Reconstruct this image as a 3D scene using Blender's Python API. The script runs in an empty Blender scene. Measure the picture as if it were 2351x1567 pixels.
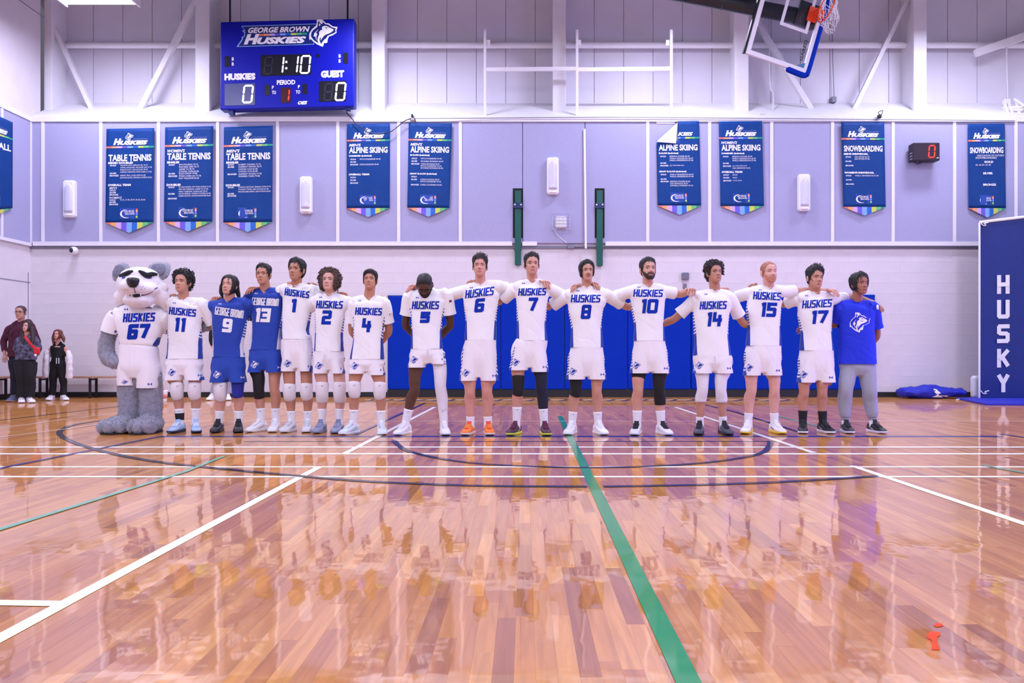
import bpy, bmesh, math, random
from math import sin, cos, pi, exp, sqrt
from mathutils import Vector, Matrix, noise
from mathutils.bvhtree import BVHTree
from mathutils.geometry import tessellate_polygon

random.seed(7)
SC = bpy.context.scene
COL = SC.collection
# ------------------------------------------------------------------ camera, world, lamps, exposure
H, F, CX, HY = 0.835, 1806.0, 1205.0, 812.0      # eye height, focal length in pixels, vanishing point (2351 x 1567 frame)
cam_d = bpy.data.cameras.new('camera'); cam = bpy.data.objects.new('camera', cam_d); COL.objects.link(cam)
cam.location = (0, 0, H); cam.rotation_euler = (pi / 2, 0, 0)
cam_d.sensor_width = 36; cam_d.sensor_fit = 'HORIZONTAL'; cam_d.lens = F * 36 / 2351
cam_d.shift_x = -(CX - 1175.5) / 2351; cam_d.shift_y = (HY - 783.5) / 2351
cam_d.clip_end = 200
SC.camera = cam
SC.view_settings.view_transform = 'Standard'; SC.view_settings.look = 'None'
SC.view_settings.gamma = 1; SC.view_settings.use_curve_mapping = False
SC.view_settings.exposure = 0.0

def lin(c):
    c = c / 255.0
    return c / 12.92 if c <= .04045 else ((c + .055) / 1.055) ** 2.4
def rgb(t): return (lin(t[0]), lin(t[1]), lin(t[2]), 1)

wd = bpy.data.worlds.new('gym_air'); SC.world = wd; wd.use_nodes = True
wd.node_tree.nodes['Background'].inputs[0].default_value = (.78, .75, 1.0, 1)
wd.node_tree.nodes['Background'].inputs[1].default_value = 0.15

LAMP_Z = 7.05
LAMP_XY = [(x, y) for y in (13.7, 9.4, 5.2, 1.2, -2.8) for x in (-13.1, -7.5, -2.62, 2.62, 7.86, 13.1)]
def lampz(x, y): return LAMP_Z if x == -7.5 or y < 13 else LAMP_Z + .19
LAMP_RGB = (.765, .765, 1.0)
lamp_data = bpy.data.lights.new('ceiling_lamp_light', 'AREA')
lamp_data.shape = 'RECTANGLE'; lamp_data.size = 1.2; lamp_data.size_y = .5
lamp_data.energy = 132; lamp_data.color = LAMP_RGB
wall_lamp_data = lamp_data.copy(); wall_lamp_data.energy = 162; wall_lamp_data.color = (.72, .73, 1.0)
for (x, y) in LAMP_XY:
    l = bpy.data.objects.new('ceiling_lamp_light', wall_lamp_data if y > 13 else lamp_data); COL.objects.link(l)
    l.location = (x, y, lampz(x, y) - .03)
# blue-violet glow of an LED board standing off the right-hand side line
led = bpy.data.lights.new('led_board_light', 'AREA'); led.shape = 'RECTANGLE'; led.size = 2.4; led.size_y = .9
led.energy = 240; led.color = (.22, .12, 1.0)
lo = bpy.data.objects.new('led_board_light', led); COL.objects.link(lo)
lo.location = (9.2, 7.4, .62); lo.rotation_euler = (pi / 2, 0, pi / 2)

# ------------------------------------------------------------------ helpers
def P(px, py, Y): return Vector(((px - CX) * Y / F, Y, H - (py - HY) * Y / F))
def G(px, py, z=0.0):
    Y = F * (H - z) / (py - HY)
    return Vector(((px - CX) * Y / F, Y, z))
def clamp(v, a=0., b=1.): return a if v < a else b if v > b else v
def smooth(a, b, v):
    t = clamp((v - a) / (b - a)); return t * t * (3 - 2 * t)
def tab(T, t):
    if t <= T[0][0]: return T[0][1]
    for (a, x), (b, y) in zip(T, T[1:]):
        if t <= b: return x + (y - x) * (t - a) / (b - a)
    return T[-1][1]
def wloc(o):
    v = Vector((0, 0, 0))
    while o is not None: v += o.location; o = o.parent
    return v
def tag(o, label=None, cat=None, group=None, kind=None):
    if label: o['label'] = label
    if cat: o['category'] = cat
    if group: o['group'] = group
    if kind: o['kind'] = kind
    return o
def empty(name, loc, label=None, cat=None, group=None):
    o = bpy.data.objects.new(name, None); COL.objects.link(o); o.location = loc; o.empty_display_size = .1
    return tag(o, label, cat, group)
def link_mesh(name, me, parent=None, loc=(0, 0, 0)):
    o = bpy.data.objects.new(name, me); COL.objects.link(o); o.location = loc
    if parent is not None: o.parent = parent
    return o
def copy_tree(o, loc=None, parent=None):
    c = o.copy(); COL.objects.link(c)
    if parent is not None: c.parent = parent
    if loc is not None: c.location = loc
    for ch in list(o.children): copy_tree(ch, None, c)
    return c

class MB:
    def __init__(s): s.v = []; s.f = []; s.m = []
    def add(s, vs, fs, mi=0):
        b = len(s.v); s.v.extend(Vector(v) for v in vs)
        for f in fs: s.f.append(tuple(i + b for i in f)); s.m.append(mi)
    def box(s, a, b, mi=0, rot=None, pivot=None):
        x0, y0, z0 = a; x1, y1, z1 = b
        vs = [Vector(p) for p in ((x0, y0, z0), (x1, y0, z0), (x1, y1, z0), (x0, y1, z0), (x0, y0, z1), (x1, y0, z1), (x1, y1, z1), (x0, y1, z1))]
        if rot is not None:
            pv = Vector(pivot) if pivot is not None else sum(vs, Vector()) / 8
            vs = [pv + rot @ (v - pv) for v in vs]
        s.add(vs, [(0, 3, 2, 1), (4, 5, 6, 7), (0, 1, 5, 4), (1, 2, 6, 5), (2, 3, 7, 6), (3, 0, 4, 7)], mi)
    def bevbox(s, a, b, r, mi=0):
        """box with its front (-Y) rim and the edges along Y bevelled"""
        x0, y0, z0 = a; x1, y1, z1 = b
        def ring(y, i, c): return [(x0 + i + c, y, z0 + i), (x1 - i - c, y, z0 + i), (x1 - i, y, z0 + i + c), (x1 - i, y, z1 - i - c),
                                   (x1 - i - c, y, z1 - i), (x0 + i + c, y, z1 - i), (x0 + i, y, z1 - i - c), (x0 + i, y, z0 + i + c)]
        R = [ring(y1, 0, r), ring(y0 + r, 0, r), ring(y0 + r * .3, r * .3, r), ring(y0, r, r)]
        vs = [p for q in R for p in q]; fs = []
        for k in range(3):
            for i in range(8):
                j = (i + 1) % 8; fs.append((k * 8 + i, k * 8 + j, k * 8 + 8 + j, k * 8 + 8 + i))
        fs.append(tuple(range(24, 32))); fs.append(tuple(range(7, -1, -1)))
        s.add(vs, fs, mi)
    def bar(s, a, b, w, d, mi=0, side=(0, 1, 0)):
        a, b = Vector(a), Vector(b); t = (b - a).normalized(); sd = Vector(side)
        x = (sd - t * sd.dot(t)).normalized() * d / 2; y = t.cross(x).normalized() * w / 2
        vs = [p + i * x + j * y for p in (a, b) for i, j in ((-1, -1), (1, -1), (1, 1), (-1, 1))]
        s.add(vs, [(3, 2, 1, 0), (4, 5, 6, 7), (0, 1, 5, 4), (1, 2, 6, 5), (2, 3, 7, 6), (3, 0, 4, 7)], mi)
    def tube(s, pts, rad, seg=12, side=None, mi=0, cap='dome', sub=4, pw=1.0):
        pts = [Vector(p) for p in pts]; n = len(pts)
        rad = [r if isinstance(r, tuple) else (r, r) for r in rad]
        Q, R = [], []
        if n == 2 or sub <= 1: Q, R = pts, rad
        else:
            for i in range(n - 1):
                p0 = pts[max(i - 1, 0)]; p1 = pts[i]; p2 = pts[i + 1]; p3 = pts[min(i + 2, n - 1)]
                for k in range(sub):
                    t = k / sub
                    Q.append(.5 * ((2 * p1) + (p2 - p0) * t + (2 * p0 - 5 * p1 + 4 * p2 - p3) * t * t + (3 * p1 - p0 - 3 * p2 + p3) * t ** 3))
                    e = t * t * (3 - 2 * t)
                    R.append(tuple(rad[i][c] * (1 - e) + rad[i + 1][c] * e for c in (0, 1)))
            Q.append(pts[-1]); R.append(rad[-1])
        n = len(Q); rings = []
        def frame(i):
            t = (Q[min(i + 1, n - 1)] - Q[max(i - 1, 0)])
            t = t.normalized() if t.length > 1e-9 else Vector((0, 0, 1))
            sd = Vector(side) if side is not None else (Vector((1, 0, 0)) if abs(t.x) < .8 else Vector((0, 0, 1)))
            x = sd - t * sd.dot(t)
            if x.length < 1e-4: x = t.orthogonal()
            x.normalize(); return t, x, t.cross(x).normalized()
        def ring(c, x, y, rx, ry):
            o = []
            for k in range(seg):
                a = 2 * pi * k / seg; ca, sa = cos(a), sin(a)
                if pw != 1.0: ca = math.copysign(abs(ca) ** pw, ca); sa = math.copysign(abs(sa) ** pw, sa)
                o.append(c + x * (rx * ca) + y * (ry * sa))
            return o
        for i in range(n):
            t, x, y = frame(i); rings.append(ring(Q[i], x, y, *R[i]))
        def capring(i, sg):
            t, x, y = frame(i); r = R[i]; m = min(r)
            if cap == 'dome': return [ring(Q[i] + t * sg * m * .45, x, y, r[0] * .85, r[1] * .85), ring(Q[i] + t * sg * m * .75, x, y, r[0] * .5, r[1] * .5)], Q[i] + t * sg * m * .88
            if cap == 'hollow' and sg > 0: return [ring(Q[i] + t * .004, x, y, r[0] * .95, r[1] * .95), ring(Q[i] - t * .035, x, y, r[0] * .86, r[1] * .86)], Q[i] - t * .04
            return [], Q[i]
        e, tip1 = capring(n - 1, 1); rings = rings + e
        e, tip0 = capring(0, -1); rings = e[::-1] + rings
        vs = [p for r in rings for p in r]; fs = []; m = len(rings)
        for i in range(m - 1):
            for k in range(seg):
                k2 = (k + 1) % seg; fs.append((i * seg + k, i * seg + k2, i * seg + seg + k2, i * seg + seg + k))
        vs += [tip0, tip1]; a, b = len(vs) - 2, len(vs) - 1
        for k in range(seg):
            k2 = (k + 1) % seg; fs.append((k2, k, a)); fs.append(((m - 1) * seg + k, (m - 1) * seg + k2, b))
        s.add(vs, fs, mi)
    def rings(s, RG, mi=0):
        """RG: list of closed rings of equal length, capped with fans"""
        seg = len(RG[0]); vs = [p for r in RG for p in r]; fs = []; m = len(RG)
        for i in range(m - 1):
            for k in range(seg):
                k2 = (k + 1) % seg; fs.append((i * seg + k, i * seg + k2, i * seg + seg + k2, i * seg + seg + k))
        vs.append(sum((Vector(p) for p in RG[0]), Vector()) / seg); vs.append(sum((Vector(p) for p in RG[-1]), Vector()) / seg)
        a, b = len(vs) - 2, len(vs) - 1
        for k in range(seg):
            k2 = (k + 1) % seg; fs.append((k2, k, a)); fs.append(((m - 1) * seg + k, (m - 1) * seg + k2, b))
        s.add(vs, fs, mi)
    def ell(s, c, r, mi=0, seg=14, rg=9, rot=None):
        c = Vector(c); R = []
        for i in range(rg):
            a = pi * (i + .5) / rg; z = -cos(a); w = sin(a)
            q = [Vector((cos(2 * pi * k / seg) * w * r[0], sin(2 * pi * k / seg) * w * r[1], z * r[2])) for k in range(seg)]
            R.append([c + (rot @ p if rot is not None else p) for p in q])
        s.rings(R, mi)
    def lathe(s, c, prof, seg=20, mi=0, axis=None):
        c = Vector(c); R = []
        for (r, h) in prof:
            q = [Vector((cos(2 * pi * k / seg) * r, sin(2 * pi * k / seg) * r, h)) for k in range(seg)]
            R.append([c + (axis @ p if axis is not None else p) for p in q])
        s.rings(R, mi)
    def prism(s, poly, y0, y1, mi=0):
        """poly of (x,z) points extruded along Y"""
        n = len(poly); vs = [(x, y0, z) for x, z in poly] + [(x, y1, z) for x, z in poly]
        fs = [(i, (i + 1) % n, n + (i + 1) % n, n + i) for i in range(n)]
        for t in tessellate_polygon([[Vector((x, z, 0)) for x, z in poly]]):
            fs.append(tuple(t)); fs.append(tuple(n + i for i in t[::-1]))
        s.add(vs, fs, mi)
    def build(s, name, mats, parent=None, sm=False, org=None, fix=True):
        o0 = wloc(parent) if parent is not None else (Vector(org) if org is not None else Vector())
        me = bpy.data.meshes.new(name); me.from_pydata([v - o0 for v in s.v], [], s.f)
        for m in (mats if isinstance(mats, (list, tuple)) else [mats]): me.materials.append(m)
        me.polygons.foreach_set('material_index', s.m)
        if sm: me.polygons.foreach_set('use_smooth', [True] * len(s.f))
        if fix:
            bm = bmesh.new(); bm.from_mesh(me); bmesh.ops.recalc_face_normals(bm, faces=bm.faces); bm.to_mesh(me); bm.free()
        me.update()
        return link_mesh(name, me, parent, (0, 0, 0) if parent is not None else o0)

def remesh(mb, voxel, it=4, fac=.5):
    me = bpy.data.meshes.new('tmp'); me.from_pydata(mb.v, [], mb.f)
    bm = bmesh.new(); bm.from_mesh(me); bmesh.ops.recalc_face_normals(bm, faces=bm.faces); bm.to_mesh(me); bm.free()
    o = bpy.data.objects.new('tmp', me); COL.objects.link(o)
    r = o.modifiers.new('r', 'REMESH'); r.mode = 'VOXEL'; r.voxel_size = voxel; r.use_smooth_shade = True
    if it:
        q = o.modifiers.new('s', 'SMOOTH'); q.factor = fac; q.iterations = it
    dg = bpy.context.evaluated_depsgraph_get()
    out = bpy.data.meshes.new_from_object(o.evaluated_get(dg))
    bpy.data.objects.remove(o); bpy.data.meshes.remove(me)
    return out
def finish(me, name, mats, parent, smooth_=True):
    """a mesh whose vertices are in world space becomes a part of parent"""
    o0 = wloc(parent)
    if o0.length: me.transform(Matrix.Translation(-o0))
    me.materials.clear()
    for m in (mats if isinstance(mats, (list, tuple)) else [mats]): me.materials.append(m)
    if smooth_: me.polygons.foreach_set('use_smooth', [True] * len(me.polygons))
    me.name = name
    return link_mesh(name, me, parent)

# ------------------------------------------------------------------ materials
def pmat(name, c, rough=.55, metal=0., bump=None, var=.06, vscale=6., emit=0., ec=None, spec=.5, coat=0., sheen=0., alpha=None, trans=0.):
    m = bpy.data.materials.new(name); m.use_nodes = True; nt = m.node_tree; b = nt.nodes['Principled BSDF']
    col = rgb(c)
    b.inputs['Base Color'].default_value = col; b.inputs['Roughness'].default_value = rough; b.inputs['Metallic'].default_value = metal
    b.inputs['Specular IOR Level'].default_value = spec; b.inputs['Coat Weight'].default_value = coat; b.inputs['Sheen Weight'].default_value = sheen
    b.inputs['Transmission Weight'].default_value = trans
    tc = nt.nodes.new('ShaderNodeTexCoord')
    if var:
        n = nt.nodes.new('ShaderNodeTexNoise'); n.inputs['Scale'].default_value = vscale; n.inputs['Detail'].default_value = 3
        nt.links.new(tc.outputs['Object'], n.inputs['Vector'])
        r = nt.nodes.new('ShaderNodeValToRGB')
        r.color_ramp.elements[0].position = .3; r.color_ramp.elements[1].position = .7
        r.color_ramp.elements[0].color = tuple(col[i] * (1 - var) for i in range(3)) + (1,)
        r.color_ramp.elements[1].color = tuple(min(1, col[i] * (1 + var)) for i in range(3)) + (1,)
        nt.links.new(n.outputs['Fac'], r.inputs[0]); nt.links.new(r.outputs[0], b.inputs['Base Color'])
    if bump:
        n2 = nt.nodes.new('ShaderNodeTexNoise'); n2.inputs['Scale'].default_value = bump[0]; n2.inputs['Detail'].default_value = 4
        bp = nt.nodes.new('ShaderNodeBump'); bp.inputs['Strength'].default_value = bump[1]; bp.inputs['Distance'].default_value = bump[2] if len(bump) > 2 else .01
        nt.links.new(tc.outputs['Object'], n2.inputs['Vector']); nt.links.new(n2.outputs['Fac'], bp.inputs['Height']); nt.links.new(bp.outputs[0], b.inputs['Normal'])
    if emit:
        b.inputs['Emission Color'].default_value = rgb(ec or c); b.inputs['Emission Strength'].default_value = emit
    return m

M = {}
M['white_paint'] = pmat('white_paint', (226, 224, 228), .55, bump=(40, .08), var=.02)
M['cladding'] = pmat('cladding_white', (216, 213, 222), .55, bump=(60, .06), var=.03, vscale=1.5)
M['block'] = pmat('painted_block', (216, 210, 215), .62, bump=(90, .25, .004), var=.03, vscale=3)
M['core'] = pmat('wall_core', (196, 186, 190), .8)
M['panel'] = pmat('acoustic_fabric', (165, 164, 197), .95, bump=(220, .4, .003), var=.04, vscale=50)
M['batten'] = pmat('batten_white', (228, 226, 232), .5, var=.02)
M['black'] = pmat('black_rubber', (16, 16, 20), .55, var=.1)
M['ceiling'] = pmat('ceiling_deck', (120, 116, 122), .8)
M['pad'] = pmat('blue_vinyl', (0, 46, 164), .65, spec=.1, bump=(30, .12), var=.05, vscale=3)
M['pad_dark'] = pmat('navy_vinyl', (2, 38, 122), .42, bump=(14, .2), var=.08, vscale=2)
M['banner'] = pmat('banner_blue', (0, 58, 128), .6, spec=.25, bump=(9, .25, .02), var=.05, vscale=4)
M['ink'] = pmat('white_ink', (236, 234, 238), .6, var=.01)
M['ink_grey'] = pmat('grey_ink', (92, 110, 168), .6, var=.01)
M['board_blue'] = pmat('scoreboard_blue', (4, 14, 152), .4, var=.03, spec=.3)
M['board_navy'] = pmat('scoreboard_navy', (6, 34, 112), .4, var=.03)
M['led_off'] = pmat('led_glass', (26, 28, 36), .25, var=.1, vscale=60)
M['led_ghost'] = pmat('led_ghost_segment', (42, 44, 54), .4, var=.05)
M['led_white'] = pmat('led_white', (250, 250, 255), .4, var=0, emit=5., ec=(246, 240, 255))
M['led_red'] = pmat('led_red', (255, 40, 30), .4, var=0, emit=3.2, ec=(255, 40, 22))
M['led_redbox'] = pmat('led_red_glass', (60, 8, 18), .3, var=.05)
M['steel'] = pmat('dark_steel', (40, 42, 50), .4, .6)
M['green'] = pmat('green_enamel', (2, 84, 74), .45, var=.06)
M['green_dark'] = pmat('slot_dark', (6, 14, 16), .8)
M['clamp'] = pmat('blue_clamp', (16, 44, 92), .4, var=.05)
M['chrome'] = pmat('chrome', (190, 192, 200), .2, 1.0, var=0)
M['plastic'] = pmat('white_plastic', (234, 232, 236), .35, var=.01)
M['lens'] = pmat('frosted_lens', (206, 206, 226), .3, var=.02, coat=.4)
M['grey_plastic'] = pmat('grey_plastic', (120, 122, 136), .5)
M['orange'] = pmat('orange_rim', (226, 70, 30), .4)
M['orange_tape'] = pmat('orange_tape', (246, 66, 14), .6, spec=.2)
M['net'] = pmat('net_cord', (226, 224, 230), .8)
M['blackpipe'] = pmat('black_pipe', (24, 26, 34), .4)
M['wood_seat'] = pmat('bench_wood', (170, 132, 110), .5, var=.12, vscale=12)
M['cloth_blue'] = pmat('blue_cloth', (22, 34, 170), .6, bump=(20, .3))
M['lamp_lens'] = pmat('lamp_lens', (255, 255, 255), .5, var=0, emit=9., ec=(236, 232, 255))
M['cup'] = pmat('paper_cup', (232, 224, 226), .5, var=.02)
M['cup_red'] = pmat('cup_print', (220, 130, 120), .5, var=.02)
gl = bpy.data.materials.new('clear_glass'); gl.use_nodes = True
_n = gl.node_tree; _b = _n.nodes['Principled BSDF']; _o = _n.nodes['Material Output']
_t = _n.nodes.new('ShaderNodeBsdfTransparent'); _t.inputs[0].default_value = (.86, .89, .93, 1)
_g = _n.nodes.new('ShaderNodeBsdfGlossy'); _g.inputs['Roughness'].default_value = .05
_x = _n.nodes.new('ShaderNodeMixShader'); _x.inputs[0].default_value = .05
_n.links.new(_t.outputs[0], _x.inputs[1]); _n.links.new(_g.outputs[0], _x.inputs[2]); _n.links.new(_x.outputs[0], _o.inputs[0])
M['glass'] = gl
RAIN = [(226, 112, 92), (232, 162, 104), (206, 168, 226), (104, 88, 206), (122, 168, 236), (26, 100, 196), (200, 206, 88), (98, 190, 112), (20, 150, 120)]
M['rain'] = [pmat('rainbow_print', c, .55, var=.02) for c in RAIN]

def wood(name, single):
    m = bpy.data.materials.new(name); m.use_nodes = True; nt = m.node_tree; b = nt.nodes['Principled BSDF']; L = nt.links.new
    tc = nt.nodes.new('ShaderNodeTexCoord')
    if single:
        rnd = nt.nodes.new('ShaderNodeObjectInfo').outputs['Random']
    else:
        rnd = nt.nodes.new('ShaderNodeNewGeometry').outputs['Random Per Island']
    off = nt.nodes.new('ShaderNodeMath'); off.operation = 'MULTIPLY'; off.inputs[1].default_value = 37.0; L(rnd, off.inputs[0])
    cmb = nt.nodes.new('ShaderNodeCombineXYZ'); L(off.outputs[0], cmb.inputs[0]); L(off.outputs[0], cmb.inputs[1])
    ad = nt.nodes.new('ShaderNodeVectorMath'); ad.operation = 'ADD'; L(tc.outputs['Object'], ad.inputs[0]); L(cmb.outputs[0], ad.inputs[1])
    mp = nt.nodes.new('ShaderNodeMapping'); mp.inputs['Scale'].default_value = (26, 1.6, 4); L(ad.outputs[0], mp.inputs[0])
    n = nt.nodes.new('ShaderNodeTexNoise'); n.inputs['Scale'].default_value = 1.6; n.inputs['Detail'].default_value = 5; n.inputs['Distortion'].default_value = .6; L(mp.outputs[0], n.inputs['Vector'])
    r = nt.nodes.new('ShaderNodeValToRGB'); cr = r.color_ramp
    cs = [(0, (164, 104, 54)), (.04, (176, 113, 56)), (.1, (190, 124, 60)), (.4, (198, 132, 60)), (.7, (206, 141, 66)), (.9, (218, 154, 76)), (1, (196, 126, 56))]
    while len(cr.elements) < len(cs): cr.elements.new(.5)
    for e, (p, c) in zip(cr.elements, cs): e.position = p; e.color = rgb(c)
    L(rnd, r.inputs[0])
    g = nt.nodes.new('ShaderNodeValToRGB'); g.color_ramp.elements[0].position = .3; g.color_ramp.elements[1].position = .68
    g.color_ramp.elements[0].color = (.70, .66, .62, 1); g.color_ramp.elements[1].color = (1.06, 1.05, 1.04, 1); L(n.outputs['Fac'], g.inputs[0])
    mx = nt.nodes.new('ShaderNodeMix'); mx.data_type = 'RGBA'; mx.blend_type = 'MULTIPLY'; mx.inputs[0].default_value = .75
    L(r.outputs[0], mx.inputs[6]); L(g.outputs[0], mx.inputs[7]); L(mx.outputs[2], b.inputs['Base Color'])
    b.inputs['Roughness'].default_value = .5; b.inputs['Specular IOR Level'].default_value = .1
    n2 = nt.nodes.new('ShaderNodeTexNoise'); n2.inputs['Scale'].default_value = 5; n2.inputs['Detail'].default_value = 2; L(ad.outputs[0], n2.inputs['Vector'])
    bp = nt.nodes.new('ShaderNodeBump'); bp.inputs['Strength'].default_value = .05; bp.inputs['Distance'].default_value = .02
    L(n2.outputs['Fac'], bp.inputs['Height']); L(bp.outputs[0], b.inputs['Normal'])
    # worn clear lacquer: mirror share follows Fresnel but levels off at grazing angles
    gy = nt.nodes.new('ShaderNodeBsdfGlossy'); gy.inputs['Roughness'].default_value = .035; gy.inputs['Color'].default_value = (.98, .97, 1, 1); L(bp.outputs[0], gy.inputs['Normal'])
    fr = nt.nodes.new('ShaderNodeFresnel'); fr.inputs['IOR'].default_value = 1.95
    mn = nt.nodes.new('ShaderNodeMath'); mn.operation = 'MINIMUM'; mn.inputs[1].default_value = .43; L(fr.outputs[0], mn.inputs[0])
    ms = nt.nodes.new('ShaderNodeMixShader'); L(mn.outputs[0], ms.inputs[0]); L(b.outputs[0], ms.inputs[1]); L(gy.outputs[0], ms.inputs[2]); L(ms.outputs[0], nt.nodes['Material Output'].inputs['Surface'])
    return m
def linepaint(name, c):
    m = pmat(name, c, .35, var=.05, vscale=9, coat=.45, spec=.2); b = m.node_tree.nodes['Principled BSDF']
    b.inputs['Coat Roughness'].default_value = .05
    return m
M['plank'] = wood('maple_plank', True); M['planks'] = wood('maple_planks', False)
M['l_white'] = linepaint('line_white', (255, 246, 230)); M['l_green'] = linepaint('line_green', (0, 132, 70)); M['l_green2'] = linepaint('line_faded_green', (104, 168, 140))
M['l_navy'] = linepaint('line_navy', (16, 12, 32)); M['l_blue'] = linepaint('line_blue', (24, 24, 104)); M['l_thin'] = linepaint('line_cream', (246, 226, 210))

def jersey_mat(name, base, acc):
    """side panels: solid towards the hem, slanted bars above; driven by u (across) and v (hem to shoulder) stored on the mesh"""
    m = pmat(name, base, .75, var=.015, bump=(160, .12, .002), sheen=.1); nt = m.node_tree; b = nt.nodes['Principled BSDF']; L = nt.links.new
    src = b.inputs['Base Color'].links[0].from_socket
    def att(k):
        a = nt.nodes.new('ShaderNodeAttribute'); a.attribute_name = k; return a.outputs['Fac']
    def mth(op, a, c=None):
        n = nt.nodes.new('ShaderNodeMath'); n.operation = op
        for i, q in enumerate((a, c)):
            if q is None: continue
            if isinstance(q, (int, float)): n.inputs[i].default_value = q
            else: L(q, n.inputs[i])
        return n.outputs[0]
    u, v = att('u'), att('v'); au = mth('ABSOLUTE', u)
    thr = mth('ADD', mth('MULTIPLY', v, .24), .80)
    inside = mth('GREATER_THAN', au, thr)
    fr = mth('FRACT', mth('ADD', mth('MULTIPLY', v, 19.), mth('MULTIPLY', au, 5.5)))
    bars = mth('GREATER_THAN', fr, .5)
    solid = mth('LESS_THAN', v, .34); lowv = mth('LESS_THAN', v, .72)
    fac = mth('MULTIPLY', mth('MULTIPLY', inside, lowv), mth('MAXIMUM', bars, solid))
    mx = nt.nodes.new('ShaderNodeMix'); mx.data_type = 'RGBA'; L(fac, mx.inputs[0]); L(src, mx.inputs[6]); mx.inputs[7].default_value = rgb(acc)
    L(mx.outputs[2], b.inputs['Base Color'])
    return m
M['jw'] = jersey_mat('white_jersey_knit', (238, 236, 240), (14, 56, 160))
M['jb'] = jersey_mat('blue_jersey_knit', (16, 58, 162), (222, 222, 236))
M['sw'] = jersey_mat('white_shorts_knit', (234, 228, 234), (14, 56, 160))
M['sb'] = jersey_mat('blue_shorts_knit', (18, 62, 166), (16, 54, 152))
M['blue_ink'] = pmat('blue_ink', (2, 46, 166), .7, spec=.2, var=.02)
M['tee'] = pmat('royal_cotton', (18, 44, 206), .8, bump=(140, .2, .002), var=.03)
M['jogger'] = pmat('grey_jersey_joggers', (156, 158, 176), .85, bump=(60, .3, .003), var=.05)
M['pad_white'] = pmat('white_knit_pad', (226, 220, 226), .85, bump=(120, .2, .002), var=.03)
M['tights'] = pmat('white_tights', (226, 222, 232), .7, bump=(80, .1), var=.02)
M['blk'] = pmat('black_knit', (14, 14, 18), .75, var=.15)
M['navyk'] = pmat('navy_knit', (14, 20, 46), .75, var=.1)
M['bluek'] = pmat('blue_knit', (24, 34, 140), .75, var=.1)
M['sock'] = pmat('white_sock', (232, 230, 236), .85, bump=(150, .25, .002), var=.02)
M['eyew'] = pmat('eye_white', (222, 214, 210), .3, var=0)
M['iris'] = pmat('iris_dark', (38, 26, 22), .2, var=0)
M['lash'] = pmat('lash_dark', (34, 24, 24), .7, var=0)
_skin = {}
def skin(c):
    if c not in _skin:
        m = pmat('skin', (c[0] * .93, c[1] * .88, c[2] * .86), .48, bump=(300, .12, .001), var=.05, vscale=14, spec=.4)
        b = m.node_tree.nodes['Principled BSDF']; b.inputs['Subsurface Weight'].default_value = .08; b.inputs['Subsurface Radius'].default_value = (.012, .005, .003)
        _skin[c] = m
    return _skin[c]
_mc = {}
def mcol(kind, c, rough=.6, **k):
    if (kind, c) not in _mc: _mc[(kind, c)] = pmat(kind, c, rough, **k)
    return _mc[(kind, c)]

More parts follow.
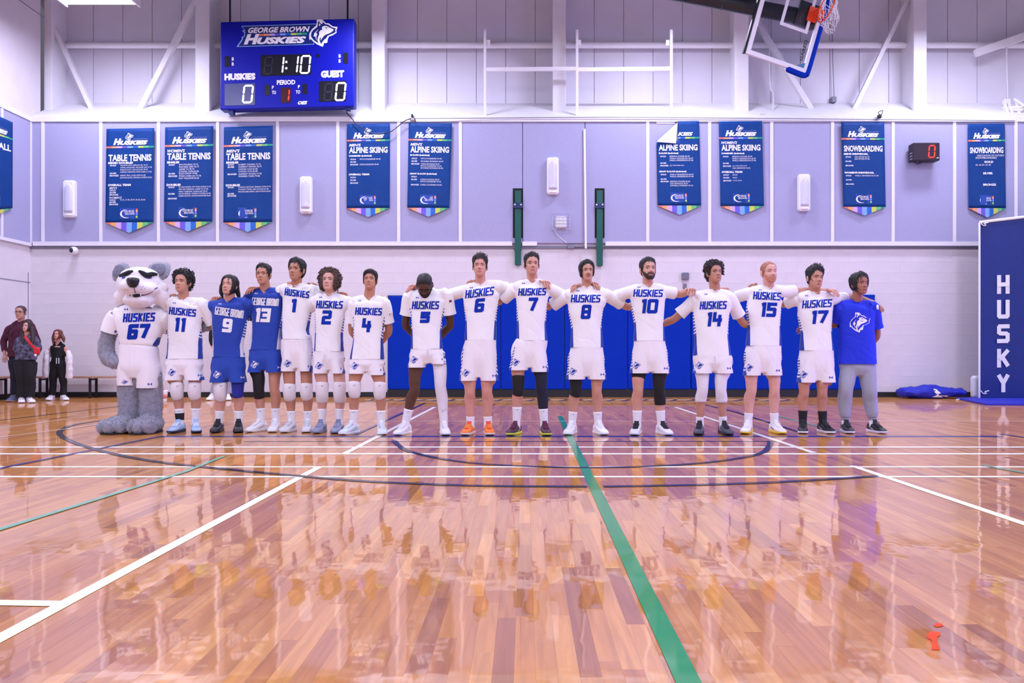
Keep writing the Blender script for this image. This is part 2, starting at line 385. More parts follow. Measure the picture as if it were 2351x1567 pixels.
# ------------------------------------------------------------------ lettering
_tx = {}
def text2d(s, bold=.0, shear=0.):
    k = (s, bold, shear)
    if k not in _tx:
        cu = bpy.data.curves.new('t', 'FONT'); cu.body = s; cu.offset = bold; cu.shear = shear; cu.resolution_u = 2
        o = bpy.data.objects.new('t', cu); me = bpy.data.meshes.new_from_object(o)
        vs = [(v.co.x, v.co.y) for v in me.vertices]; fs = [tuple(p.vertices) for p in me.polygons]
        bpy.data.objects.remove(o); bpy.data.curves.remove(cu); bpy.data.meshes.remove(me)
        x0 = min(v[0] for v in vs); x1 = max(v[0] for v in vs); y0 = min(v[1] for v in vs); y1 = max(v[1] for v in vs)
        _tx[k] = ([(v[0] - x0, v[1] - y0) for v in vs], fs, x1 - x0, y1 - y0)
    return _tx[k]
GL = {
 'H': (1, [[(0, 0), (0, 1)], [(1, 0), (1, 1)], [(0, .5), (1, .5)]]),
 'U': (1, [[(0, 1), (0, .1), (.15, 0), (.85, 0), (1, .1), (1, 1)]]),
 'S': (1, [[(1, 1), (.15, 1), (0, .9), (0, .62), (.15, .52), (.85, .5), (1, .4), (1, .1), (.85, 0), (0, 0)]]),
 'K': (1, [[(0, 0), (0, 1)], [(1, 1), (.15, .45)], [(.35, .6), (1, 0)]]),
 'I': (.12, [[(.5, 0), (.5, 1)]]),
 'E': (.9, [[(1, 1), (0, 1), (0, 0), (1, 0)], [(0, .5), (.85, .5)]]),
 'G': (1, [[(1, 1), (.15, 1), (0, .9), (0, .1), (.15, 0), (1, 0), (1, .45), (.6, .45)]]),
 'O': (1, [[(.15, 0), (.85, 0), (1, .1), (1, .9), (.85, 1), (.15, 1), (0, .9), (0, .1), (.15, 0)]]),
 'R': (1, [[(0, 0), (0, 1), (.85, 1), (1, .9), (1, .6), (.85, .48), (0, .48)], [(.6, .48), (1, 0)]]),
 'B': (1, [[(0, 0), (0, 1), (.85, 1), (1, .9), (1, .62), (.85, .5), (0, .5)], [(.85, .5), (1, .38), (1, .1), (.85, 0), (0, 0)]]),
 'W': (1.5, [[(0, 1), (0, .1), (.1, 0), (.9, 0), (1, .1), (1, 1)], [(.5, 0), (.5, .85)]]),
 'N': (1, [[(0, 0), (0, 1), (.85, 1), (1, .9), (1, 0)]]),
 'Y': (1, [[(0, 1), (.5, .48), (1, 1)], [(.5, .48), (.5, 0)]]),
 '0': (1, [[(.15, 0), (.85, 0), (1, .08), (1, .92), (.85, 1), (.15, 1), (0, .92), (0, .08), (.15, 0)]]),
 '1': (.3, [[(1, 0), (1, 1), (0, .95)]]),
 '2': (1, [[(0, 1), (.85, 1), (1, .92), (1, .58), (.85, .5), (.15, .5), (0, .42), (0, 0), (1, 0)]]),
 '3': (1, [[(0, 1), (1, 1), (1, 0), (0, 0)], [(.25, .5), (1, .5)]]),
 '4': (1, [[(0, 1), (0, .42), (1, .42)], [(.85, .75), (.85, 0)]]),
 '5': (1, [[(1, 1), (0, 1), (0, .55), (.85, .55), (1, .47), (1, .08), (.85, 0), (0, 0)]]),
 '6': (1, [[(1, 1), (.15, 1), (0, .92), (0, .08), (.15, 0), (.85, 0), (1, .08), (1, .45), (.85, .53), (0, .53)]]),
 '7': (1, [[(0, 1), (1, 1), (.45, 0)]]),
 '8': (1, [[(.15, 0), (.85, 0), (1, .08), (1, .92), (.85, 1), (.15, 1), (0, .92), (0, .08), (.15, 0)], [(0, .5), (1, .5)]]),
 '9': (1, [[(0, 0), (.85, 0), (1, .08), (1, .92), (.85, 1), (.15, 1), (0, .92), (0, .55), (.15, .47), (1, .47)]]),
}
def block_text(s, x0, y0, x1, y1, stroke, slope=0., slant=0., gap=.25, step=3.):
    """blocky stroke letters in pixel space: list of quads [(x,y)*4]; stroke = width in px, y grows downwards"""
    h = stroke / 2; n = len(s); out = []
    wsum = sum(.55 if c == ' ' else GL[c][0] for c in s)
    fixed = sum(0 if c == ' ' else stroke for c in s) + gap * stroke * (n - 1)
    unit = (x1 - x0 - fixed) / wsum; cur = x0
    hh = (y1 - y0)
    for c in s:
        if c == ' ': cur += .55 * unit + gap * stroke; continue
        w, st = GL[c]; gw = w * unit
        def mp(p): return (cur + h + p[0] * gw, y1 - h - p[1] * (hh - stroke))
        for pl in st:
            q = [mp(p) for p in pl]
            if w == .12 and c == 'I': q = [(cur + h + .5 * gw, b) for a, b in q]
            for a, b in zip(q, q[1:]):
                dx, dy = b[0] - a[0], b[1] - a[1]; L = math.hypot(dx, dy)
                if L < 1e-6: continue
                tx, ty = dx / L, dy / L; nx, ny = -ty * h, tx * h
                axis = abs(tx) < .02 or abs(ty) < .02
                e = h if axis and L > stroke * .8 else h * .5
                a2 = (a[0] - tx * e, a[1] - ty * e); b2 = (b[0] + tx * e, b[1] + ty * e); L2 = L + 2 * e
                k = max(1, int(L2 / step))
                for i in range(k):
                    s0, s1 = i / k, (i + 1) / k
                    p0 = (a2[0] + (b2[0] - a2[0]) * s0, a2[1] + (b2[1] - a2[1]) * s0); p1 = (a2[0] + (b2[0] - a2[0]) * s1, a2[1] + (b2[1] - a2[1]) * s1)
                    out.append([(p0[0] + nx, p0[1] + ny), (p1[0] + nx, p1[1] + ny), (p1[0] - nx, p1[1] - ny), (p0[0] - nx, p0[1] - ny)])
        cur += gw + stroke + gap * stroke
    ym = (y0 + y1) / 2; xm = (x0 + x1) / 2
    return [[(x + slant * (ym - y), y + slope * (x - xm)) for x, y in q] for q in out]
EMB = dict(
 S=[(580,465),(640,475),(680,460),(770,490),(850,580),(940,590),(1060,680),(1205,705),(1165,800),(1175,870),(1060,940),(940,980),(910,1060),(900,1150),(850,1170),(800,1160),(770,1270),(690,1245),(580,1190),(480,1110),(410,1035),(370,1065),(360,960),(365,870),(440,750),(560,650),(590,570)],
 N=[(632,520),(700,490),(765,530),(830,610),(920,625),(1040,712),(1150,742),(1130,790),(1150,840),(1090,885),(1000,915),(900,960),(870,1020),(790,1080),(740,1150),(722,1195),(600,1145),(500,1075),(440,1000),(412,950),(430,850),(480,775),(600,690)],
 W=[[(730,705),(780,665),(870,660),(960,710),(1080,770),(1080,800),(1020,850),(940,890),(860,915),(800,950),(740,1030),(700,1090),(705,990),(680,1000),(665,1080),(690,1150),(722,1190),(640,1155),(600,1080),(620,990),(660,900),(650,840),(690,790),(750,765)],
    [(650,505),(690,495),(740,505),(768,560),(740,608),(700,588),(660,540)], [(664,575),(700,622),(672,662),(642,648)],
    [(640,740),(560,860),(605,890),(575,960),(575,1090),(540,960),(490,970),(510,870)]],
 E=[[(835,700),(890,715),(905,728),(860,740)]])
def emblem(x0, y0, w, h):
    """dog-head crest: layers of polygons in pixel space, (layer, polygon)"""
    def mp(q): return [(x0 + (x - 355) / 850 * w, y0 + (y - 460) / 810 * h) for x, y in q]
    return [(0, mp(EMB['S'])), (1, mp(EMB['N']))] + [(2, mp(q)) for q in EMB['W']] + [(3, mp(q)) for q in EMB['E']]
def poly_add(mb, poly, f3, mi):
    vs = [f3(*p) for p in poly]
    mb.add(vs, [tuple(t) for t in tessellate_polygon([[Vector((x, y, 0)) for x, y in poly]])], mi)
def text_add(mb, s, x0, y0, x1, y1, f3, mi=0, bold=.02, shear=0., slope=0.):
    """outline-font text fitted in the pixel box; x1 None keeps the natural aspect"""
    vs, fs, w, h = text2d(s, bold, shear)
    sy = (y1 - y0) / h; sx = (x1 - x0) / w if x1 is not None else sy * .92
    mb.add([f3(x0 + x * sx, y1 - y * sy + slope * x * sx) for x, y in vs], fs, mi)
# ================================================================== SETTING
YW, YU = 15.2, 16.1                 # face of the block wall, face of the set-back upper cladding
XL = -9.54                          # left side wall
# ---- floor: maple boards on a dark sub-floor
mb = MB(); mb.box((-15, -14, -.12), (14, YW + .3, -.02)); floor = tag(mb.build('floor', M['core']), kind='structure')
rnd = random.Random(11)
BW = .0572; LENS = [.24 + .1 * i for i in range(9)]
cols = []
for i in range(-190, 191):
    x = i * BW; y = 1.35 - rnd.random() * 1.0
    while y < YW:
        L = rnd.choice(LENS); y2 = min(y + L, YW)
        if y2 > 1.5 and abs(x) < .70 * y2 + 1.3 and XL < x - BW:
            ya, yb = max(y, 1.9), max(y2, 1.95)
            vis = abs(x) < .66 * yb + .05
            cols.append((-(F * BW / ((ya + yb) / 2)) * F * H * (1 / ya - 1 / yb) * (1 if vis else 0), x, y, y2, L))
        y = y2
cols.sort(key=lambda c: c[0])
pm = {}
def plank_me(L):
    k = round(L, 2)
    if k not in pm:
        b = MB(); w = BW / 2 - .00012; l = L / 2 - .00012
        b.add([(x, y, z) for z in (-.018, 0) for x, y in ((-w, -l), (w, -l), (w, l), (-w, l))], [(0, 1, 5, 4), (1, 2, 6, 5), (2, 3, 7, 6), (3, 0, 4, 7), (4, 5, 6, 7)])
        o = b.build('plank', M['plank'], fix=False); pm[k] = o.data; bpy.data.objects.remove(o)
    return pm[k]
rest = MB()
for n, (_, x, y, y2, L) in enumerate(cols):
    tx, ty = rnd.gauss(0, .00035), rnd.gauss(0, .0022)
    if n < 300 and y2 - y > L - .01:
        o = link_mesh('plank', plank_me(L), floor, (x, (y + y2) / 2, 0)); o.rotation_euler = (tx, ty, 0)
    else:
        w = BW / 2 - .00012; yc = (y + y2) / 2; l = (y2 - y) / 2 - .00012
        vs = [(x + a * w, yc + b * l, z + (-a * w * ty + b * l * tx if z == 0 else 0)) for z in (-.018, 0) for a, b in ((-1, -1), (1, -1), (1, 1), (-1, 1))]
        rest.add(vs, [(0, 1, 5, 4), (1, 2, 6, 5), (2, 3, 7, 6), (3, 0, 4, 7), (4, 5, 6, 7)])
tag(rest.build('plank', M['planks'], floor, fix=False), kind='stuff')
# ---- painted court lines (flat paint on the boards)
def line(pts, w, m, z=.0014, closed=False):
    """ribbon along floor points"""
    b = MB(); n = len(pts); vs = []
    for i in range(n):
        t = (pts[min(i + 1, n - 1)] - pts[max(i - 1, 0)]).normalized(); s = Vector((-t.y, t.x, 0)) * w / 2
        vs += [pts[i] + s + Vector((0, 0, z)), pts[i] - s + Vector((0, 0, z))]
    b.add(vs, [(2 * i, 2 * i + 1, 2 * i + 3, 2 * i + 2) for i in range(n - 1)])
    return b.build('court_line', m, floor)
def hline(py, x0, x1, w, m, z=.0014): return line([G(x0, py), G(x1, py)], w, m, z)
def spl(pp, k=6):
    out = []
    for i in range(len(pp) - 1):
        p0, p1, p2, p3 = [Vector(pp[clamp(j, 0, len(pp) - 1)]) for j in (i - 1, i, i + 1, i + 2)]
        for a in range(k):
            t = a / k; out.append(.5 * ((2 * p1) + (p2 - p0) * t + (2 * p0 - 5 * p1 + 4 * p2 - p3) * t * t + (3 * p1 - p0 - 3 * p2 + p3) * t ** 3))
    out.append(Vector(pp[-1])); return out
for y in (1026, 1041.5): hline(y, -120, 2480, .085, M['l_white'])
for y in (1071.5, 1094): hline(y, -120, 2480, .06, M['l_white'])
line([G(-260, 1604), G(730, 1073)], .056, M['l_white'], .0018); line([G(789, 1042), G(998, 934)], .056, M['l_white'], .0018)
line([G(2520, 1258.5), G(1957, 1069)], .056, M['l_white'], .0018); line([G(1868, 1039), G(1550, 934)], .056, M['l_white'], .0018)
line([G(-420, 1377), G(138, 1386)], .056, M['l_white'], .0022)
line([G(1597, 1600), G(1285.5, 955)], .066, M['l_green'], .0026)
hline(1001.5, 372, 2298, .13, M['l_blue'], .0010); hline(1013, 560, 1790, .06, M['l_navy'], .0009)
line([G(-60, 1087), G(374, 1000.5)], .055, M['l_blue'], .0030); line([G(2296, 996), G(2420, 1014)], .05, M['l_blue'], .0030)
arc = spl([G(*p) for p in ((300, 958), (185, 972), (140, 988), (146, 1004), (200, 1026), (300, 1050), (420, 1067), (680, 1092), (860, 1106), (1100, 1115), (1348, 1117))])
line(arc, .06, M['l_navy'], .0034)
line(spl([G(*p) for p in ((1386, 1117), (1600, 1113), (1800, 1106), (2014, 1093))]), .06, M['l_navy'], .0034)
line(spl([G(*p) for p in ((905, 1012), (915, 1022), (942, 1037), (1030, 1056), (1140, 1067), (1310, 1073), (1480, 1071), (1630, 1061), (1740, 1043), (1766, 1024), (1768, 1012))]), .055, M['l_navy'], .0038)
line([G(-30, 1225), G(250, 1138), G(425, 1083), G(515, 1047)], .04, M['l_green2'], .0042)
line([G(2255, 1068), G(2351, 1086)], .04, M['l_green2'], .0042); line([G(1780, 953), G(1925, 991)], .04, M['l_green2'], .0042)
line([G(-20, 967), G(110, 952), G(270, 933)], .045, M['l_navy'], .0042); line([G(815, 998), G(976, 925)], .045, M['l_blue'], .0042)
line([G(1618, 929), G(1690, 946), G(1832, 991)], .045, M['l_navy'], .0042)
line([G(-20, 985), G(250, 950), G(438, 933)], .03, M['l_thin'], .0042); line([G(-20, 1006), G(150, 985), G(275, 966)], .03, M['l_thin'], .0042)
hline(967, 250, 2370, .03, M['l_thin'], .0046); hline(932, 1138, 2330, .03, M['l_thin'], .0046)
# border of white and blue dashes along the wall
hline(922.5, 838, 1822, .05, M['l_white'], .001); hline(917.5, 838, 1822, .16, M['l_white'], .0008)
for k in range(27):
    a = 846 + k * 36.5
    line([G(a, 920), G(a + 13 + (k * 7 % 11), 917)], .07, M['l_blue'], .002)
b = MB()
for pg in ([(2142, 1436), (2150, 1430), (2163, 1432), (2166, 1437), (2152, 1440)], [(2127, 1458), (2136, 1450), (2158, 1451), (2160, 1458), (2152, 1462), (2150, 1476), (2158, 1488), (2157, 1492), (2139, 1492), (2140, 1470), (2128, 1464)]):
    poly_add(b, pg, lambda x, y: G(x, y) + Vector((0, 0, .0016)), 0)
b.build('tape_scrap', M['orange_tape'], floor)

# ---- back wall: concrete block below, fabric panels, sloping sill, set-back cladding with columns
mb = MB(); mb.box((XL - .3, YW + .0005, -.1), (13.5, YW + .3, 5.4)); mb.box((XL - .3, YU + .03, 5.4), (13.5, YU + .3, 9.8))
wall = tag(mb.build('wall_back', M['block']), kind='structure')
b = MB(); b.bevbox((-.1985, 0, -.0985), (.1985, .02, .0985), .002); o = b.build('block', M['block']); blk = o.data; bpy.data.objects.remove(o)
cand = []
for r in range(15):
    for c in range(58):
        x = XL + .2 + c * .4 + (.2 if r % 2 else 0); z = .1 + r * .2
        if x > 13.2: continue
        see = -9.7 < x < 9.2 and (r >= 9 or x > 7 or x < -8.2 or (x < -3 and r > 6))
        cand.append((0 if see else 1, x, z))
cand.sort(key=lambda q: q[0]); st = MB()
for n, (s, x, z) in enumerate(cand):
    if n < 300 and s == 0: link_mesh('block', blk, wall, (x, YW - .002, z))
    else: st.bevbox((x - .1985, YW - .002, z - .0985), (x + .1985, YW + .018, z + .0985), .002)
tag(st.build('block', M['block'], wall), kind='stuff')
ZP0, ZP1, YP = 2.965, 5.30, YW - .055
xe = [76, 99, 232, 364.5, 500, 637.5, 775.7, 915.5, 1057, 1200, 1343, 1487, 1629, 1771.5, 1911, 2050, 2191, 2332, 2474, 2615]
X = [(p - CX) * YP / F for p in xe]; X[0] = XL
for a, c in zip(X, X[1:]):
    b = MB(); b.bevbox((a + .006, YP, ZP0), (c - .006, YW - .005, ZP1), .006); b.build('acoustic_panel', M['panel'], wall)
for i, x in enumerate(X[1:-1]):
    if xe[i + 1] in (1200,): continue
    b = MB()
    if xe[i + 1] == 1343:            # loose batten hanging out of line
        b.bar(P(1342, 296, YP - .02), P(1345, 570, YP - .05), .04, .02)
    else: b.box((x - .03, YP - .014, ZP0), (x + .03, YP + .002, ZP1))
    b.build('batten', M['batten'], wall)
b = MB(); b.box((XL, YP - .02, ZP1), (13.2, YW, ZP1 + .09)); b.build('batten', M['batten'], wall)
for a, c in ((76, 1176), (1199, 1233), (1390, 2480)):
    b = MB(); b.box(((a - CX) * YP / F, YP - .016, ZP0 - .05), ((c - CX) * YP / F, YW, ZP0 + .03)); b.build('batten', M['batten'], wall)
b = MB(); b.box((XL, YW - .03, ZP0 - .10), (13.2, YW, ZP0 - .05)); b.build('ledge', M['grey_plastic'], wall)
b = MB(); zs0, zs1 = ZP1 + .09, 5.98
b.add([(XL, YP - .02, zs0), (13.2, YP - .02, zs0), (13.2, YU + .03, zs1), (XL, YU + .03, zs1), (XL, YP - .02, zs0 - .1), (13.2, YP - .02, zs0 - .1), (13.2, YU + .03, zs0 - .1), (XL, YU + .03, zs0 - .1)],
      [(0, 1, 2, 3), (7, 6, 5, 4)]); b.build('sloping_sill', M['white_paint'], wall)
k = -14; b = MB(); w = 67.65 * YU / F
b.bevbox((-w / 2 + .004, 0, zs1 - .05), (w / 2 - .004, .03, 9.75), .008); o = b.build('cladding_panel', M['cladding']); cme = o.data; bpy.data.objects.remove(o)
x = (890.5 - CX) * YU / F - 12 * w - w / 2
while x < 13:
    if x > XL: link_mesh('cladding_panel', cme, wall, (x, YU, 0))
    x += w
for a, c in ((448, 481), (853, 883), (1269, 1299), (1688, 1719), (2098, 2128), (2500, 2530)):
    yc = 15.5; b = MB(); xa, xb = (a - CX) * yc / F, (c - CX) * yc / F
    b.bevbox((xa, yc, 5.5), (xb, yc + .10, 9.75), .012); b.box(((xa + xb) / 2 - .09, yc + .1, 5.5), ((xa + xb) / 2 + .09, YU, 9.75))
    b.build('column', M['white_paint'], wall)
b = MB(); b.bevbox((XL, 15.6, 5.4), (XL + .16, YU, 9.75), .012); b.build('column', M['white_paint'], wall)
b = MB(); b.tube([(XL, 15.92, 7.08), (13.2, 15.92, 7.08)], [.065, .065], 12, sub=1); b.build('girt', M['white_paint'], wall, sm=True)
for p, q, w in (((78, -40), (219, 268), .075), ((462, -20), (316, 266), .10), ((1725, 30), (1862, 252), .10), ((2092, -20), (1958, 256), .08), ((2240, 122), (2420, 60), .14)):
    b = MB(); b.bar(P(*p, 15.75), P(*q, 15.75), w, .10); b.build('brace', M['white_paint'], wall)
# left wall
b = MB(); b.box((XL - .3, -14, -.1), (XL - .004, YW + .3, 9.8)); wl = tag(b.build('wall_left', M['block']), kind='structure')
for y0 in (14.3, 13.08, 11.86):
    y1 = min(y0 + 1.21, YW - .06)
    b = MB(); b.box((XL - .004, y0 + .006, ZP0), (XL + .04, y1 - .006, ZP1)); b.build('acoustic_panel', M['panel'], wl)
    b = MB(); b.box((XL + .036, y1 - .035, ZP0), (XL + .052, y1 + .025, ZP1)); b.build('batten', M['batten'], wl)
b = MB(); b.box((XL, 8, ZP1), (XL + .06, YP, ZP1 + .09)); b.build('batten', M['batten'], wl)
b = MB(); b.box((XL, 8, ZP0 - .06), (XL + .05, YP, ZP0)); b.build('batten', M['batten'], wl)
for z in (7.5, 7.85):
    b = MB(); b.box((XL - .004, 8, z), (XL + .006, YU, z + .012)); b.build('seam', M['grey_plastic'], wl)
b = MB(); b.box((XL - .004, 12, 2.205), (XL + .004, 15.17, 2.217)); b.box((XL - .004, 15.105, .1), (XL + .004, 15.115, 2.4)); b.build('seam', M['grey_plastic'], wl)
for nm, a, c in (('wall_right', (13.2, -14, -.1), (13.5, YU, 9.8)), ('wall_front', (XL - .3, -14.3, -.1), (13.5, -14, 9.8)), ('ceiling', (XL - .3, -14, 9.7), (13.5, YU + .3, 9.9))):
    b = MB(); b.box(a, c); tag(b.build(nm, M['ceiling'] if nm == 'ceiling' else M['block']), kind='structure')
b = MB(); b.box((XL, YW - .02, 0), (-2.66, YW - .004, .10)); b.box((6.77, YW - .02, 0), (13.2, YW - .004, .10)); tag(b.build('baseboard_back', M['black']), kind='structure')
b = MB(); b.box((XL, 6, 0), (XL + .014, YW - .02, .10)); tag(b.build('baseboard_left', M['black']), kind='structure')

# ================================================================== THINGS ON THE WALLS
# ---- ceiling lamps
def lamp():
    t = empty('ceiling_lamp', (0, 0, LAMP_Z), 'long boxy ceiling lamp hung above the court, out of sight overhead', 'lamp', 'ceiling lamps over the court')
    b = MB(); b.box((-.66, -.3, LAMP_Z), (.66, .3, LAMP_Z + .14)); b.box((-.66, -.3, LAMP_Z - .05), (-.63, .3, LAMP_Z)); b.box((.63, -.3, LAMP_Z - .05), (.66, .3, LAMP_Z)); b.build('housing', M['white_paint'], t)
    b = MB(); b.box((-.62, -.27, LAMP_Z - .012), (.62, .27, LAMP_Z - .001)); b.build('diffuser', M['lamp_lens'], t)
    for sx in (-.5, .5):
        b = MB(); b.tube([(sx, 0, LAMP_Z + .14), (sx, 0, 9.7)], [.008, .008], 6, sub=1, cap='flat'); b.build('hanger', M['steel'], t)
    return t
lp = lamp(); first = True
for (x, y) in LAMP_XY:
    o = lp if first else copy_tree(lp); first = False; o.location = (x, y, lampz(x, y))
    if y > 13 and x == -7.5: o['label'] = 'glowing ceiling lamp at the top left above the white diagonal braces'
# ---- wall sconces
def sconce(px, py, label):
    c = P(px, py, YP); b = MB(); t = empty('wall_light', c, label, 'lamp', 'white wall lights on the fabric panels')
    w, h = .115, .355
    b.bevbox((c.x - w, YP - .10, c.z - h), (c.x + w, YP - .002, c.z + h), .03); b.build('housing', M['plastic'], t)
    b = MB(); R = []
    for k in range(15):
        z = c.z - h + .10 + k * (2 * h - .17) / 14; e = 1 if k < 11 else sqrt(max(.02, 1 - ((k - 10) / 4.2) ** 2))
        R.append([Vector((c.x + cos(a) * .085 * e, YP - .098 - abs(sin(a)) * .03 * e if sin(a) > 0 else YP - .09, z)) for a in [2 * pi * i / 16 for i in range(16)]])
    b.rings(R); b.build('lens', M['lens'], t, sm=True)
    b = MB(); b.ell((c.x, YP - .09, c.z - h + .045), (.085, .035, .03)); b.build('lower_lip', M['plastic'], t, sm=True)
for px, py, l in ((163.5, 458, 'white wall light on the grey panel left of the mixed doubles banner'), (704.5, 449, 'white wall light on the panel right of the third table tennis banner'),
                  (1269, 405.5, 'white wall light between the two green posts'), (1843.5, 443.5, 'white wall light left of the men\'s and women\'s snowboarding banner')):
    sconce(px, py, l)
# ---- blue wall pads
pe = [889, 1005, 1150, 1296, 1441, 1587, 1732, 1878, 2010]
where = ['at the left end of the row of pads', 'behind the player with the bowed head', 'behind the player in orange shoes', 'behind the long haired player with a moustache', 'behind the bearded player', 'behind the curly haired player in white tights', 'behind the ginger haired player', 'at the right end, behind the royal blue T-shirt']
yp = YW - .065
for a, c, wh in zip(pe, pe[1:], where):
    xa, xb = (a - CX) * yp / F, (c - CX) * yp / F; z1 = H - (679 - HY) * yp / F; z0 = .15
    t = empty('wall_pad', ((xa + xb) / 2, YW, 0), 'blue vinyl wall pad ' + wh, 'wall pad', 'blue wall pads in a row on the block wall')
    b = MB(); b.bevbox((xa + .004, yp, z0), (xb - .004, YW - .006, z1), .022); b.build('cushion', M['pad'], t)
    b = MB(); b.box((xa, yp + .012, 0), (xb, YW - .006, z0)); b.build('kick_strip', M['black'], t)
    b = MB(); b.box((xa + .004, yp + .008, z1 - .012), (xb - .004, YW - .006, z1 + .012)); b.build('top_hem', M['pad_dark'], t)
t = empty('wall_pad', P(1975, 690, YW), 'narrow blue pad edge sticking up behind the royal blue T-shirt', 'wall pad')
b = MB(); a = P(1938, 676, yp - .03); c = P(2009, 700, yp - .03); b.bevbox((a.x, yp - .03, c.z), (c.x, yp - .004, a.z), .008); b.build('cushion', M['pad'], t)
# ---- green net-post channels in slots
for x0, x1, yb, l in ((1177.5, 1200.5, 608, 'green steel channel on the wall above number 7, left one of two'), (1365.5, 1388, 610, 'green steel channel on the wall above number 8, right one of two')):
    a = P(x0, 432, YP - .006); c = P(x1, 546, YP - .006); t = empty('wall_channel', P((x0 + x1) / 2, yb, YW), l, 'bracket', 'green channels on the wall')
    b = MB(); b.box((a.x, YP - .006, c.z), (c.x, YP + .002, a.z)); b.build('slot', M['green_dark'], t)
    a = P(x0 + 4.5, 437, YP - .04); c = P(x1 - 4, yb, YP - .04); b = MB(); b.bevbox((a.x, YP - .04, c.z), (c.x, YP - .008, a.z), .006); b.box((a.x + .02, YP - .008, c.z), (c.x - .02, YW - .005, c.z + .4)); b.build('channel', M['green'], t)
    a = P(x0 + 1, 465, YP - .06); c = P(x1 - .5, 478, YP - .06); b = MB(); b.bevbox((a.x, YP - .06, c.z), (c.x, YP - .02, a.z), .008); k = b.build('clamp', M['clamp'], t)
    for s in (x0 + 4.5, x1 - 4.5):
        q = P(s, 470, YP - .06); b = MB(); b.ell(q, (.02, .012, .02)); b.build('bolt', M['chrome'], k, sm=True)
    for s in (x0 + 4.5, x1 - 4.5):
        q = P(s, 574, YP - .04); b = MB(); b.ell(q, (.012, .006, .012), seg=8, rg=5); b.build('bolt', M['black'], t, sm=True)
# ---- wireless access point in a wire cage
c = P(1288, 511, YP); t = empty('access_point', c, 'small white box in a wire cage between the green channels', 'router')
b = MB(); b.bevbox((c.x - .11, YP - .07, c.z - .11), (c.x + .11, YP - .001, c.z + .11), .025); b.build('case', M['plastic'], t)
b = MB()
for k in range(6):
    x = c.x - .16 + k * .066; b.tube([(x, YP - .09, c.z - .16), (x, YP - .09, c.z + .15)], [.0035] * 2, 5, sub=1, cap='flat')
    z = c.z - .16 + k * .062; b.tube([(c.x - .16, YP - .09, z), (c.x + .17, YP - .09, z)], [.0035] * 2, 5, sub=1, cap='flat')
for x in (-.16, .17):
    for z in (-.16, .15): b.tube([(c.x + x, YP - .09, c.z + z), (c.x + x, YP, c.z + z)], [.006] * 2, 6, sub=1, cap='flat')
b.build('cage', M['chrome'], t)
b = MB(); b.tube([P(1272, 525, YP - .02), P(1280, 540, YP - .025), P(1301, 557, YP - .03)], [.006] * 3, 6); b.build('cable', M['plastic'], t, sm=True)
# ---- conduit and junction box, wall sockets
t = empty('conduit', P(1310, 566, YW), 'thin metal conduit running along the wall under the fabric panels', 'pipe')
b = MB(); b.tube([P(1318, 566, YW - .04), P(1700, 566, YW - .04), P(2280, 566, YW - .04)], [.018] * 3, 8); b.build('pipe', M['grey_plastic'], t, sm=True)
a = P(1303, 561, YW - .07); c = P(1319, 570, YW - .07); b = MB(); b.bevbox((a.x, YW - .07, c.z), (c.x, YW - .005, a.z), .01); b.build('junction_box', M['grey_plastic'], t)
t = empty('wall_control', P(1574, 640, YW), 'grey control box on the block wall between numbers 10 and 14', 'control box')
a = P(1566, 625, YW - .08); c = P(1582.5, 641, YW - .08); b = MB(); b.bevbox((a.x, YW - .08, c.z), (c.x, YW - .005, a.z), .01)
for k in range(5): z = c.z + .02 + k * .024; b.box((a.x + .015, YW - .084, z), (c.x - .015, YW - .078, z + .008))
b.build('case', M['grey_plastic'], t)
a = P(1568.5, 650.5, YW - .02); c = P(1576.5, 663.5, YW - .02); b = MB(); b.bevbox((a.x, YW - .02, c.z), (c.x, YW - .005, a.z), .004); b.build('socket_plate', M['grey_plastic'], t)
# ---- dome camera
c = P(170, 575, YW - .10); t = empty('security_camera', c, 'round security camera under the panels near the left corner', 'camera')
b = MB(); b.ell(c, (.075, .085, .075)); b.build('shell', M['plastic'], t, sm=True)
b = MB(); b.ell(c + Vector((-.012, -.05, 0)), (.05, .045, .05)); b.build('dome', mcol('dark_dome', (30, 28, 70), .15), t, sm=True)
b = MB(); b.tube([c, c + Vector((0, .10, 0))], [.04, .05], 10, sub=1); b.build('bracket', M['plastic'], t)
# ---- white pipe frame in front of the cladding
t = empty('standing_rack', P(1325, 262, 15.3), 'white square-tube rack standing in front of the upper wall', 'rack'); yf = 15.22
for px in (1113.5, 1325, 1541):
    b = MB(); b.bar(P(px, 69, yf), P(px, 267, yf), .05, .05); b.build('upright', M['white_paint'], t)
for a, c in ((1113.5, 1325), (1325, 1541)):
    b = MB(); b.bar(P(a, 160, yf), P(c, 158, yf), .075, .04, side=(0, 1, 0)); b.build('crossbar', M['white_paint'], t)
for px in (1121, 1330, 1533):
    b = MB(); b.bar(P(px, 98, yf), P(px, 98, 15.9), .1, .07, side=(1, 0, 0)); b.build('bracket', M['white_paint'], t)
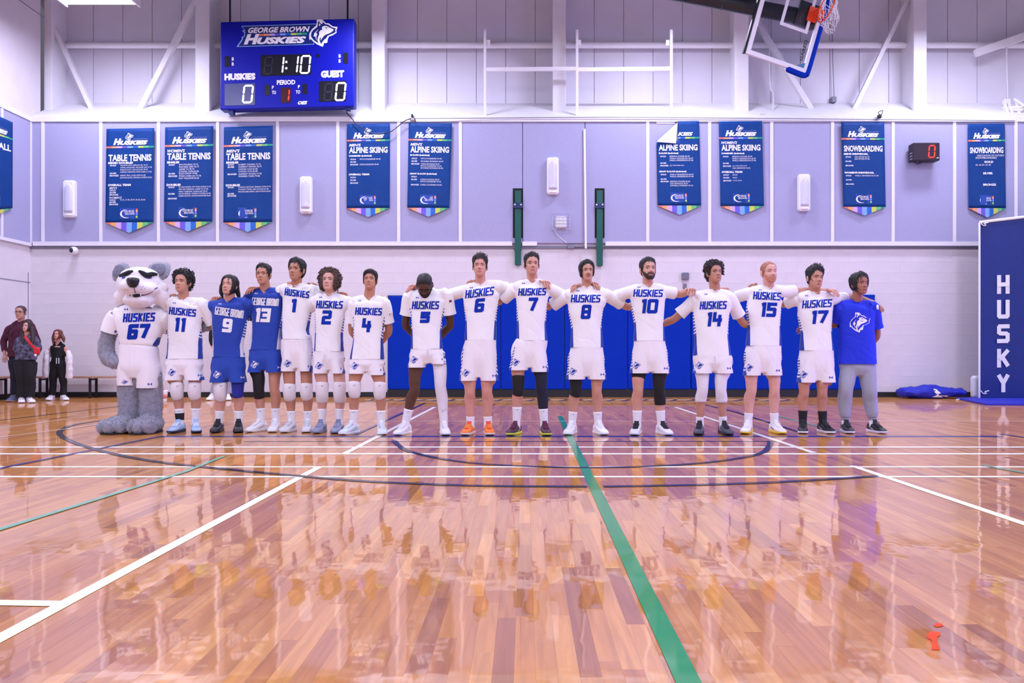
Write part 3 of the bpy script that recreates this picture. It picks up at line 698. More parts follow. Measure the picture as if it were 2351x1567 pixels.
# thin wires, conduits and boxes on the upper wall
t = empty('wall_conduit', P(1775, 262, 15.6), 'thin white conduit and box running down behind the glass backboard', 'pipe')
b = MB(); b.tube([P(1767, 40, 15.9), P(1768, 190, 15.9), P(1775, 215, 15.85), P(1774, 262, 15.5)], [.018] * 4, 6); b.build('pipe', M['white_paint'], t, sm=True)
b = MB(); b.box(P(1745, 270, 15.28) + Vector((0, 0, 0)), P(1757, 262, 15.28) + Vector((0, .1, 0))); b.build('box', M['grey_plastic'], t)
t = empty('wall_box', P(1915, 233, 16.0), 'small grey box with a cable on the upper wall, right of the backboard', 'control box')
b = MB(); b.bevbox(tuple(P(1910, 234, 16.0)), tuple(P(1921, 221, 16.0) + Vector((0, .1, 0))), .01); b.build('case', M['grey_plastic'], t)
b = MB(); b.tube([P(1915, 221, 16.05), P(1914, 190, 16.05), P(1911, 100, 16.05), P(1911, -40, 16.05)], [.008] * 4, 5); b.build('cable', M['grey_plastic'], t, sm=True)
t = empty('pipe_rack', P(2335, 250, 15.6), 'stubby white pipe rack on the sill at the far right', 'rack')
for k, (a, c) in enumerate((((2307, 240), (2315, 262)), ((2317, 238), (2325, 264)), ((2333, 236), (2341, 262)), ((2304, 248), (2345, 246)), ((2306, 253), (2346, 252)), ((2330, 228), (2352, 244)))):
    b = MB(); b.tube([P(*a, 15.55), P(*c, 15.4)], [.03, .03], 8, sub=1); b.build('tube', M['white_paint'], t, sm=True)
b = MB(); b.bevbox(tuple(P(2308, 238, 15.7)), tuple(P(2322, 226, 15.7) + Vector((0, .1, 0))), .015); b.build('box', M['plastic'], t)
b = MB(); b.tube([P(2313, 226, 15.8), P(2311, 105, 15.85)], [.015, .015], 6, sub=1); b.build('pipe', M['white_paint'], t, sm=True)
def cable(pts, label, r=.009, m='black', Y=15.05):
    b = MB(); b.tube([P(x, y, Y) for x, y in pts], [r] * len(pts), 6, sub=5); o = b.build('cable', M[m], org=P(*pts[0], Y), sm=True); return tag(o, label, 'cable')
cable([(795, 257), (800, 264), (808, 272), (816, 283), (828, 292), (845, 304), (870, 308), (895, 303), (915, 289), (928, 278), (943, 272)], 'black cable drooping from the scoreboard over the first alpine skiing banner')
t = empty('plug_adapter', P(946, 268, 15.1), 'black plug and white socket above the second alpine skiing banner', 'plug')
b = MB(); b.bevbox(tuple(P(943.5, 269, 15.03)), tuple(P(948, 261, 15.03) + Vector((0, .05, 0))), .008); b.build('plug', M['black'], t)
b = MB(); b.bevbox(tuple(P(940, 275, 15.06)), tuple(P(953, 268, 15.06) + Vector((0, .06, 0))), .008); b.build('socket', M['plastic'], t)
b = MB(); b.tube([P(946, 262, 15.05), P(950, 268, 15.03), P(955, 281, 15.05)], [.007] * 3, 6); b.build('cord', M['black'], t, sm=True)
b = MB(); b.tube([P(953, 272, 15.06), P(1100, 271, 15.1), P(1400, 269, 15.1), P(1900, 273, 15.1), P(2330, 277, 15.1)], [.007] * 5, 5); tag(b.build('cable', M['grey_plastic'], org=P(953, 272, 15.06), sm=True), 'long thin cable lying along the top ledge of the panels', 'cable')
t = empty('plug_adapter', P(2020, 268, 15.1), 'black plug with a looped cord above the snowboarding banner', 'plug')
b = MB(); b.bevbox(tuple(P(2017, 270, 15.03)), tuple(P(2025, 262, 15.03) + Vector((0, .06, 0))), .01); b.build('plug', M['black'], t)
b = MB(); b.tube([P(2021, 263, 15.05), P(2016, 259, 15.05), P(2021, 255, 15.05), P(2027, 254, 15.05), P(2024, 263, 15.05)], [.007] * 5, 6); b.build('cord', M['black'], t, sm=True)

# ---- banners
NX, NY = 14, 26
def banner(TL, TR, BL, BR, TIP, label, title, items, Y=YP - .03, f3raw=None, fold=False, wav=1.0, sub=None, seed=0):
    def uv(u, v):
        x = (TL[0] * (1 - u) + TR[0] * u) * (1 - v) + (BL[0] * (1 - u) + BR[0] * u) * v
        y = (TL[1] * (1 - u) + TR[1] * u) * (1 - v) + (BL[1] * (1 - u) + BR[1] * u) * v
        return x, y
    def wave(u, v):
        p = Vector((u * 3.1 + seed * 7.7, v * 2.2, seed * 1.3))
        return wav * (noise.noise(p) * .016 + noise.noise(p * 2.1) * .006 + (noise.noise(Vector((u * 6 + seed, v * .9, 2))) * .008 * max(0, 1 - v * 2.2)))
    WG = [[min(.02, wave(i / NX, j / NY)) for i in range(NX + 1)] for j in range(NY + 1)]
    def wv(u, v):      # the same facets as the cloth
        a, c = clamp(u) * NX, clamp(v) * NY; i, j = min(NX - 1, int(a)), min(NY - 1, int(c)); a -= i; c -= j
        return (WG[j][i] * (1 - a) + WG[j][i + 1] * a) * (1 - c) + (WG[j + 1][i] * (1 - a) + WG[j + 1][i + 1] * a) * c
    def f3(u, v, e=0.):
        x, y = uv(u, v)
        if f3raw: return f3raw(x, y, -.004 - e)
        return P(x, y, Y - .012 + wv(u, v) - e)
    t = empty('banner', f3(.5, 1.0), label, 'banner', 'blue honours banners on the fabric panels')
    b = MB(); vs = [f3(i / NX, j / NY) for j in range(NY + 1) for i in range(NX + 1)]; fs = []
    for j in range(NY):
        for i in range(NX):
            if fold and (i + .5) / NX < .47 and (j + .5) / NY < .25: continue
            a = j * (NX + 1) + i; fs.append((a, a + 1, a + NX + 2, a + NX + 1))
    b.add(vs, fs); cl = b.build('cloth', M['banner'], t, sm=True)
    sol = cl.modifiers.new('s', 'SOLIDIFY'); sol.thickness = .003; sol.offset = -1
    def tipv(u): return 1 + (TIP[1] - (BL[1] + BR[1]) / 2) / (BL[1] - TL[1]) * (1 - abs(2 * u - 1))
    b = MB()
    for k in range(9):
        for h in (0, 1):
            u0 = (k + h / 2) / 9; u1 = u0 + .5 / 9
            b.add([f3(u0, .998, .001), f3(u1, .998, .001), f3(u1, tipv(u1), .001), f3(u0, tipv(u0), .001)], [(0, 1, 2, 3)], k)
    b.build('pennant_tip', M['rain'], t)
    b = MB(); k0 = 4.5 if fold else 0
    for k in range(18):
        if k / 2 < k0: continue
        u0, u1 = k / 18, (k + 1) / 18; b.add([f3(u0, .188, .006), f3(u1, .188, .006), f3(u1, .207, .006), f3(u0, .207, .006)], [(0, 1, 2, 3)], k // 2)
    b.build('rainbow_stripe', M['rain'], t)
    b = MB(); asp = (TR[0] - TL[0]) / (BL[1] - TL[1])
    def q(u, v): return f3(u, v, .0065)
    def put(s, u, v, h, bold=.0, shear=0., wmax=None, stretch=1.):
        vs, fs, w, hh = text2d(s, bold, shear); u1 = u + h / hh * w / asp * stretch
        if wmax and u1 > wmax: u1 = wmax
        text_add(b, s, u, v - h / 2, u1, v + h / 2, q, 0, bold, shear)
    if fold: text_add(b, 'KIES', .5, .13, .85, .173, q, 0, .05, .25)
    else:
        text_add(b, 'H', .145, .105, .315, .175, q, 0, .07, .3); text_add(b, 'USKIES', .285, .128, .87, .175, q, 0, .07, .3)
        for lay, pg in emblem(0, 0, 1, 1):
            if lay in (0, 2): poly_add(b, [(.40 + x * .17, .048 + y * .082) for x, y in pg], lambda u, v, e=.006 + .0012 * lay: f3(u, v, e), 0)
            elif lay == 1: poly_add(b, [(.40 + x * .17, .048 + y * .082) for x, y in pg], lambda u, v: f3(u, v, .0072), 1)
        text_add(b, 'GEORGE BROWN', .56, .106, .87, .121, q, 2, .02, .25)
    if sub: text_add(b, sub, .05, .235, .05 + .045 * len(sub) + .05, .268, q, 0, .03, .25)
    text_add(b, title, .05, .275, .95, .348, q, 0, .035)
    for it in items:
        v, kind, s = it[:3]
        if kind == 'h': put(s, .045, v, .023, .06, 0, .95, 1.25)
        elif kind == 'i': put(s, .075, v, .022, .01, .25, .95)
        elif kind == 'c': put(s, .5 - .028 * len(s) * .62, v, .026, .05, 0, .95, 1.2)
        elif kind == 'n': put(s, .24 if len(s) > 16 else .2, v, .022, .0, 0, .97, 1.)
        else:
            put(s, .08, v, .016, .03, 0, .27, 1.15)
            for r, nm in enumerate(it[3:]): put(nm, .30, v + r * .024, .0165, .0, 0, .96, .98)
    # crest of the college: swoosh, two words, small rainbow bar
    b.add([q(.30, .845) + Vector((0, .002, 0)), q(.62, .845) + Vector((0, .002, 0)), q(.62, .96) + Vector((0, .002, 0)), q(.30, .96) + Vector((0, .002, 0))], [(0, 1, 2, 3)], 12)
    text_add(b, 'GEORGE', .385, .868, .60, .893, q, 0, .01); text_add(b, 'BROWN', .415, .897, .61, .918, q, 0, .01)
    N = 16
    for k in range(N):
        a0, a1 = [radians_(100 + 190 * j / N) for j in (k, k + 1)]
        w0, w1 = [.006 + .03 * sin(pi * j / N) for j in (k, k + 1)]
        def cp(a, r): return (.455 + cos(a) * (.115 + r), .905 - sin(a) * (.042 + r * .35))
        p4 = [cp(a0, 0), cp(a1, 0), cp(a1, w1), cp(a0, w0)]
        b.add([q(*p) for p in p4], [(0, 1, 2, 3)])
    for k in range(8): b.add([q(.635, .855 + k * .0125), q(.675, .855 + k * .0125), q(.675, .8675 + k * .0125), q(.635, .8675 + k * .0125)], [(0, 1, 2, 3)], 3 + k)
    tag(b.build('lettering', [M['ink'], M['banner'], M['ink_grey']] + M['rain'] + [mcol('crest_patch', (14, 66, 160))], t), kind='stuff')
    if fold:
        b = MB(); A, B_, C = P(1555.5, 281.5, Y - .03), P(1507, 325.5, Y - .05), P(1552, 329, Y - .045)
        D = P(1545, 308, Y - .075)
        for s in (0, .004): b.add([A + Vector((0, s, 0)), B_ + Vector((0, s, 0)), C + Vector((0, s, 0)), D + Vector((0, s, 0))], [(0, 1, 3), (1, 2, 3), (2, 0, 3)])
        b.build('folded_corner', M['plastic'], t)
        b = MB(); b.bevbox(tuple(P(1507, 284, YP - .01)), tuple(P(1549, 278, YP - .01) + Vector((0, .01, 0))), .004); b.build('hanging_strip', M['plastic'], t)
radians_ = math.radians
def lw(x, y, e): # left side wall: a pixel ray met with the wall plane
    xw = XL + .075 - e * 0 ; Yr = xw * F / (x - CX) if abs(x - CX) > 1 else 14
    p = P(x, y, Yr); p.x -= e; return p
banner((-62, 240), (28.5, 281), (-62, 487), (28, 477.5), (-20, 500), 'partly seen blue football banner on the left side wall', 'FOOTBALL', [(.37, 'h', '            AND'), (.55, 'h', '         SILVER'), (.69, 'h', '        BRONZE')], f3raw=lw, seed=1)
banner((244.5, 295.7), (354, 293.7), (241.8, 511), (351.4, 510), (295.3, 534), 'blue table tennis banner listing mixed doubles and overall team, leftmost full one', 'TABLE TENNIS',
  [(.365, 'h', 'MIXED DOUBLES'), (.392, 'm', 'GOLD', 'PAULINE LAM, GERALD GIL 76-77', 'AMAR LAKHANEY, PAULINE LAM 77-78', 'PHILLIP KUST, LISE LECLAIR 78-79', 'CHARLES CADOGAN, FONG CHEN LU 79-80'), (.475, 'm', 'SILVER'), (.5, 'm', 'BRONZE', 'HENRY ENG, SUSIE WEN 81-82', 'EDMOND LEUNG, MARYELLA MORITO 82-83'),
   (.6, 'h', 'OVERALL TEAM'), (.632, 'i', "MEN'S"), (.657, 'm', 'GOLD'), (.681, 'm', 'SILVER'), (.704, 'm', 'BRONZE'), (.735, 'i', "WOMEN'S"), (.76, 'm', 'GOLD', '75-76, 77-78, 78-79, 81-82, 82-83'), (.783, 'm', 'SILVER'), (.806, 'm', 'BRONZE')], seed=2)
banner((379.4, 292.2), (490, 289.4), (376.3, 509), (487, 508), (430.4, 531), "blue women's table tennis banner with singles and doubles lists", 'TABLE TENNIS',
  [(.372, 'h', 'SINGLES'), (.398, 'm', 'GOLD', 'EVA POLIDKA 72-73', 'RACHEAL KEM 76-77', 'ANNE YU 78-79', 'DONNA CHIN 82-83'), (.492, 'm', 'SILVER', 'ELLIE CHOW 79-80'), (.518, 'm', 'BRONZE', 'FONG CHEN LIU 77-78', 'DAY WILLIAMS 82-83'),
   (.61, 'h', 'DOUBLES'), (.635, 'm', 'GOLD', 'DI LIAN ADAMS, HOY YING CHENG 72-73', 'KEE YIN CHEONG, ANNE YU 77-78', 'MARY CHEONG, SUSAN NG 78-79'), (.705, 'm', 'SILVER', 'SYLVIA BEZDAL, NARGIS YUSUFALI 81-82', 'DEBBIE KISSOAN, DIANE MOHAMMED 82-83'), (.755, 'm', 'BRONZE')], sub="WOMEN'S", seed=3)
banner((514.3, 292), (626.7, 288.5), (512.8, 510.7), (624.8, 509), (569, 532), "blue men's table tennis banner right of the women's one, rumpled top", 'TABLE TENNIS',
  [(.372, 'h', 'SINGLES'), (.396, 'm', 'GOLD', 'ROBERT CHUNG 71-72'), (.42, 'm', 'SILVER', 'CLEMENT WONG 78-79', 'CHONG COA 81-82', 'CHONG COA 82-83'), (.495, 'm', 'BRONZE', 'CLEMENT WONG 77-78', 'WARREN TANG 79-80'),
   (.61, 'h', 'DOUBLES'), (.633, 'm', 'GOLD', 'CHARLES CADOGAN, HENRICK CHAN 77-78', 'STANLEY TANG, LEN OCHOA 81-82', 'MAURICE BELLIVEAU, LEN OCHOA 82-83'), (.7, 'm', 'SILVER'), (.722, 'm', 'BRONZE')], sub="MEN'S", wav=1.4, seed=4)
banner((796.7, 284.7), (895, 283), (796, 477.6), (894.5, 477), (845, 498), "blue men's alpine skiing banner for combined, left of the slalom one", 'ALPINE SKIING',
  [(.382, 'h', 'COMBINED (Individual)'), (.42, 'm', 'GOLD', 'MITCH McDERMID 94-95'), (.452, 'm', 'SILVER'), (.483, 'm', 'BRONZE', 'STEVE DICKSON 90-91'), (.6, 'h', 'OVERALL TEAM'), (.635, 'm', 'GOLD'), (.668, 'm', 'SILVER'), (.702, 'm', 'BRONZE')], sub="MEN'S", seed=5)
banner((938.4, 282), (1037.6, 283.7), (935, 476.5), (1031.8, 477), (982.4, 497.3), "blue men's alpine skiing banner for slalom and giant slalom", 'ALPINE SKIING',
  [(.38, 'h', 'SLALOM (Individual)'), (.418, 'm', 'GOLD', 'MITCH McDERMID 94-95'), (.45, 'm', 'SILVER', 'RICHARD ROMANO 06-07'), (.482, 'm', 'BRONZE', 'STEVE DICKSON 90-91', 'MITCH McDERMID 93-94', 'RICHARD ROMANO 05-06'),
   (.6, 'h', 'GIANT SLALOM (Individual)'), (.633, 'm', 'GOLD'), (.666, 'm', 'SILVER', 'STEVE DICKSON 90-91', 'MITCH McDERMID 94-95'), (.728, 'm', 'BRONZE', 'CHRIS COUSINEAU 04-05')], sub="MEN'S", seed=6)
banner((1506.5, 278.6), (1605, 277.6), (1510, 472), (1609.6, 472), (1559.6, 493), 'blue alpine skiing banner with its white top corner folded down', 'ALPINE SKIING',
  [(.38, 'h', 'SLALOM (Individual)'), (.415, 'm', 'GOLD', 'BRENDA POWER 89-90', 'MARLA HENDERSON 06-07', 'MARLA HENDERSON 07-08'), (.495, 'm', 'SILVER'), (.525, 'm', 'BRONZE', 'JILL THATCHER 95-96'), (.597, 'h', 'GIANT SLALOM (Individual)'), (.63, 'm', 'GOLD', 'MARLA HENDERSON 06-07', 'MARLA HENDERSON 07-08'),
   (.685, 'm', 'SILVER'), (.713, 'm', 'BRONZE', 'BRENDA POWER 89-90', 'LISA RENWICK 90-91', 'DANIELLE SWEENEY 02-03')], fold=True, seed=7)
banner((1650, 278.6), (1749.4, 278), (1654, 473), (1754, 472.4), (1704.5, 493), "blue women's alpine skiing banner right of the folded one", 'ALPINE SKIING',
  [(.38, 'h', 'COMBINED (Individual)'), (.415, 'm', 'GOLD', 'BRENDA POWER 89-90', 'MARLA HENDERSON 06-07', 'MARLA HENDERSON 07-08'), (.495, 'm', 'SILVER'), (.528, 'm', 'BRONZE', 'JILL THATCHER 95-96', 'LISA RENWICK 90-91'), (.597, 'h', 'OVERALL TEAM'), (.632, 'm', 'GOLD', '89-90'), (.665, 'm', 'SILVER', '90-91'), (.7, 'm', 'BRONZE', '91-92, 03-04')], sub="WOMEN'S", seed=8)
banner((1931, 280), (2030, 280.6), (1936, 475), (2033.6, 475), (1985, 494.5), "blue snowboarding banner with men's and women's lists, left of the red shot clock", 'SNOWBOARDING',
  [(.375, 'h', "MEN'S INDIVIDUAL"), (.41, 'm', 'GOLD', 'IAN PETRIE 06-07', 'IAN PETRIE 07-08'), (.462, 'm', 'SILVER'), (.512, 'm', 'BRONZE'), (.595, 'h', "WOMEN'S INDIVIDUAL"), (.63, 'm', 'GOLD', 'MARLA HENDERSON 07-08'), (.68, 'm', 'SILVER'), (.73, 'm', 'BRONZE')], seed=9)
banner((2222, 285), (2307, 283.7), (2224, 477.7), (2309.5, 478), (2266, 499), 'blue creased snowboarding banner at the far right of the wall', 'SNOWBOARDING',
  [(.325 + .05, 'n', 'ASSOCIATION OF ONTARIO'), (.402, 'n', '   SNOWBOARDERS'), (.45, 'c', 'GOLD'), (.487, 'n', '05, 06-07, 07-08'), (.585, 'c', 'SILVER'), (.72, 'c', 'BRONZE')], wav=2.2, seed=10)

# ---- scoreboard
def seg7(b, d, x0, y0, x1, y1, w, f3, mi, shear=.1):
    on = {'0': 'abcdef', '1': 'bc', '8': 'abcdefg'}[d]; ym = (y0 + y1) / 2; g = .8
    S = {'a': ((x0 + g, y0), (x1 - g, y0)), 'd': ((x0 + g, y1), (x1 - g, y1)), 'g': ((x0 + g, ym), (x1 - g, ym)), 'f': ((x0, y0 + g), (x0, ym - g)), 'e': ((x0, ym + g), (x0, y1 - g)), 'b': ((x1, y0 + g), (x1, ym - g)), 'c': ((x1, ym + g), (x1, y1 - g))}
    for k in on:
        (ax, ay), (cx, cy) = S[k]; L = math.hypot(cx - ax, cy - ay); tx, ty = (cx - ax) / L, (cy - ay) / L; h = w / 2
        q = [(ax, ay), (ax + tx * h - ty * h, ay + ty * h + tx * h), (cx - tx * h - ty * h, cy - ty * h + tx * h), (cx, cy), (cx - tx * h + ty * h, cy - ty * h - tx * h), (ax + tx * h + ty * h, ay + ty * h - tx * h)]
        b.add([f3(x + (ym - y) * shear, y) for x, y in q], [(0, 1, 2, 3, 4, 5)], mi)
YS = 14.9; SL = -.0255
def sb(x, y, e=0.): return P(x, y + SL * (x - 660), YS - e)
c = P(660, 252, YS)
t = empty('scoreboard', c, 'blue electronic scoreboard hanging above the table tennis banners', 'scoreboard')
b = MB(); R = [(506, 46), (813, 46), (813, 249), (505, 249)]
fr = [sb(506, 50 - 4 - 0), sb(813, 46), sb(813, 248), sb(505, 248)]; bk = [p + Vector((0, .22, 0)) for p in fr]
b.add(fr + bk, [(0, 1, 2, 3), (7, 6, 5, 4), (0, 4, 5, 1), (1, 5, 6, 2), (2, 6, 7, 3), (3, 7, 4, 0)]); cab = b.build('cabinet', M['board_blue'], t)
bv = cab.modifiers.new('b', 'BEVEL'); bv.width = .02; bv.segments = 2
def S2(x, y): # crop pixels of the close view to frame pixels, slope taken out
    X_, Y_ = 480 + x / 5.403, y / 5.403; return X_, Y_ - SL * (X_ - 660)
def sbox(x0, y0, x1, y1, name, m, e=.006, d=.004):
    X0, Y0 = S2(x0, y0); X1, Y1 = S2(x1, y1); b = MB()
    f = [sb(X0, Y0, e), sb(X1, Y0, e), sb(X1, Y1, e), sb(X0, Y1, e)]; k = [p + Vector((0, e, 0)) for p in f]
    b.add(f + k, [(0, 1, 2, 3), (0, 4, 5, 1), (1, 5, 6, 2), (2, 6, 7, 3), (3, 7, 4, 0)]); return b.build(name, m, t)
clock = sbox(640, 683, 1262, 925, 'clock_display', M['led_off']); home = sbox(193, 1040, 570, 1300, 'home_display', mcol('led_glass_painted_glare', (70, 74, 120), .28)); guest = sbox(1362, 1008, 1700, 1252, 'guest_display', M['led_off']); per = sbox(892, 1085, 1012, 1272, 'period_display', M['led_redbox'])  # home display glass coloured paler, the reflection on it painted into the colour
for q in ((195, 697, 260, 825), (1662, 655, 1724, 785), (690, 1052, 755, 1178), (1158, 1040, 1216, 1165), (1328, 670, 1372, 708)): sbox(*q, 'small_display', M['led_off'])
f9 = lambda x, y: sb(x, y, .010)
def dig(parent, d, x0, y0, x1, y1, m, w=4., g=False):
    b = MB(); X0, Y0 = S2(x0, y0); X1, Y1 = S2(x1, y1); seg7(b, d, X0, Y0, X1, Y1, w, f9 if not g else (lambda x, y: sb(x, y, .008)), 0); b.build('digit' if not g else 'unlit_digit', m, parent)
dig(clock, '1', 820, 705, 918, 905, M['led_white'], 3.0); dig(clock, '1', 1005, 695, 1097, 900, M['led_white'], 3.0); dig(clock, '0', 1142, 695, 1247, 903, M['led_white'], 3.5)
dig(clock, '8', 690, 712, 780, 912, M['led_ghost'], 2.6, True)
b = MB()
for y in (768, 846):
    X_, Y_ = S2(958, y); b.ell(sb(X_, Y_, .01), (.02, .006, .02), seg=10, rg=5)
b.build('colon', M['led_white'], clock)
dig(home, '0', 428, 1063, 535, 1268, M['led_white'], 3.7); dig(guest, '0', 1577, 1030, 1685, 1240, M['led_white'], 3.7); dig(guest, '8', 1435, 1038, 1525, 1240, M['led_ghost'], 2.6, True); dig(per, '1', 905, 1110, 990, 1248, M['led_red'], 2.8)
b = MB(); f5 = lambda x, y: sb(x, y, .006)
def stx(s, x0, y0, x1, y1, bold=.03, shear=0., ex=0.):
    X0, Y0 = S2(x0, y0); X1, Y1 = S2(x1, y1); ym = (Y0 + Y1) / 2; hh = (y1 - y0) / 5.403 + SL * 0
    text_add(b, s, X0, ym - hh / 2 + 0, X1, ym + hh / 2, f5, 0, bold, shear)
stx('HUSKIES', 190, 908, 575, 992, .07); stx('GUEST', 1387, 872, 1675, 962, .07); stx('PERIOD', 840, 990, 1070, 1050, .04)
for q in (('B', 282, 710, 308, 752), ('B', 282, 772, 308, 814), ('B', 1608, 672, 1634, 714), ('B', 1608, 734, 1634, 776), ('P', 780, 1062, 804, 1104), ('TO', 780, 1124, 830, 1168), ('P', 1102, 1054, 1128, 1096), ('TO', 1076, 1118, 1130, 1162)): stx(*q, .03)
stx('OES', 1100, 1252, 1220, 1296, .06, .3)
tag(b.build('lettering', M['ink'], t), kind='stuff')
b = MB()
def crest(poly, e, mi): poly_add(b, [S2(*p) for p in poly], lambda x, y: sb(x, y, e), mi)
crest([(400, 322), (1335, 292), (1300, 552), (340, 582), (410, 480), (400, 460), (432, 448), (438, 410), (408, 380), (440, 375)], .004, 2)
crest([(412, 330), (1330, 300), (1296, 546), (362, 574), (424, 482), (416, 468), (444, 452), (450, 402), (428, 388), (452, 382)], .005, 1)
X0, Y0 = S2(1245, 245); X1, Y1 = S2(1590, 578)
for lay, pg in emblem(X0 - 1, Y0 + SL * 30, X1 - X0 + 2, Y1 - Y0): poly_add(b, pg, lambda x, y, e=.007 + .001 * lay: sb(x, y, e), 0 if lay in (0, 2) else 1)
for s, q, bo in (('GEORGE BROWN', (484, 330, 1250, 400), .04), ('H', (430, 422, 625, 550), .06), ('USKIES', (592, 456, 1205, 542), .06)):
    X0, Y0 = S2(q[0], q[1] + (6 if s == 'GEORGE BROWN' else 0)); X1, Y1 = S2(q[2], q[3]); hh = (q[3] - q[1]) / 5.403; ym = (Y0 + Y1) / 2
    text_add(b, s, X0, ym - hh / 2, X1, ym + hh / 2, lambda x, y: sb(x, y, .009), 0, bo, .28)
for k in range(9):
    x0, x1 = 614 + k * 67, 614 + (k + 1) * 67; crest([(x0, 422 - (x0 - 614) * .03), (x1, 422 - (x1 - 614) * .03), (x1, 448 - (x1 - 614) * .03), (x0, 448 - (x0 - 614) * .03)], .008, 3 + k)
o = b.build('crest', [M['ink'], M['board_navy'], mcol('pale_blue_print', (140, 190, 236))] + M['rain'], t); tag(o, kind='stuff')
for px, py in ((530, 262), (797, 252)):
    b = MB(); p = P(px - 5, py - 6, YS + .06); b.box((p.x, YS + .04, p.z - .05), (p.x + .09, YS + .16, p.z + .04)); b.build('foot', M['board_navy'], t)
for px in (528, 798):
    b = MB(); p = P(px, 50, YS + .11); b.tube([p, p + Vector((0, 0, 2.6))], [.018, .018], 8, sub=1, cap='flat'); b.build('hanger', M['steel'], t)

# ---- shot clock
c = P(2125, 350, YP); t = empty('shot_clock', c, 'small dark box on the panels showing a red zero', 'clock')
b = MB(); a = P(2097, 327, YP - .25); d = P(2158, 368, YP - .25); b.bevbox((a.x, YP - .25, d.z), (d.x, YP - .06, a.z), .012); b.build('case', mcol('shot_clock_case', (34, 14, 36), .45), t)
b = MB(); seg7(b, '0', 2133, 334, 2146, 361, 2.6, lambda x, y: P(x, y, YP - .256), 0, .06); b.build('digit', M['led_red'], t)
b = MB(); text_add(b, 'OES', 2150, 361, 2155.5, 363.4, lambda x, y: P(x, y, YP - .254), 0, .04, .2); b.build('lettering', M['ink'], t)
b = MB(); b.box((a.x + .1, YP - .08, c.z - .12), (d.x - .1, YP, c.z + .12)); b.build('wall_bracket', M['steel'], t)
b = MB()
for k in range(3): z = d.z + .03 + k * .055; b.box((a.x - .006, YP - .22, z), (a.x + .002, YP - .12, z + .02))
b.build('side_slot', M['chrome'], t)
b = MB(); b.tube([P(2098, 368, YP - .15), P(2104, 376, YP - .15), P(2114, 374, YP - .12)], [.008] * 3, 6); b.build('cable', M['black'], t, sm=True)

# ---- folded-up basketball backstop
YB = 12.7; s_ = F / YB
C0 = P(1849, 170, YB)
uu = Vector((.258, -.05, .962)).normalized(); vv = Vector((-.955, -.17, .25)); vv = (vv - uu * vv.dot(uu)).normalized(); nn = vv.cross(uu).normalized()
if nn.y > 0: nn = -nn
def bb(u, v, n=0.): return C0 + uu * u + vv * v + nn * n
W_, H_ = 1.83, 1.07
t = empty('basketball_backstop', C0, 'glass basketball backboard folded up sideways at the top right, orange rim and net', 'backboard')
def slab(b, u0, u1, v0, v1, n0, n1, mi=0):
    b.add([bb(u, v, n) for n in (n0, n1) for u, v in ((u0, v0), (u1, v0), (u1, v1), (u0, v1))], [(0, 3, 2, 1), (4, 5, 6, 7), (0, 1, 5, 4), (1, 2, 6, 5), (2, 3, 7, 6), (3, 0, 4, 7)], mi)
b = MB(); slab(b, .03, W_ - .03, .03, H_ - .03, -.008, .008); b.build('glass', M['glass'], t)
b = MB()
for q in ((0, W_, 0, .06), (0, W_, H_ - .07, H_), (0, .07, .06, H_ - .07), (W_ - .07, W_, .06, H_ - .07)): slab(b, *q, -.03, .022)
b.build('frame', M['white_paint'], t)
b = MB(); slab(b, .0, W_, H_, H_ + .035, -.045, .0); b.build('top_rail', M['steel'], t)
b = MB(); slab(b, .60, 1.23, .16, .21, .008, .012); slab(b, .60, 1.23, .60, .65, .008, .012); slab(b, .60, .65, .21, .60, .008, .012); slab(b, 1.18, 1.23, .21, .60, .008, .012); b.build('target_square', M['white_paint'], t)
b = MB(); b.tube([bb(-.02, .30), bb(-.03, .10), bb(-.02, .0), bb(.06, -.03), bb(.5, -.035), bb(1.3, -.035), bb(1.77, -.03), bb(1.85, 0), bb(1.86, .3)], [.045] * 9, 10, sub=4); b.build('edge_padding', M['pad'], t, sm=True)
b = MB(); slab(b, .80, 1.03, .08, .24, .012, .03); slab(b, .83, 1.0, .10, .14, .03, .17); slab(b, .85, .98, .02, .10, .02, .14); b.build('rim_bracket', M['orange'], t)
RC = bb(.915, .14, .17 + .229)
b = MB(); rp = [RC + uu * cos(2 * pi * k / 28) * .229 + nn * sin(2 * pi * k / 28) * .229 for k in range(29)]
b.tube(rp, [.011] * 29, 8, sub=1, cap='flat'); b.build('rim', M['orange'], t, sm=True)
b = MB(); rn = random.Random(5)
for k in range(14):
    for sg in (-1, 1):
        p = rp[(2 * k) % 28]; pts = [p]; drift = Vector((.26 + .03 * rn.random(), -.05, 0))
        for j in range(1, 6):
            base = rp[(2 * k + sg * j) % 28]; f = j / 5
            pts.append(base.lerp(RC, .42 * f) + Vector((0, 0, -.30 * f)) + drift * f * .35 + Vector((rn.uniform(-.02, .02), rn.uniform(-.02, .02), rn.uniform(-.02, .02))))
        b.tube(pts, [.0042] * 6, 5, sub=2, cap='flat')
b.build('net', M['net'], t)
b = MB(); b.tube([P(1470, -32, YB + .15), bb(.91, .22, -.16)], [.125, .125], 16, sub=1); b.build('mast', M['blackpipe'], t, sm=True)
b = MB(); slab(b, .72, 1.1, .06, .40, -.10, -.03); b.build('mounting_plate', M['blackpipe'], t)
b = MB(); b.tube([P(1664, -12, YB + .03), P(1655, 24, YB + .03)], [.008, .008], 6, sub=1); b.build('wire', M['chrome'], t)
b = MB()
text_add(b, 'GARED', 0, 0, .34, .055, lambda x, y: bb(.17 + x, .17 - y, .013), 0, .03)
b.add([bb(.06, .06, .012), bb(.16, .06, .012), bb(.06, .22, .012)], [(0, 1, 2)], 1)
b.build('lettering', [M['steel'], mcol('teal_print', (60, 120, 150))], t)

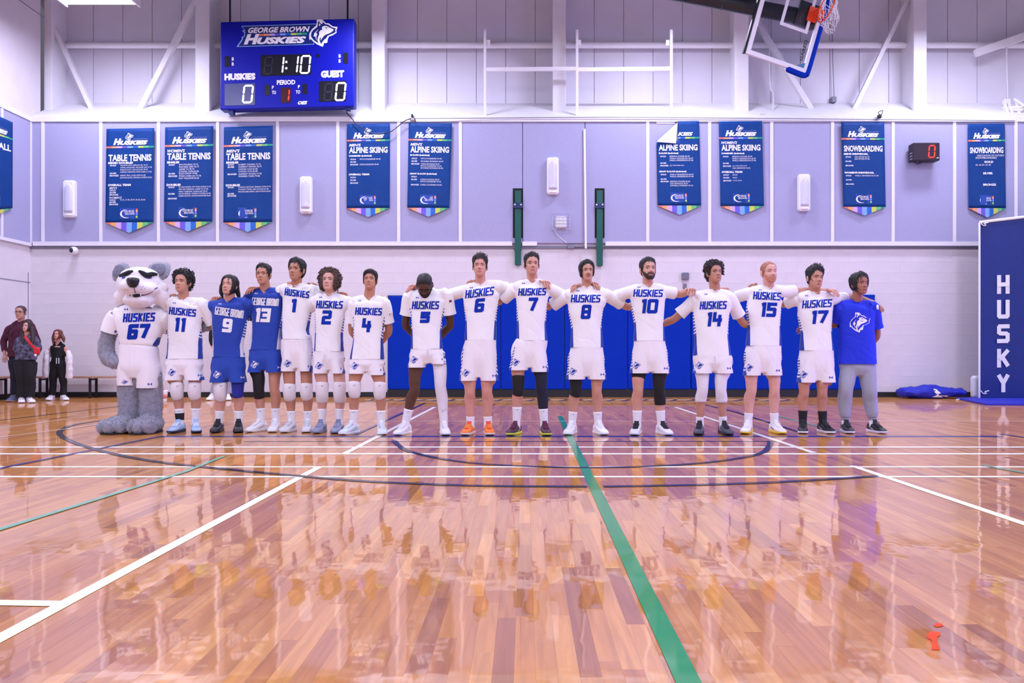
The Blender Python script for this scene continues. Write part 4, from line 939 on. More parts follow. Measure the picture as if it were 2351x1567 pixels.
# ---- standing blue pad with the word HUSKY
yq = 14.4; a = P(2250, 512, yq); d = P(2480, 912, yq); a2 = P(2252, 512, yq)
t = empty('standing_pad', (a.x + .6, yq, 0), 'tall blue pad spelling HUSKY in white, standing at the right edge', 'pad')
b = MB(); lean = [(a.x, 0), (d.x, 0), (d.x, a.z + .22), (a.x, a.z)]; b.prism(lean, yq, yq + .07); pb = b.build('cushion', M['pad_dark'], t); bv = pb.modifiers.new('b', 'BEVEL'); bv.width = .03; bv.segments = 3
b = MB(); b.bar((a.x - .01, yq - .005, a.z + .015), (d.x, yq - .005, a.z + .235), .05, .03); b.tube([(a.x - .012, yq + .0, .02), (a.x - .016, yq - .01, 1.6), (a.x - .01, yq + .0, a.z)], [.018] * 3, 8); b.build('white_piping', M['plastic'], t, sm=True)
for p in ((2257, 517), (2258, 903)):
    b = MB(); q = P(*p, yq - .02); b.tube([q + Vector((-.05, 0, .05)), q, q + Vector((.05, -.01, .0)), q + Vector((.01, -.02, .03)), q + Vector((.09, -.01, .05))], [.01] * 5, 6); b.build('tie', M['plastic'], t, sm=True)
for ch, y0 in zip('HUSKY', (631, 688, 744, 800, 857)):
    b = MB()
    for q in block_text(ch, 2289, y0, 2318, y0 + 43, 9.4, slope=-.02): b.add([P(x, y, yq - .006 - .0006 * b.v.__len__() / 4) for x, y in q], [(0, 1, 2, 3)])
    b.build('letter', M['ink'], t)
b = MB(); p = P(2233, 862, yq + .35); b.bevbox((p.x, yq + .3, .004), (p.x + .25, yq + .42, p.z), .04); tag(b.build('white_bolster', M['plastic'], org=(p.x, yq + .3, 0)), 'white pillow-like bolster peeking out left of the HUSKY pad', 'cushion')
b = MB(); vs = [G(2195, 916), G(2500, 903), G(2560, 932), G(2262, 930)]; b.add([v + Vector((0, 0, .004)) for v in vs] + [v + Vector((0, 0, .03)) for v in vs], [(4, 5, 6, 7), (0, 1, 5, 4), (1, 2, 6, 5), (2, 3, 7, 6), (3, 0, 4, 7)])
tag(b.build('floor_mat', M['cloth_blue'], org=G(2300, 915)), 'thin blue mat lying on the floor in front of the HUSKY pad', 'mat')
# bundle of blue cloth
b = MB(); rr = random.Random(3); R = []
for i in range(26):
    f = i / 25; px = 2068 + 138 * f; c = G(px, 914); r = .13 * (.55 + .45 * sin(pi * clamp(f * 1.05 + .05))) * (1.15 if .35 < f < .62 else 1); ring = []
    for k in range(22):
        an = 2 * pi * k / 22; q = Vector((cos(an) * .23, max(-.8, sin(an)) * r, 0)); n_ = .028 * noise.noise(Vector((px * .07, cos(an) * 2.4, sin(an) * 2.4))) + .018 * noise.noise(Vector((px * .2, cos(an) * 5, sin(an) * 5)))
        ring.append(Vector((c.x, c.y + cos(an) * (.2 + n_), max(.004, .115 + sin(an) * (r * .95 + n_)))))
    R.append(ring)
b.rings(R); t = tag(b.build('cloth_bundle', M['cloth_blue'], org=G(2135, 915), sm=True), 'crumpled blue banner cloth lying on the floor by the right wall', 'cloth')
bvh = None
dgm = t.data; off = t.location; bvh = BVHTree.FromPolygons([v.co + off for v in dgm.vertices], [tuple(p.vertices) for p in dgm.polygons])
def on(bv, x, y, e=.006):
    d_ = (P(x, y, 1) - Vector((0, 0, H))).normalized(); h = bv.ray_cast(Vector((0, 0, H)), d_)
    return h[0] - d_ * e if h[0] is not None else None
b = MB()
for pg in ([(2143, 892), (2150, 893), (2160, 902), (2166, 900), (2181, 909), (2172, 911), (2160, 908), (2165, 912), (2140, 911), (2152, 906), (2146, 900)], [(2184, 895), (2196, 890), (2204, 893), (2194, 897), (2197, 907), (2190, 903)]):
    pts = [on(bvh, *p) for p in pg]
    if all(p is not None for p in pts): b.add(pts, [tuple(q) for q in tessellate_polygon([[Vector((x, y, 0)) for x, y in pg]])])
if b.v: b.build('white_print', M['ink'], t)
b = MB(); b.tube([G(2196, 917, .012), G(2225, 915, .012), G(2252, 921, .012)], [.012] * 3, 6); tag(b.build('strap', M['plastic'], org=G(2225, 915), sm=True), 'white strap trailing on the floor between cloth bundle and HUSKY pad', 'strap')

# ---- benches along the left part of the wall
def bench(x0, x1, legs, label, px_y=863, yb=YW - .28):
    a = P(x0, px_y, yb); d = P(x1, px_y, yb); t = empty('bench', ((a.x + d.x) / 2, yb, 0), label, 'bench', 'low benches against the wall')
    b = MB(); b.bevbox((a.x, yb - .14, a.z - .035), (d.x, yb + .14, a.z), .006); b.build('seat', M['wood_seat'], t)
    for px in legs:
        x = (px - CX) * yb / F
        for dy in (-.11, .11):
            b = MB(); b.bar((x, yb + dy, 0), (x, yb + dy, a.z - .035), .035, .035); b.build('leg', M['blk'], t)
        b = MB(); b.bar((x, yb - .11, a.z - .06), (x, yb + .11, a.z - .06), .03, .03, side=(1, 0, 0)); b.build('leg_brace', M['blk'], t)
bench(-4, 76, (4, 60), 'low wooden bench behind the man and woman at the left edge', 863, 14.22); bench(80, 262, (100, 214), 'low wooden bench behind the girl in black, left of the costumed dog')
# ---- paper cup on the floor
c = G(378, 921); t = empty('paper_cup', c, 'white paper cup with lid and straw on the floor left of number 11', 'cup')
b = MB(); b.lathe(c, [(.036, 0), (.038, .004), (.052, .17), (.052, .172)], 18); b.build('cup_body', M['cup'], t, sm=True)
b = MB(); b.lathe(c, [(.056, .172), (.056, .184), (.05, .19), (.046, .196)], 18); b.build('lid', M['plastic'], t)
b = MB(); b.tube([c + Vector((0, 0, .17)), c + Vector((-.02, 0, .29))], [.005] * 2, 6, sub=1); b.build('straw', M['cup_red'], t)
b = MB(); b.lathe(c, [(.0435, .055), (.0500, .125)], 18); b.build('print_band', M['cup_red'], t, sm=True)
# ================================================================== PEOPLE
HW = [(0, .0), (.02, .024), (.08, .041), (.18, .0545), (.3, .0635), (.45, .0695), (.6, .0735), (.75, .0725), (.87, .061), (.95, .040), (1.0, .0)]
HF = [(0, .06), (.02, .077), (.08, .084), (.2, .087), (.33, .087), (.5, .083), (.62, .087), (.75, .082), (.87, .062), (.95, .035), (1, .0)]
HB = [(0, .03), (.02, .01), (.08, .0), (.2, -.03), (.33, -.065), (.5, -.088), (.65, -.097), (.78, -.093), (.9, -.068), (.96, -.04), (1, .0)]
def g2(x, s): return exp(-(x / s) ** 2)
def head_pt(t, phi, off=0.):
    w, f, bk = tab(HW, t), tab(HF, t), tab(HB, t); c = (f + bk) / 2; d = (f - bk) / 2
    sx, cy = sin(phi), cos(phi)
    x = (w + off) * math.copysign(abs(sx) ** .9, sx); y = c + (d + off) * math.copysign(abs(cy) ** .9, cy)
    z = (t - .5) * .23 + off * (t - .5) * 1.6
    fr = smooth(.15, .7, cy)
    if fr > 0:
        ax = abs(x); e = 0.
        np_ = smooth(.56, .46, t) * (1 if t > .37 else smooth(.315, .37, t)) if t < .56 else 0
        e += np_ * (.006 + .017 * smooth(.56, .37, t)) * g2(x, .0115)
        e += .010 * g2(t - .365, .025) * g2(ax - .011, .009)
        e -= .0105 * g2(ax - .031, .017) * g2(t - .505, .045)
        e += .0045 * g2(ax - .028, .03) * g2(t - .585, .035)
        e += .0065 * g2(x, .021) * (g2(t - .235, .022) + g2(t - .175, .022)) - .003 * g2(x, .025) * g2(t - .205, .01)
        e += .005 * g2(x, .02) * g2(t - .07, .05) + .004 * g2(ax - .045, .02) * g2(t - .38, .07)
        y += e * fr
    return Vector((x, y, z))
def face_y(x, t):
    w = tab(HW, t); s = clamp(abs(x) / max(w, 1e-4), 0, .98) ** (1 / .9)
    return head_pt(t, math.asin(s) * (1 if x >= 0 else -1)).y
HAIRLINE = [(0, .865), (.45, .85), (.8, .77), (1.05, .66), (1.25, .46), (1.42, .40), (1.5, .56), (1.75, .54), (2.0, .36), (2.4, .2), (3.15, .15)]
HAIR = {   # hairline shift, long sides, thickness top / side / back, noise, tufts, tuft length
 'short': dict(top=.020, side=.005, back=.008, ns=.003, n=420, L=.026), 'quiff': dict(top=.030, side=.007, back=.010, ns=.005, n=520, L=.036),
 'curly': dict(top=.040, side=.028, back=.03, ns=.014, n=650, L=.026, curl=1), 'bigcurl': dict(top=.036, side=.042, back=.042, ns=.016, n=900, L=.03, curl=1, low=.22),
 'long': dict(top=.020, side=.016, back=.022, ns=.003, n=420, L=.06, low=.16), 'mid': dict(top=.022, side=.015, back=.020, ns=.003, n=460, L=.05, low=.30),
 'buzz': dict(top=.005, side=.003, back=.004, ns=.001, n=0, L=.0), 'mullet': dict(top=.026, side=.010, back=.024, ns=.003, n=420, L=.04, backlow=.02),
 'bowl': dict(top=.024, side=.009, back=.012, ns=.002, n=480, L=.034, fringe=.05), 'flow': dict(top=.022, side=.02, back=.022, ns=.003, n=300, L=.06, low=.05), 'cap': dict(top=.016, side=.013, back=.014, ns=.002, n=0, L=.0)}

def make_head(S, body, mbh, conv):
    """head island into mbh; returns the local->world function and a list of deferred child parts"""
    cx, ty, cy = S['head'][:3]; yaw, pit, rol = [math.radians(a) for a in (S['head'][3:] + (0, 0, 0))[:3]]
    s = F / S['Y']; hh = (cy - ty) / s; st = HAIR[S['hair'][0]]
    k = (hh - st['top'] * .8) / .23 / max(.75, cos(pit) * .9 + .1) if abs(pit) < .6 else S.get('hk', 1.0)
    k = S.get('hk', k)
    cyx = (cy * .5 + ty * .5) + st['top'] * .4 * s
    C = conv(cx, cyx, S.get('hdy', -.02))
    cp, sp, cw, sw, cr, sr = cos(pit), sin(pit), cos(yaw), sin(yaw), cos(rol), sin(rol)
    def W(p):
        x, y, z = p * k
        y, z = y * cp - z * sp, y * sp + z * cp
        x, y = x * cw + y * sw, -x * sw + y * cw
        x, z = x * cr + z * sr, -x * sr + z * cr
        return C + Vector((x, -y, z))
    NR, NS = 42, 64; R = []
    for i in range(1, NR):
        a = i / NR; t = .55 * a + .45 * (.5 - .5 * cos(pi * a))
        R.append([W(head_pt(t, 2 * pi * j / NS)) for j in range(NS)])
    mbh.rings(R)
    for sgn in (-1, 1):          # ears
        rr = []
        for i in range(9):
            a = pi * (i + .5) / 9; zc = -cos(a) * .031; w = sin(a)
            rr.append([W(Vector((sgn * (.070 + .012 * (.5 + .5 * cos(b)) + .006 * w), -.008 + sin(b) * .019 * w - .12 * zc, -.008 + zc))) for b in [2 * pi * q / 12 for q in range(12)]])
        mbh.rings(rr)
    return W, k

def face_parts(S, W, body, closed=False):
    hc = S['hair'][1]; bm_ = mcol('brow_hair', tuple(int(c * .8 + 8) for c in hc), .8, var=0)
    for sg in (-1, 1):
        b = MB(); n = 14
        eo = .0058 if not closed else .0012
        def ep(a, r, e): x = sg * .0315 + cos(a) * .0145 * r; dz = sin(a) * eo * r * (1 if sin(a) > 0 else .8); return W(Vector((x, face_y(x, .505) + e + .004 * (1 - r * r), (.503 - .5) * .23 + dz)))
        if not closed:
            b.add([ep(0, 0, .002)] + [ep(2 * pi * q / n, 1, .001) for q in range(n)], [(0, 1 + q, 1 + (q + 1) % n) for q in range(n)], 0)
            gx = S.get('gaze', 0) * .004
            def ip(a): x = sg * .0315 + gx + cos(a) * .0058; return W(Vector((x, face_y(x, .505) + .0062, (.504 - .5) * .23 + clamp(sin(a) * .0058, -.0046, .0052))))
            b.add([ip(2 * pi * q / 12) for q in range(12)], [tuple(range(12))], 1)
        pts = []
        for q in range(8):
            f = q / 7; x = sg * (.0165 + .031 * f); dz = eo * sin(pi * clamp(f)) * 1.05 + (.0008 if not closed else -.002)
            p = Vector((x, face_y(x, .505) + .0045, .0007 + dz)); pts += [W(p + Vector((0, 0, .0016))), W(p - Vector((0, 0, .0009)))]
        b.add(pts, [(2 * q, 2 * q + 1, 2 * q + 3, 2 * q + 2) for q in range(7)], 2)
        b.build('eye', [M['eyew'], M['iris'], M['lash']], body)
        b = MB(); pts = []
        for q in range(8):
            f = q / 7; x = sg * (.014 + .036 * f); t = .585 + .022 * sin(pi * min(1, f * .75 + .1)) - .012 * f; h = .0042 * (1 - .6 * f)
            y = face_y(x, t) + .003; z = (t - .5) * .23; pts += [W(Vector((x, y, z + h))), W(Vector((x, y + .001, z - h)))]
        b.add(pts, [(2 * q, 2 * q + 1, 2 * q + 3, 2 * q + 2) for q in range(7)]); b.build('eyebrow', bm_, body)
    b = MB(); sk = S['skin']; lc = (int(sk[0] * .80), int(sk[1] * .60), int(sk[2] * .62)); n = 9; pts = []
    for q in range(n):
        f = q / (n - 1); x = (f - .5) * .047; ed = sin(pi * f) ** .7
        for t, e in ((.205 + .034 * ed * (1 - .2 * g2(x, .004)), .0015), (.205 + .004, .003), (.205 - .004, .002), (.205 - .036 * ed, .0015)): pts.append(W(Vector((x, face_y(x, t) + e, (t - .5) * .23))))
    for q in range(n - 1):
        a = q * 4; c = a + 4
        b.add([pts[a], pts[a + 1], pts[c + 1], pts[c]], [(0, 1, 2, 3)], 0); b.add([pts[a + 1], pts[a + 2], pts[c + 2], pts[c + 1]], [(0, 1, 2, 3)], 1); b.add([pts[a + 2], pts[a + 3], pts[c + 3], pts[c + 2]], [(0, 1, 2, 3)], 0)
    b.build('lips', [mcol('lip', lc, .4, var=0), mcol('lip_line', tuple(int(c * .5) for c in lc), .6, var=0)], body, fix=True)
    b = MB()
    for sg in (-1, 1): b.ell(W(Vector((sg * .0075, face_y(sg * .0075, .345) + .0015, (.338 - .5) * .23))), (.0042, .003, .0024), seg=8, rg=5)
    b.build('nostril', mcol('nostril', tuple(int(c * .35) for c in sk), .8, var=0), body)
    if S.get('glasses'):
        b = MB()
        for sg in (-1, 1):
            c = [W(Vector((sg * .033 + cos(a) * .025, face_y(sg * .02, .5) + .016, .0 + clamp(sin(a) * .022, -.016, .016)))) for a in [2 * pi * q / 20 for q in range(21)]]; b.tube(c, [.0022] * 21, 6, sub=1, cap='flat')
            b.tube([W(Vector((sg * .058, .085, .004))), W(Vector((sg * .078, .02, .006))), W(Vector((sg * .078, -.01, .002)))], [.002] * 3, 6)
        b.tube([W(Vector((-.008, .11, .003))), W(Vector((.008, .11, .003)))], [.002] * 2, 6, sub=1); b.build('glasses', M['black'], body)

def hair_mask(st, t, phi):
    a = abs((phi + pi) % (2 * pi) - pi); h = tab(HAIRLINE, a) - st.get('fringe', 0) * g2(a, .8)
    if 'low' in st: h = min(h, tab([(0, 2), (.72, 2), (1.0, st['low'] + .25), (1.25, st['low']), (2, max(.14, st['low'] - .05)), (3.2, max(.17, st['low'] - .08))], a))
    if 'backlow' in st: h = min(h, tab([(0, 2), (1.75, 2), (2.0, .26), (2.3, .17), (3.2, .17)], a))
    return t - h, a
def make_hair(S, W, parent):
    nm, hc = S['hair'][:2]; st = HAIR[nm]; m = mcol('hair', hc, .55, var=.25, vscale=60, bump=(120, .5, .004))
    NR, NS = 44, 72; V = {}; b = MB(); idx = {}
    sd = S['seed']
    def hp(t, phi):
        mk, a = hair_mask(st, t, phi); top = smooth(.62, .9, t); bk = smooth(1.7, 2.6, a)
        th = st['top'] * top + (1 - top) * (st['side'] * (1 - bk) + st['back'] * bk)
        if nm in ('quiff', 'short', 'bowl', 'mid', 'mullet'): th *= 1 + .5 * g2(a, .8) * top
        edge = smooth(-.005, .07, mk)
        p0 = head_pt(t, phi); d = (p0 - Vector((0, -.005, .01))).normalized()
        q = Vector((p0.x * 1., p0.y, p0.z)) * (34 if st.get('curl') else 22) + Vector((sd, 0, 0))
        n = noise.noise(q) * st['ns'] + noise.noise(q * 2.3) * st['ns'] * .6
        return p0 + d * (.001 + (th + n) * edge), d, mk
    G_ = []
    for i in range(NR + 1):
        t = i / NR * .996 + .002; t = t if t < .9 else .9 + (t - .9) * 1.0
        G_.append([hp(t, 2 * pi * j / NS) for j in range(NS)])
    for i in range(NR):
        for j in range(NS):
            q = ((i, j), (i, (j + 1) % NS), (i + 1, (j + 1) % NS), (i + 1, j))
            if max(G_[a][c][2] for a, c in q) < 0: continue
            f = []
            for a, c in q:
                if (a, c) not in idx: idx[(a, c)] = len(b.v); b.v.append(W(G_[a][c][0]))
                f.append(idx[(a, c)])
            b.f.append(tuple(f)); b.m.append(0)
    r = random.Random(sd)
    cnt = 0; tries = 0
    while cnt < st['n'] and tries < 9000:
        tries += 1; t = r.uniform(.1, .99); phi = r.uniform(0, 2 * pi); p, d, mk = hp(t, phi)
        if mk < .02 or r.random() > tab(HW, t) / .07 + .15: continue
        cnt += 1; L = st['L'] * r.uniform(.6, 1.3)
        if not st.get('curl'):
            ph = (phi + pi) % (2 * pi) - pi; up = nm in ('quiff', 'short') and t > .82 and abs(ph) < 1.3 and r.random() < (.6 if nm == 'quiff' else .3)
            dph = r.gauss(0, .10) + (.12 if nm in ('bowl', 'mid') else 0) * (1 if ph > 0 else -1); dt = L / .23 * (.25 if t > .93 else .55); w = .0042
            q0, q1, q2 = p - d * .003, hp(max(.02, t - dt), phi + dph)[0] + d * .001, hp(max(.01, t - 2 * dt), phi + 2 * dph)[0]
            if up: q1 = p + (d * .35 + Vector((r.gauss(.35, .3), -.1 + r.gauss(0, .3), .25))).normalized() * L * .4; q2 = q1 + (d * .1 + Vector((r.gauss(.4, .35), -.3, -.1))).normalized() * L * .4
            else: q2 = q2 + d * r.uniform(-.002, .004)
            ax = (q2 - q0); ax = ax.normalized() if ax.length > 1e-5 else Vector((0, 0, -1)); s1 = ax.cross(d); s1 = s1.normalized() if s1.length > 1e-4 else ax.orthogonal(); s2 = d * .45
            vs = [W(q0 + s1 * w), W(q0 + s2 * w), W(q0 - s1 * w), W(q1 + s1 * w * .9), W(q1 + s2 * w), W(q1 - s1 * w * .9), W(q2)]
            b.add(vs, [(0, 1, 4, 3), (1, 2, 5, 4), (3, 4, 6), (4, 5, 6)]); continue
        rr = r.uniform(.0042, .0078) * (1.15 if nm == 'bigcurl' else 1); c_ = p + d * r.uniform(-.003, L * .28) + Vector((r.gauss(0, .003), r.gauss(0, .003), r.gauss(0, .003)))
        ax = Vector((r.gauss(0, 1), r.gauss(0, 1), r.gauss(0, 1))).normalized(); s1 = ax.orthogonal().normalized(); s2 = ax.cross(s1)
        vs = [W(c_ + ax * rr * 1.1), W(c_ - ax * rr * 1.1)] + [W(c_ + (s1 * cos(q * pi / 3) + s2 * sin(q * pi / 3)) * rr * (.8 + .25 * (q % 2)) + ax * rr * h) for h in (.5, -.5) for q in range(6)]
        b.add(vs, [(0, 2 + q, 2 + (q + 1) % 6) for q in range(6)] + [(2 + q, 8 + q, 8 + (q + 1) % 6, 2 + (q + 1) % 6) for q in range(6)] + [(1, 8 + (q + 1) % 6, 8 + q) for q in range(6)])
    for pts in S.get('locks', ()):       # long locks given in pixels (x, y, depth offset), radius in metres
        b.tube([P(x, y, S['Y'] + dy) for x, y, dy in pts[0]], pts[1], 10)
    b.build('hair', m, parent, sm=True)
    if S.get('beard'):
        kind, bc, th = S['beard']; b = MB(); NS = 60; idx = {}; 
        ph = [(-1.5 + 3.0 * j / NS) for j in range(NS + 1)]; tt = [.0 + .40 * i / 26 for i in range(27)]
        def bm(t, p):
            a = abs(p); x = head_pt(t, p).x; mo = 1 if abs(x) < (.034 if kind != 'mo' else .029) and .252 < t < (.315 if kind != 'mo' else .285 + .02 * g2(x, .012)) else 0
            if kind in ('full', 'stub'):
                top = .24 + .14 * smooth(.5, 1.3, a); m = 1 if t < top and not (abs(x) < .026 and .165 < t < .25) else 0
                return max(m, mo)
            return mo
        for i in range(26):
            for j in range(NS):
                if bm((tt[i] + tt[i + 1]) / 2, (ph[j] + ph[j + 1]) / 2):
                    f = []
                    for a, c in ((i, j), (i, j + 1), (i + 1, j + 1), (i + 1, j)):
                        if (a, c) not in idx:
                            idx[(a, c)] = len(b.v); p = head_pt(max(.012, tt[a]), ph[c]); d = (p - Vector((0, -.005, 0))).normalized(); b.v.append(W(p + d * (.0012 + th * (.5 + .5 * noise.noise(p * 160)))))
                        f.append(idx[(a, c)])
                    b.f.append(tuple(f)); b.m.append(0)
        b.build('beard' if kind != 'mo' else 'moustache', mcol('beard_hair', bc, .75, var=.2, vscale=150), parent, sm=True)

def fingers(mb, K, across, d1, d2, n=4, k=1., curl=.35):
    """four unequal two-joint fingers and a thumb, rooted in the palm. K: knuckle centre, d1 palm direction, d2 finger direction"""
    across = across.normalized()
    for i, (o, L) in enumerate(((-.033, .072), (-.011, .083), (.011, .078), (.032, .060))):
        p = K + across * o * k - d1 * (.006 + .004 * abs(i - 1.3)); a = d2 + across * (o * 2.2); a.normalize()
        nrm = d1.cross(across).normalized()
        m = p + a * L * .45 * k; e_ = (a + (d2 - d1) * curl + Vector((0, 0, -.25)) * curl).normalized(); q = m + e_ * L * .30 * k; e2 = (e_ + (d2 - d1) * curl + Vector((0, 0, -.35)) * curl).normalized()
        mb.tube([p - d1 * .012, p, m, q, q + e2 * L * .24 * k], [.0098 * k, .0105 * k, .0092 * k, .0083 * k, .0068 * k], 8, sub=2)
def hand(mb, core, wr, K, across, d2, thumb, k=1.):
    """palm into core (fused with the arm), fingers into mb"""
    d1 = (K - wr).normalized(); across = (across - d1 * across.dot(d1)).normalized(); nrm = d1.cross(across).normalized()
    L = (K - wr).length
    core.tube([wr - d1 * .01, wr.lerp(K, .35), wr.lerp(K, .8), K + d1 * .006], [(.027 * k, .020 * k), (.036 * k, .019 * k), (.043 * k, .0165 * k), (.040 * k, .013 * k)], 12, side=across)
    fingers(mb, K, across, d1, d2, k=k)
    t0 = wr.lerp(K, .25) + across * thumb * .026 * k; t1 = t0 + (d1 * .55 + across * thumb * .75).normalized() * .036 * k; t2 = t1 + (d1 * .8 + d2 * .3 + across * thumb * .25).normalized() * .030 * k; t3 = t2 + (d1 * .5 + d2 * .6).normalized() * .022 * k
    mb.tube([t0, t1, t2, t3], [.0135 * k, .0125 * k, .0105 * k, .0075 * k], 8, sub=3)

def shoe(root, A, head_, st, k=1.0, clog=False):
    """A: ankle point; head_: heading angle (0 = towards the camera, + to image right)"""
    up, sole, lace = st[:3]; c, s = cos(head_), sin(head_)
    g = Vector((A.x, A.y, 0))
    def W(x, y, z): return g + Vector((x * s + y * c, -x * c + y * s, z)) * 1.0 if k == 1 else g + Vector((x * s + y * c, -x * c + y * s, z)) * k
    def ring(x, w, h, z0, n=18, ex=.62):
        o = []
        for i in range(n):
            a = 2 * pi * i / n; cy, cz = cos(a), sin(a)
            yy = math.copysign(abs(cy) ** .75, cy) * w * (1 - .18 * max(0, cz)); zz = z0 + (h - z0) * (.5 + .5 * math.copysign(abs(cz) ** ex, cz)); o.append(W(x, yy, zz))
        return o
    prof = [(-.078, .012, .060, .028), (-.072, .028, .088, .02), (-.055, .036, .102, .016), (-.02, .040, .106, .016), (.02, .041, .108, .016), (.06, .044, .092, .016), (.10, .048, .076, .016), (.14, .0505, .063, .016), (.175, .048, .054, .016), (.20, .038, .044, .018), (.214, .022, .034, .02)]
    b = MB(); b.rings([ring(*q) for q in prof]); u = b.build('shoe', up, root, sm=True)
    b = MB(); sp = [(-.083, .016), (-.076, .030), (-.055, .039), (-.02, .040), (.03, .040), (.08, .045), (.13, .052), (.17, .051), (.20, .041), (.218, .024)]
    R = [];
    for zz, f in ((.001, .93), (.006, 1.0), (.022, 1.03), (.030, 1.0)):
        R.append([W(x, -w * f, zz + (.012 * smooth(.15, .22, x) if zz < .02 else 0)) for x, w in sp] + [W(x, w * f, zz + (.012 * smooth(.15, .22, x) if zz < .02 else 0)) for x, w in sp[::-1]])
    b.rings(R); b.build('sole', sole, u, sm=True)
    if clog:
        b = MB()
        for i in range(6): b.ell(W(.10 + .03 * (i // 2), (-.018 if i % 2 else .018), .076 - .011 * (i // 2)), (.007, .007, .004), seg=8, rg=4)
        b.build('vent_hole', M['black'], u); return
    b = MB(); b.tube([W(.135, 0, .066), W(.09, 0, .084), W(.05, 0, .102), (W(.035, 0, .138))], [(.018, .006), (.024, .008), (.026, .009), (.024, .007)], 10, side=W(0, 1, 0) - W(0, 0, 0)); b.build('tongue', lace, u, sm=True)
    b = MB()
    for i in range(5):
        x = .128 - i * .019; z = .0755 + i * .0078
        for sg in (-1, 1): b.tube([W(x, sg * .027, z - .007), W(x - .006, 0, z + .006), W(x - .014, -sg * .027, z - .002)], [.0036] * 3, 6, sub=2)
    for sg in (-1, 1): b.tube([W(.045, 0, .112), W(.06, sg * .022, .118), W(.074, sg * .03, .100)], [.003] * 3, 6)
    b.build('laces', st[3] if len(st) > 3 else sole, u, sm=True)
    b = MB()
    for sg in (-1, 1): b.add([W(.10, sg * .0505, .036), W(.055, sg * .0462, .040), W(-.03, sg * .0415, .066), W(.05, sg * .0470, .052)], [(0, 1, 2, 3)])
    b.build('side_mark', st[4] if len(st) > 4 else lace, u)

LOOKED = Vector((0, 0, H))
def cam_on(bv, x, y, e=.005):
    d_ = (P(x, y, 1) - LOOKED).normalized(); h = bv.ray_cast(LOOKED, d_)
    return h[0] - d_ * e if h[0] is not None else None
def decal(name, quads, bv, m, parent, e=.0028):
    b = MB()
    for i, q in enumerate(quads):
        pts = [cam_on(bv, x, y, e + (i % 9) * .00012) for x, y in q]
        if all(p is not None for p in pts): b.add(pts, [(0, 1, 2, 3)])
    if b.v: return b.build(name, m, parent)
def sub_poly(poly, n=3.):
    out = []
    for a, c in zip(poly, poly[1:] + poly[:1]):
        k = max(1, int(math.hypot(c[0] - a[0], c[1] - a[1]) / n))
        for i in range(k): out.append((a[0] + (c[0] - a[0]) * i / k, a[1] + (c[1] - a[1]) * i / k))
    return out
def crest_on(name, x, y, w, h, bv, mats, parent, lays=(0, 1, 2, 3), e0=.003):
    b = MB()
    for lay, pg in emblem(x, y, w, h):
        if lay not in lays: continue
        pts = [cam_on(bv, px, py, e0 + lay * .0008) for px, py in pg]
        if all(p is not None for p in pts): b.add(pts, [tuple(t) for t in tessellate_polygon([[Vector((px, py, 0)) for px, py in pg]])], lay % 2)
    if b.v: b.build(name, mats, parent)
def maker_mark(name, x, y, w, bv, m, parent):
    h = w * .5; q = []
    for sx in (-1, 1):
        c = sx * w * .36
        q.append([(x + c - w * .10, y - h / 2), (x + c + w * .10, y - h / 2), (x + c - sx * w * .02 + w * .08, y), (x + c - sx * w * .02 - w * .08, y)])
        q.append([(x + c - sx * w * .02 - w * .08, y), (x + c - sx * w * .02 + w * .08, y), (x + c + w * .10, y + h / 2), (x + c - w * .10, y + h / 2)])
    q.append([(x - w * .3, y - h * .12), (x + w * .3, y - h * .12), (x + w * .3, y + h * .12), (x - w * .3, y + h * .12)])
    decal(name, q, bv, m, parent)
def tick_mark(name, x, y, w, bv, m, parent):
    pts = [(x - w * .5, y - w * .05), (x - w * .3, y + w * .22), (x + w * .5, y - w * .25), (x - w * .25, y + w * .02)]
    decal(name, [pts], bv, m, parent, .003)

def bvh_of(o):
    off = wloc(o); return BVHTree.FromPolygons([v.co + off for v in o.data.vertices], [tuple(p.vertices) for p in o.data.polygons])
def set_uv(me, rows, conv, hemz, shz, off, xmax=9.):
    au = me.attributes.new('u', 'FLOAT', 'POINT'); av = me.attributes.new('v', 'FLOAT', 'POINT'); U, V = [], []
    zs = sorted(rows, key=lambda r: r[0])
    for v in me.vertices:
        z = v.co.z + off.z; x = v.co.x + off.x
        xc = tab([(r[0], r[1]) for r in zs], z); hw = tab([(r[0], r[2]) for r in zs], z)
        u = (x - xc) / hw; vv_ = (z - hemz) / (shz - hemz)
        U.append(u if abs(u) < 1.05 and abs(x - xc) < xmax else 0.); V.append(vv_)
    au.data.foreach_set('value', U); av.data.foreach_set('value', V)
def wrinkle(me, amp, seed, fx=7., fz=3., tilt=.6):
    n = len(me.vertices); co = [0.] * (3 * n); no = [0.] * (3 * n)
    me.vertices.foreach_get('co', co); me.vertex_normals.foreach_get('vector', no)
    for i in range(0, 3 * n, 3):
        x, y, z = co[i:i + 3]
        q = noise.noise(Vector(((x + tilt * z) * fx + seed, y * 3, (z - tilt * x) * fz))) + .5 * noise.noise(Vector(((x - .8 * tilt * z) * fx * 1.7 + seed, y * 5, z * fz * 1.4 + 9)))
        r = noise.noise(Vector(((x * .7 + tilt * z * 1.3) * fx * 1.3 - seed, y * 2, (z * .6 - x) * fz * 1.2 + 4)))
        q = (q - .7 * max(0., .5 - abs(r) * 4)) * amp
        co[i] += no[i] * q; co[i + 1] += no[i + 1] * q; co[i + 2] += no[i + 2] * q
    me.vertices.foreach_set('co', co); me.update()
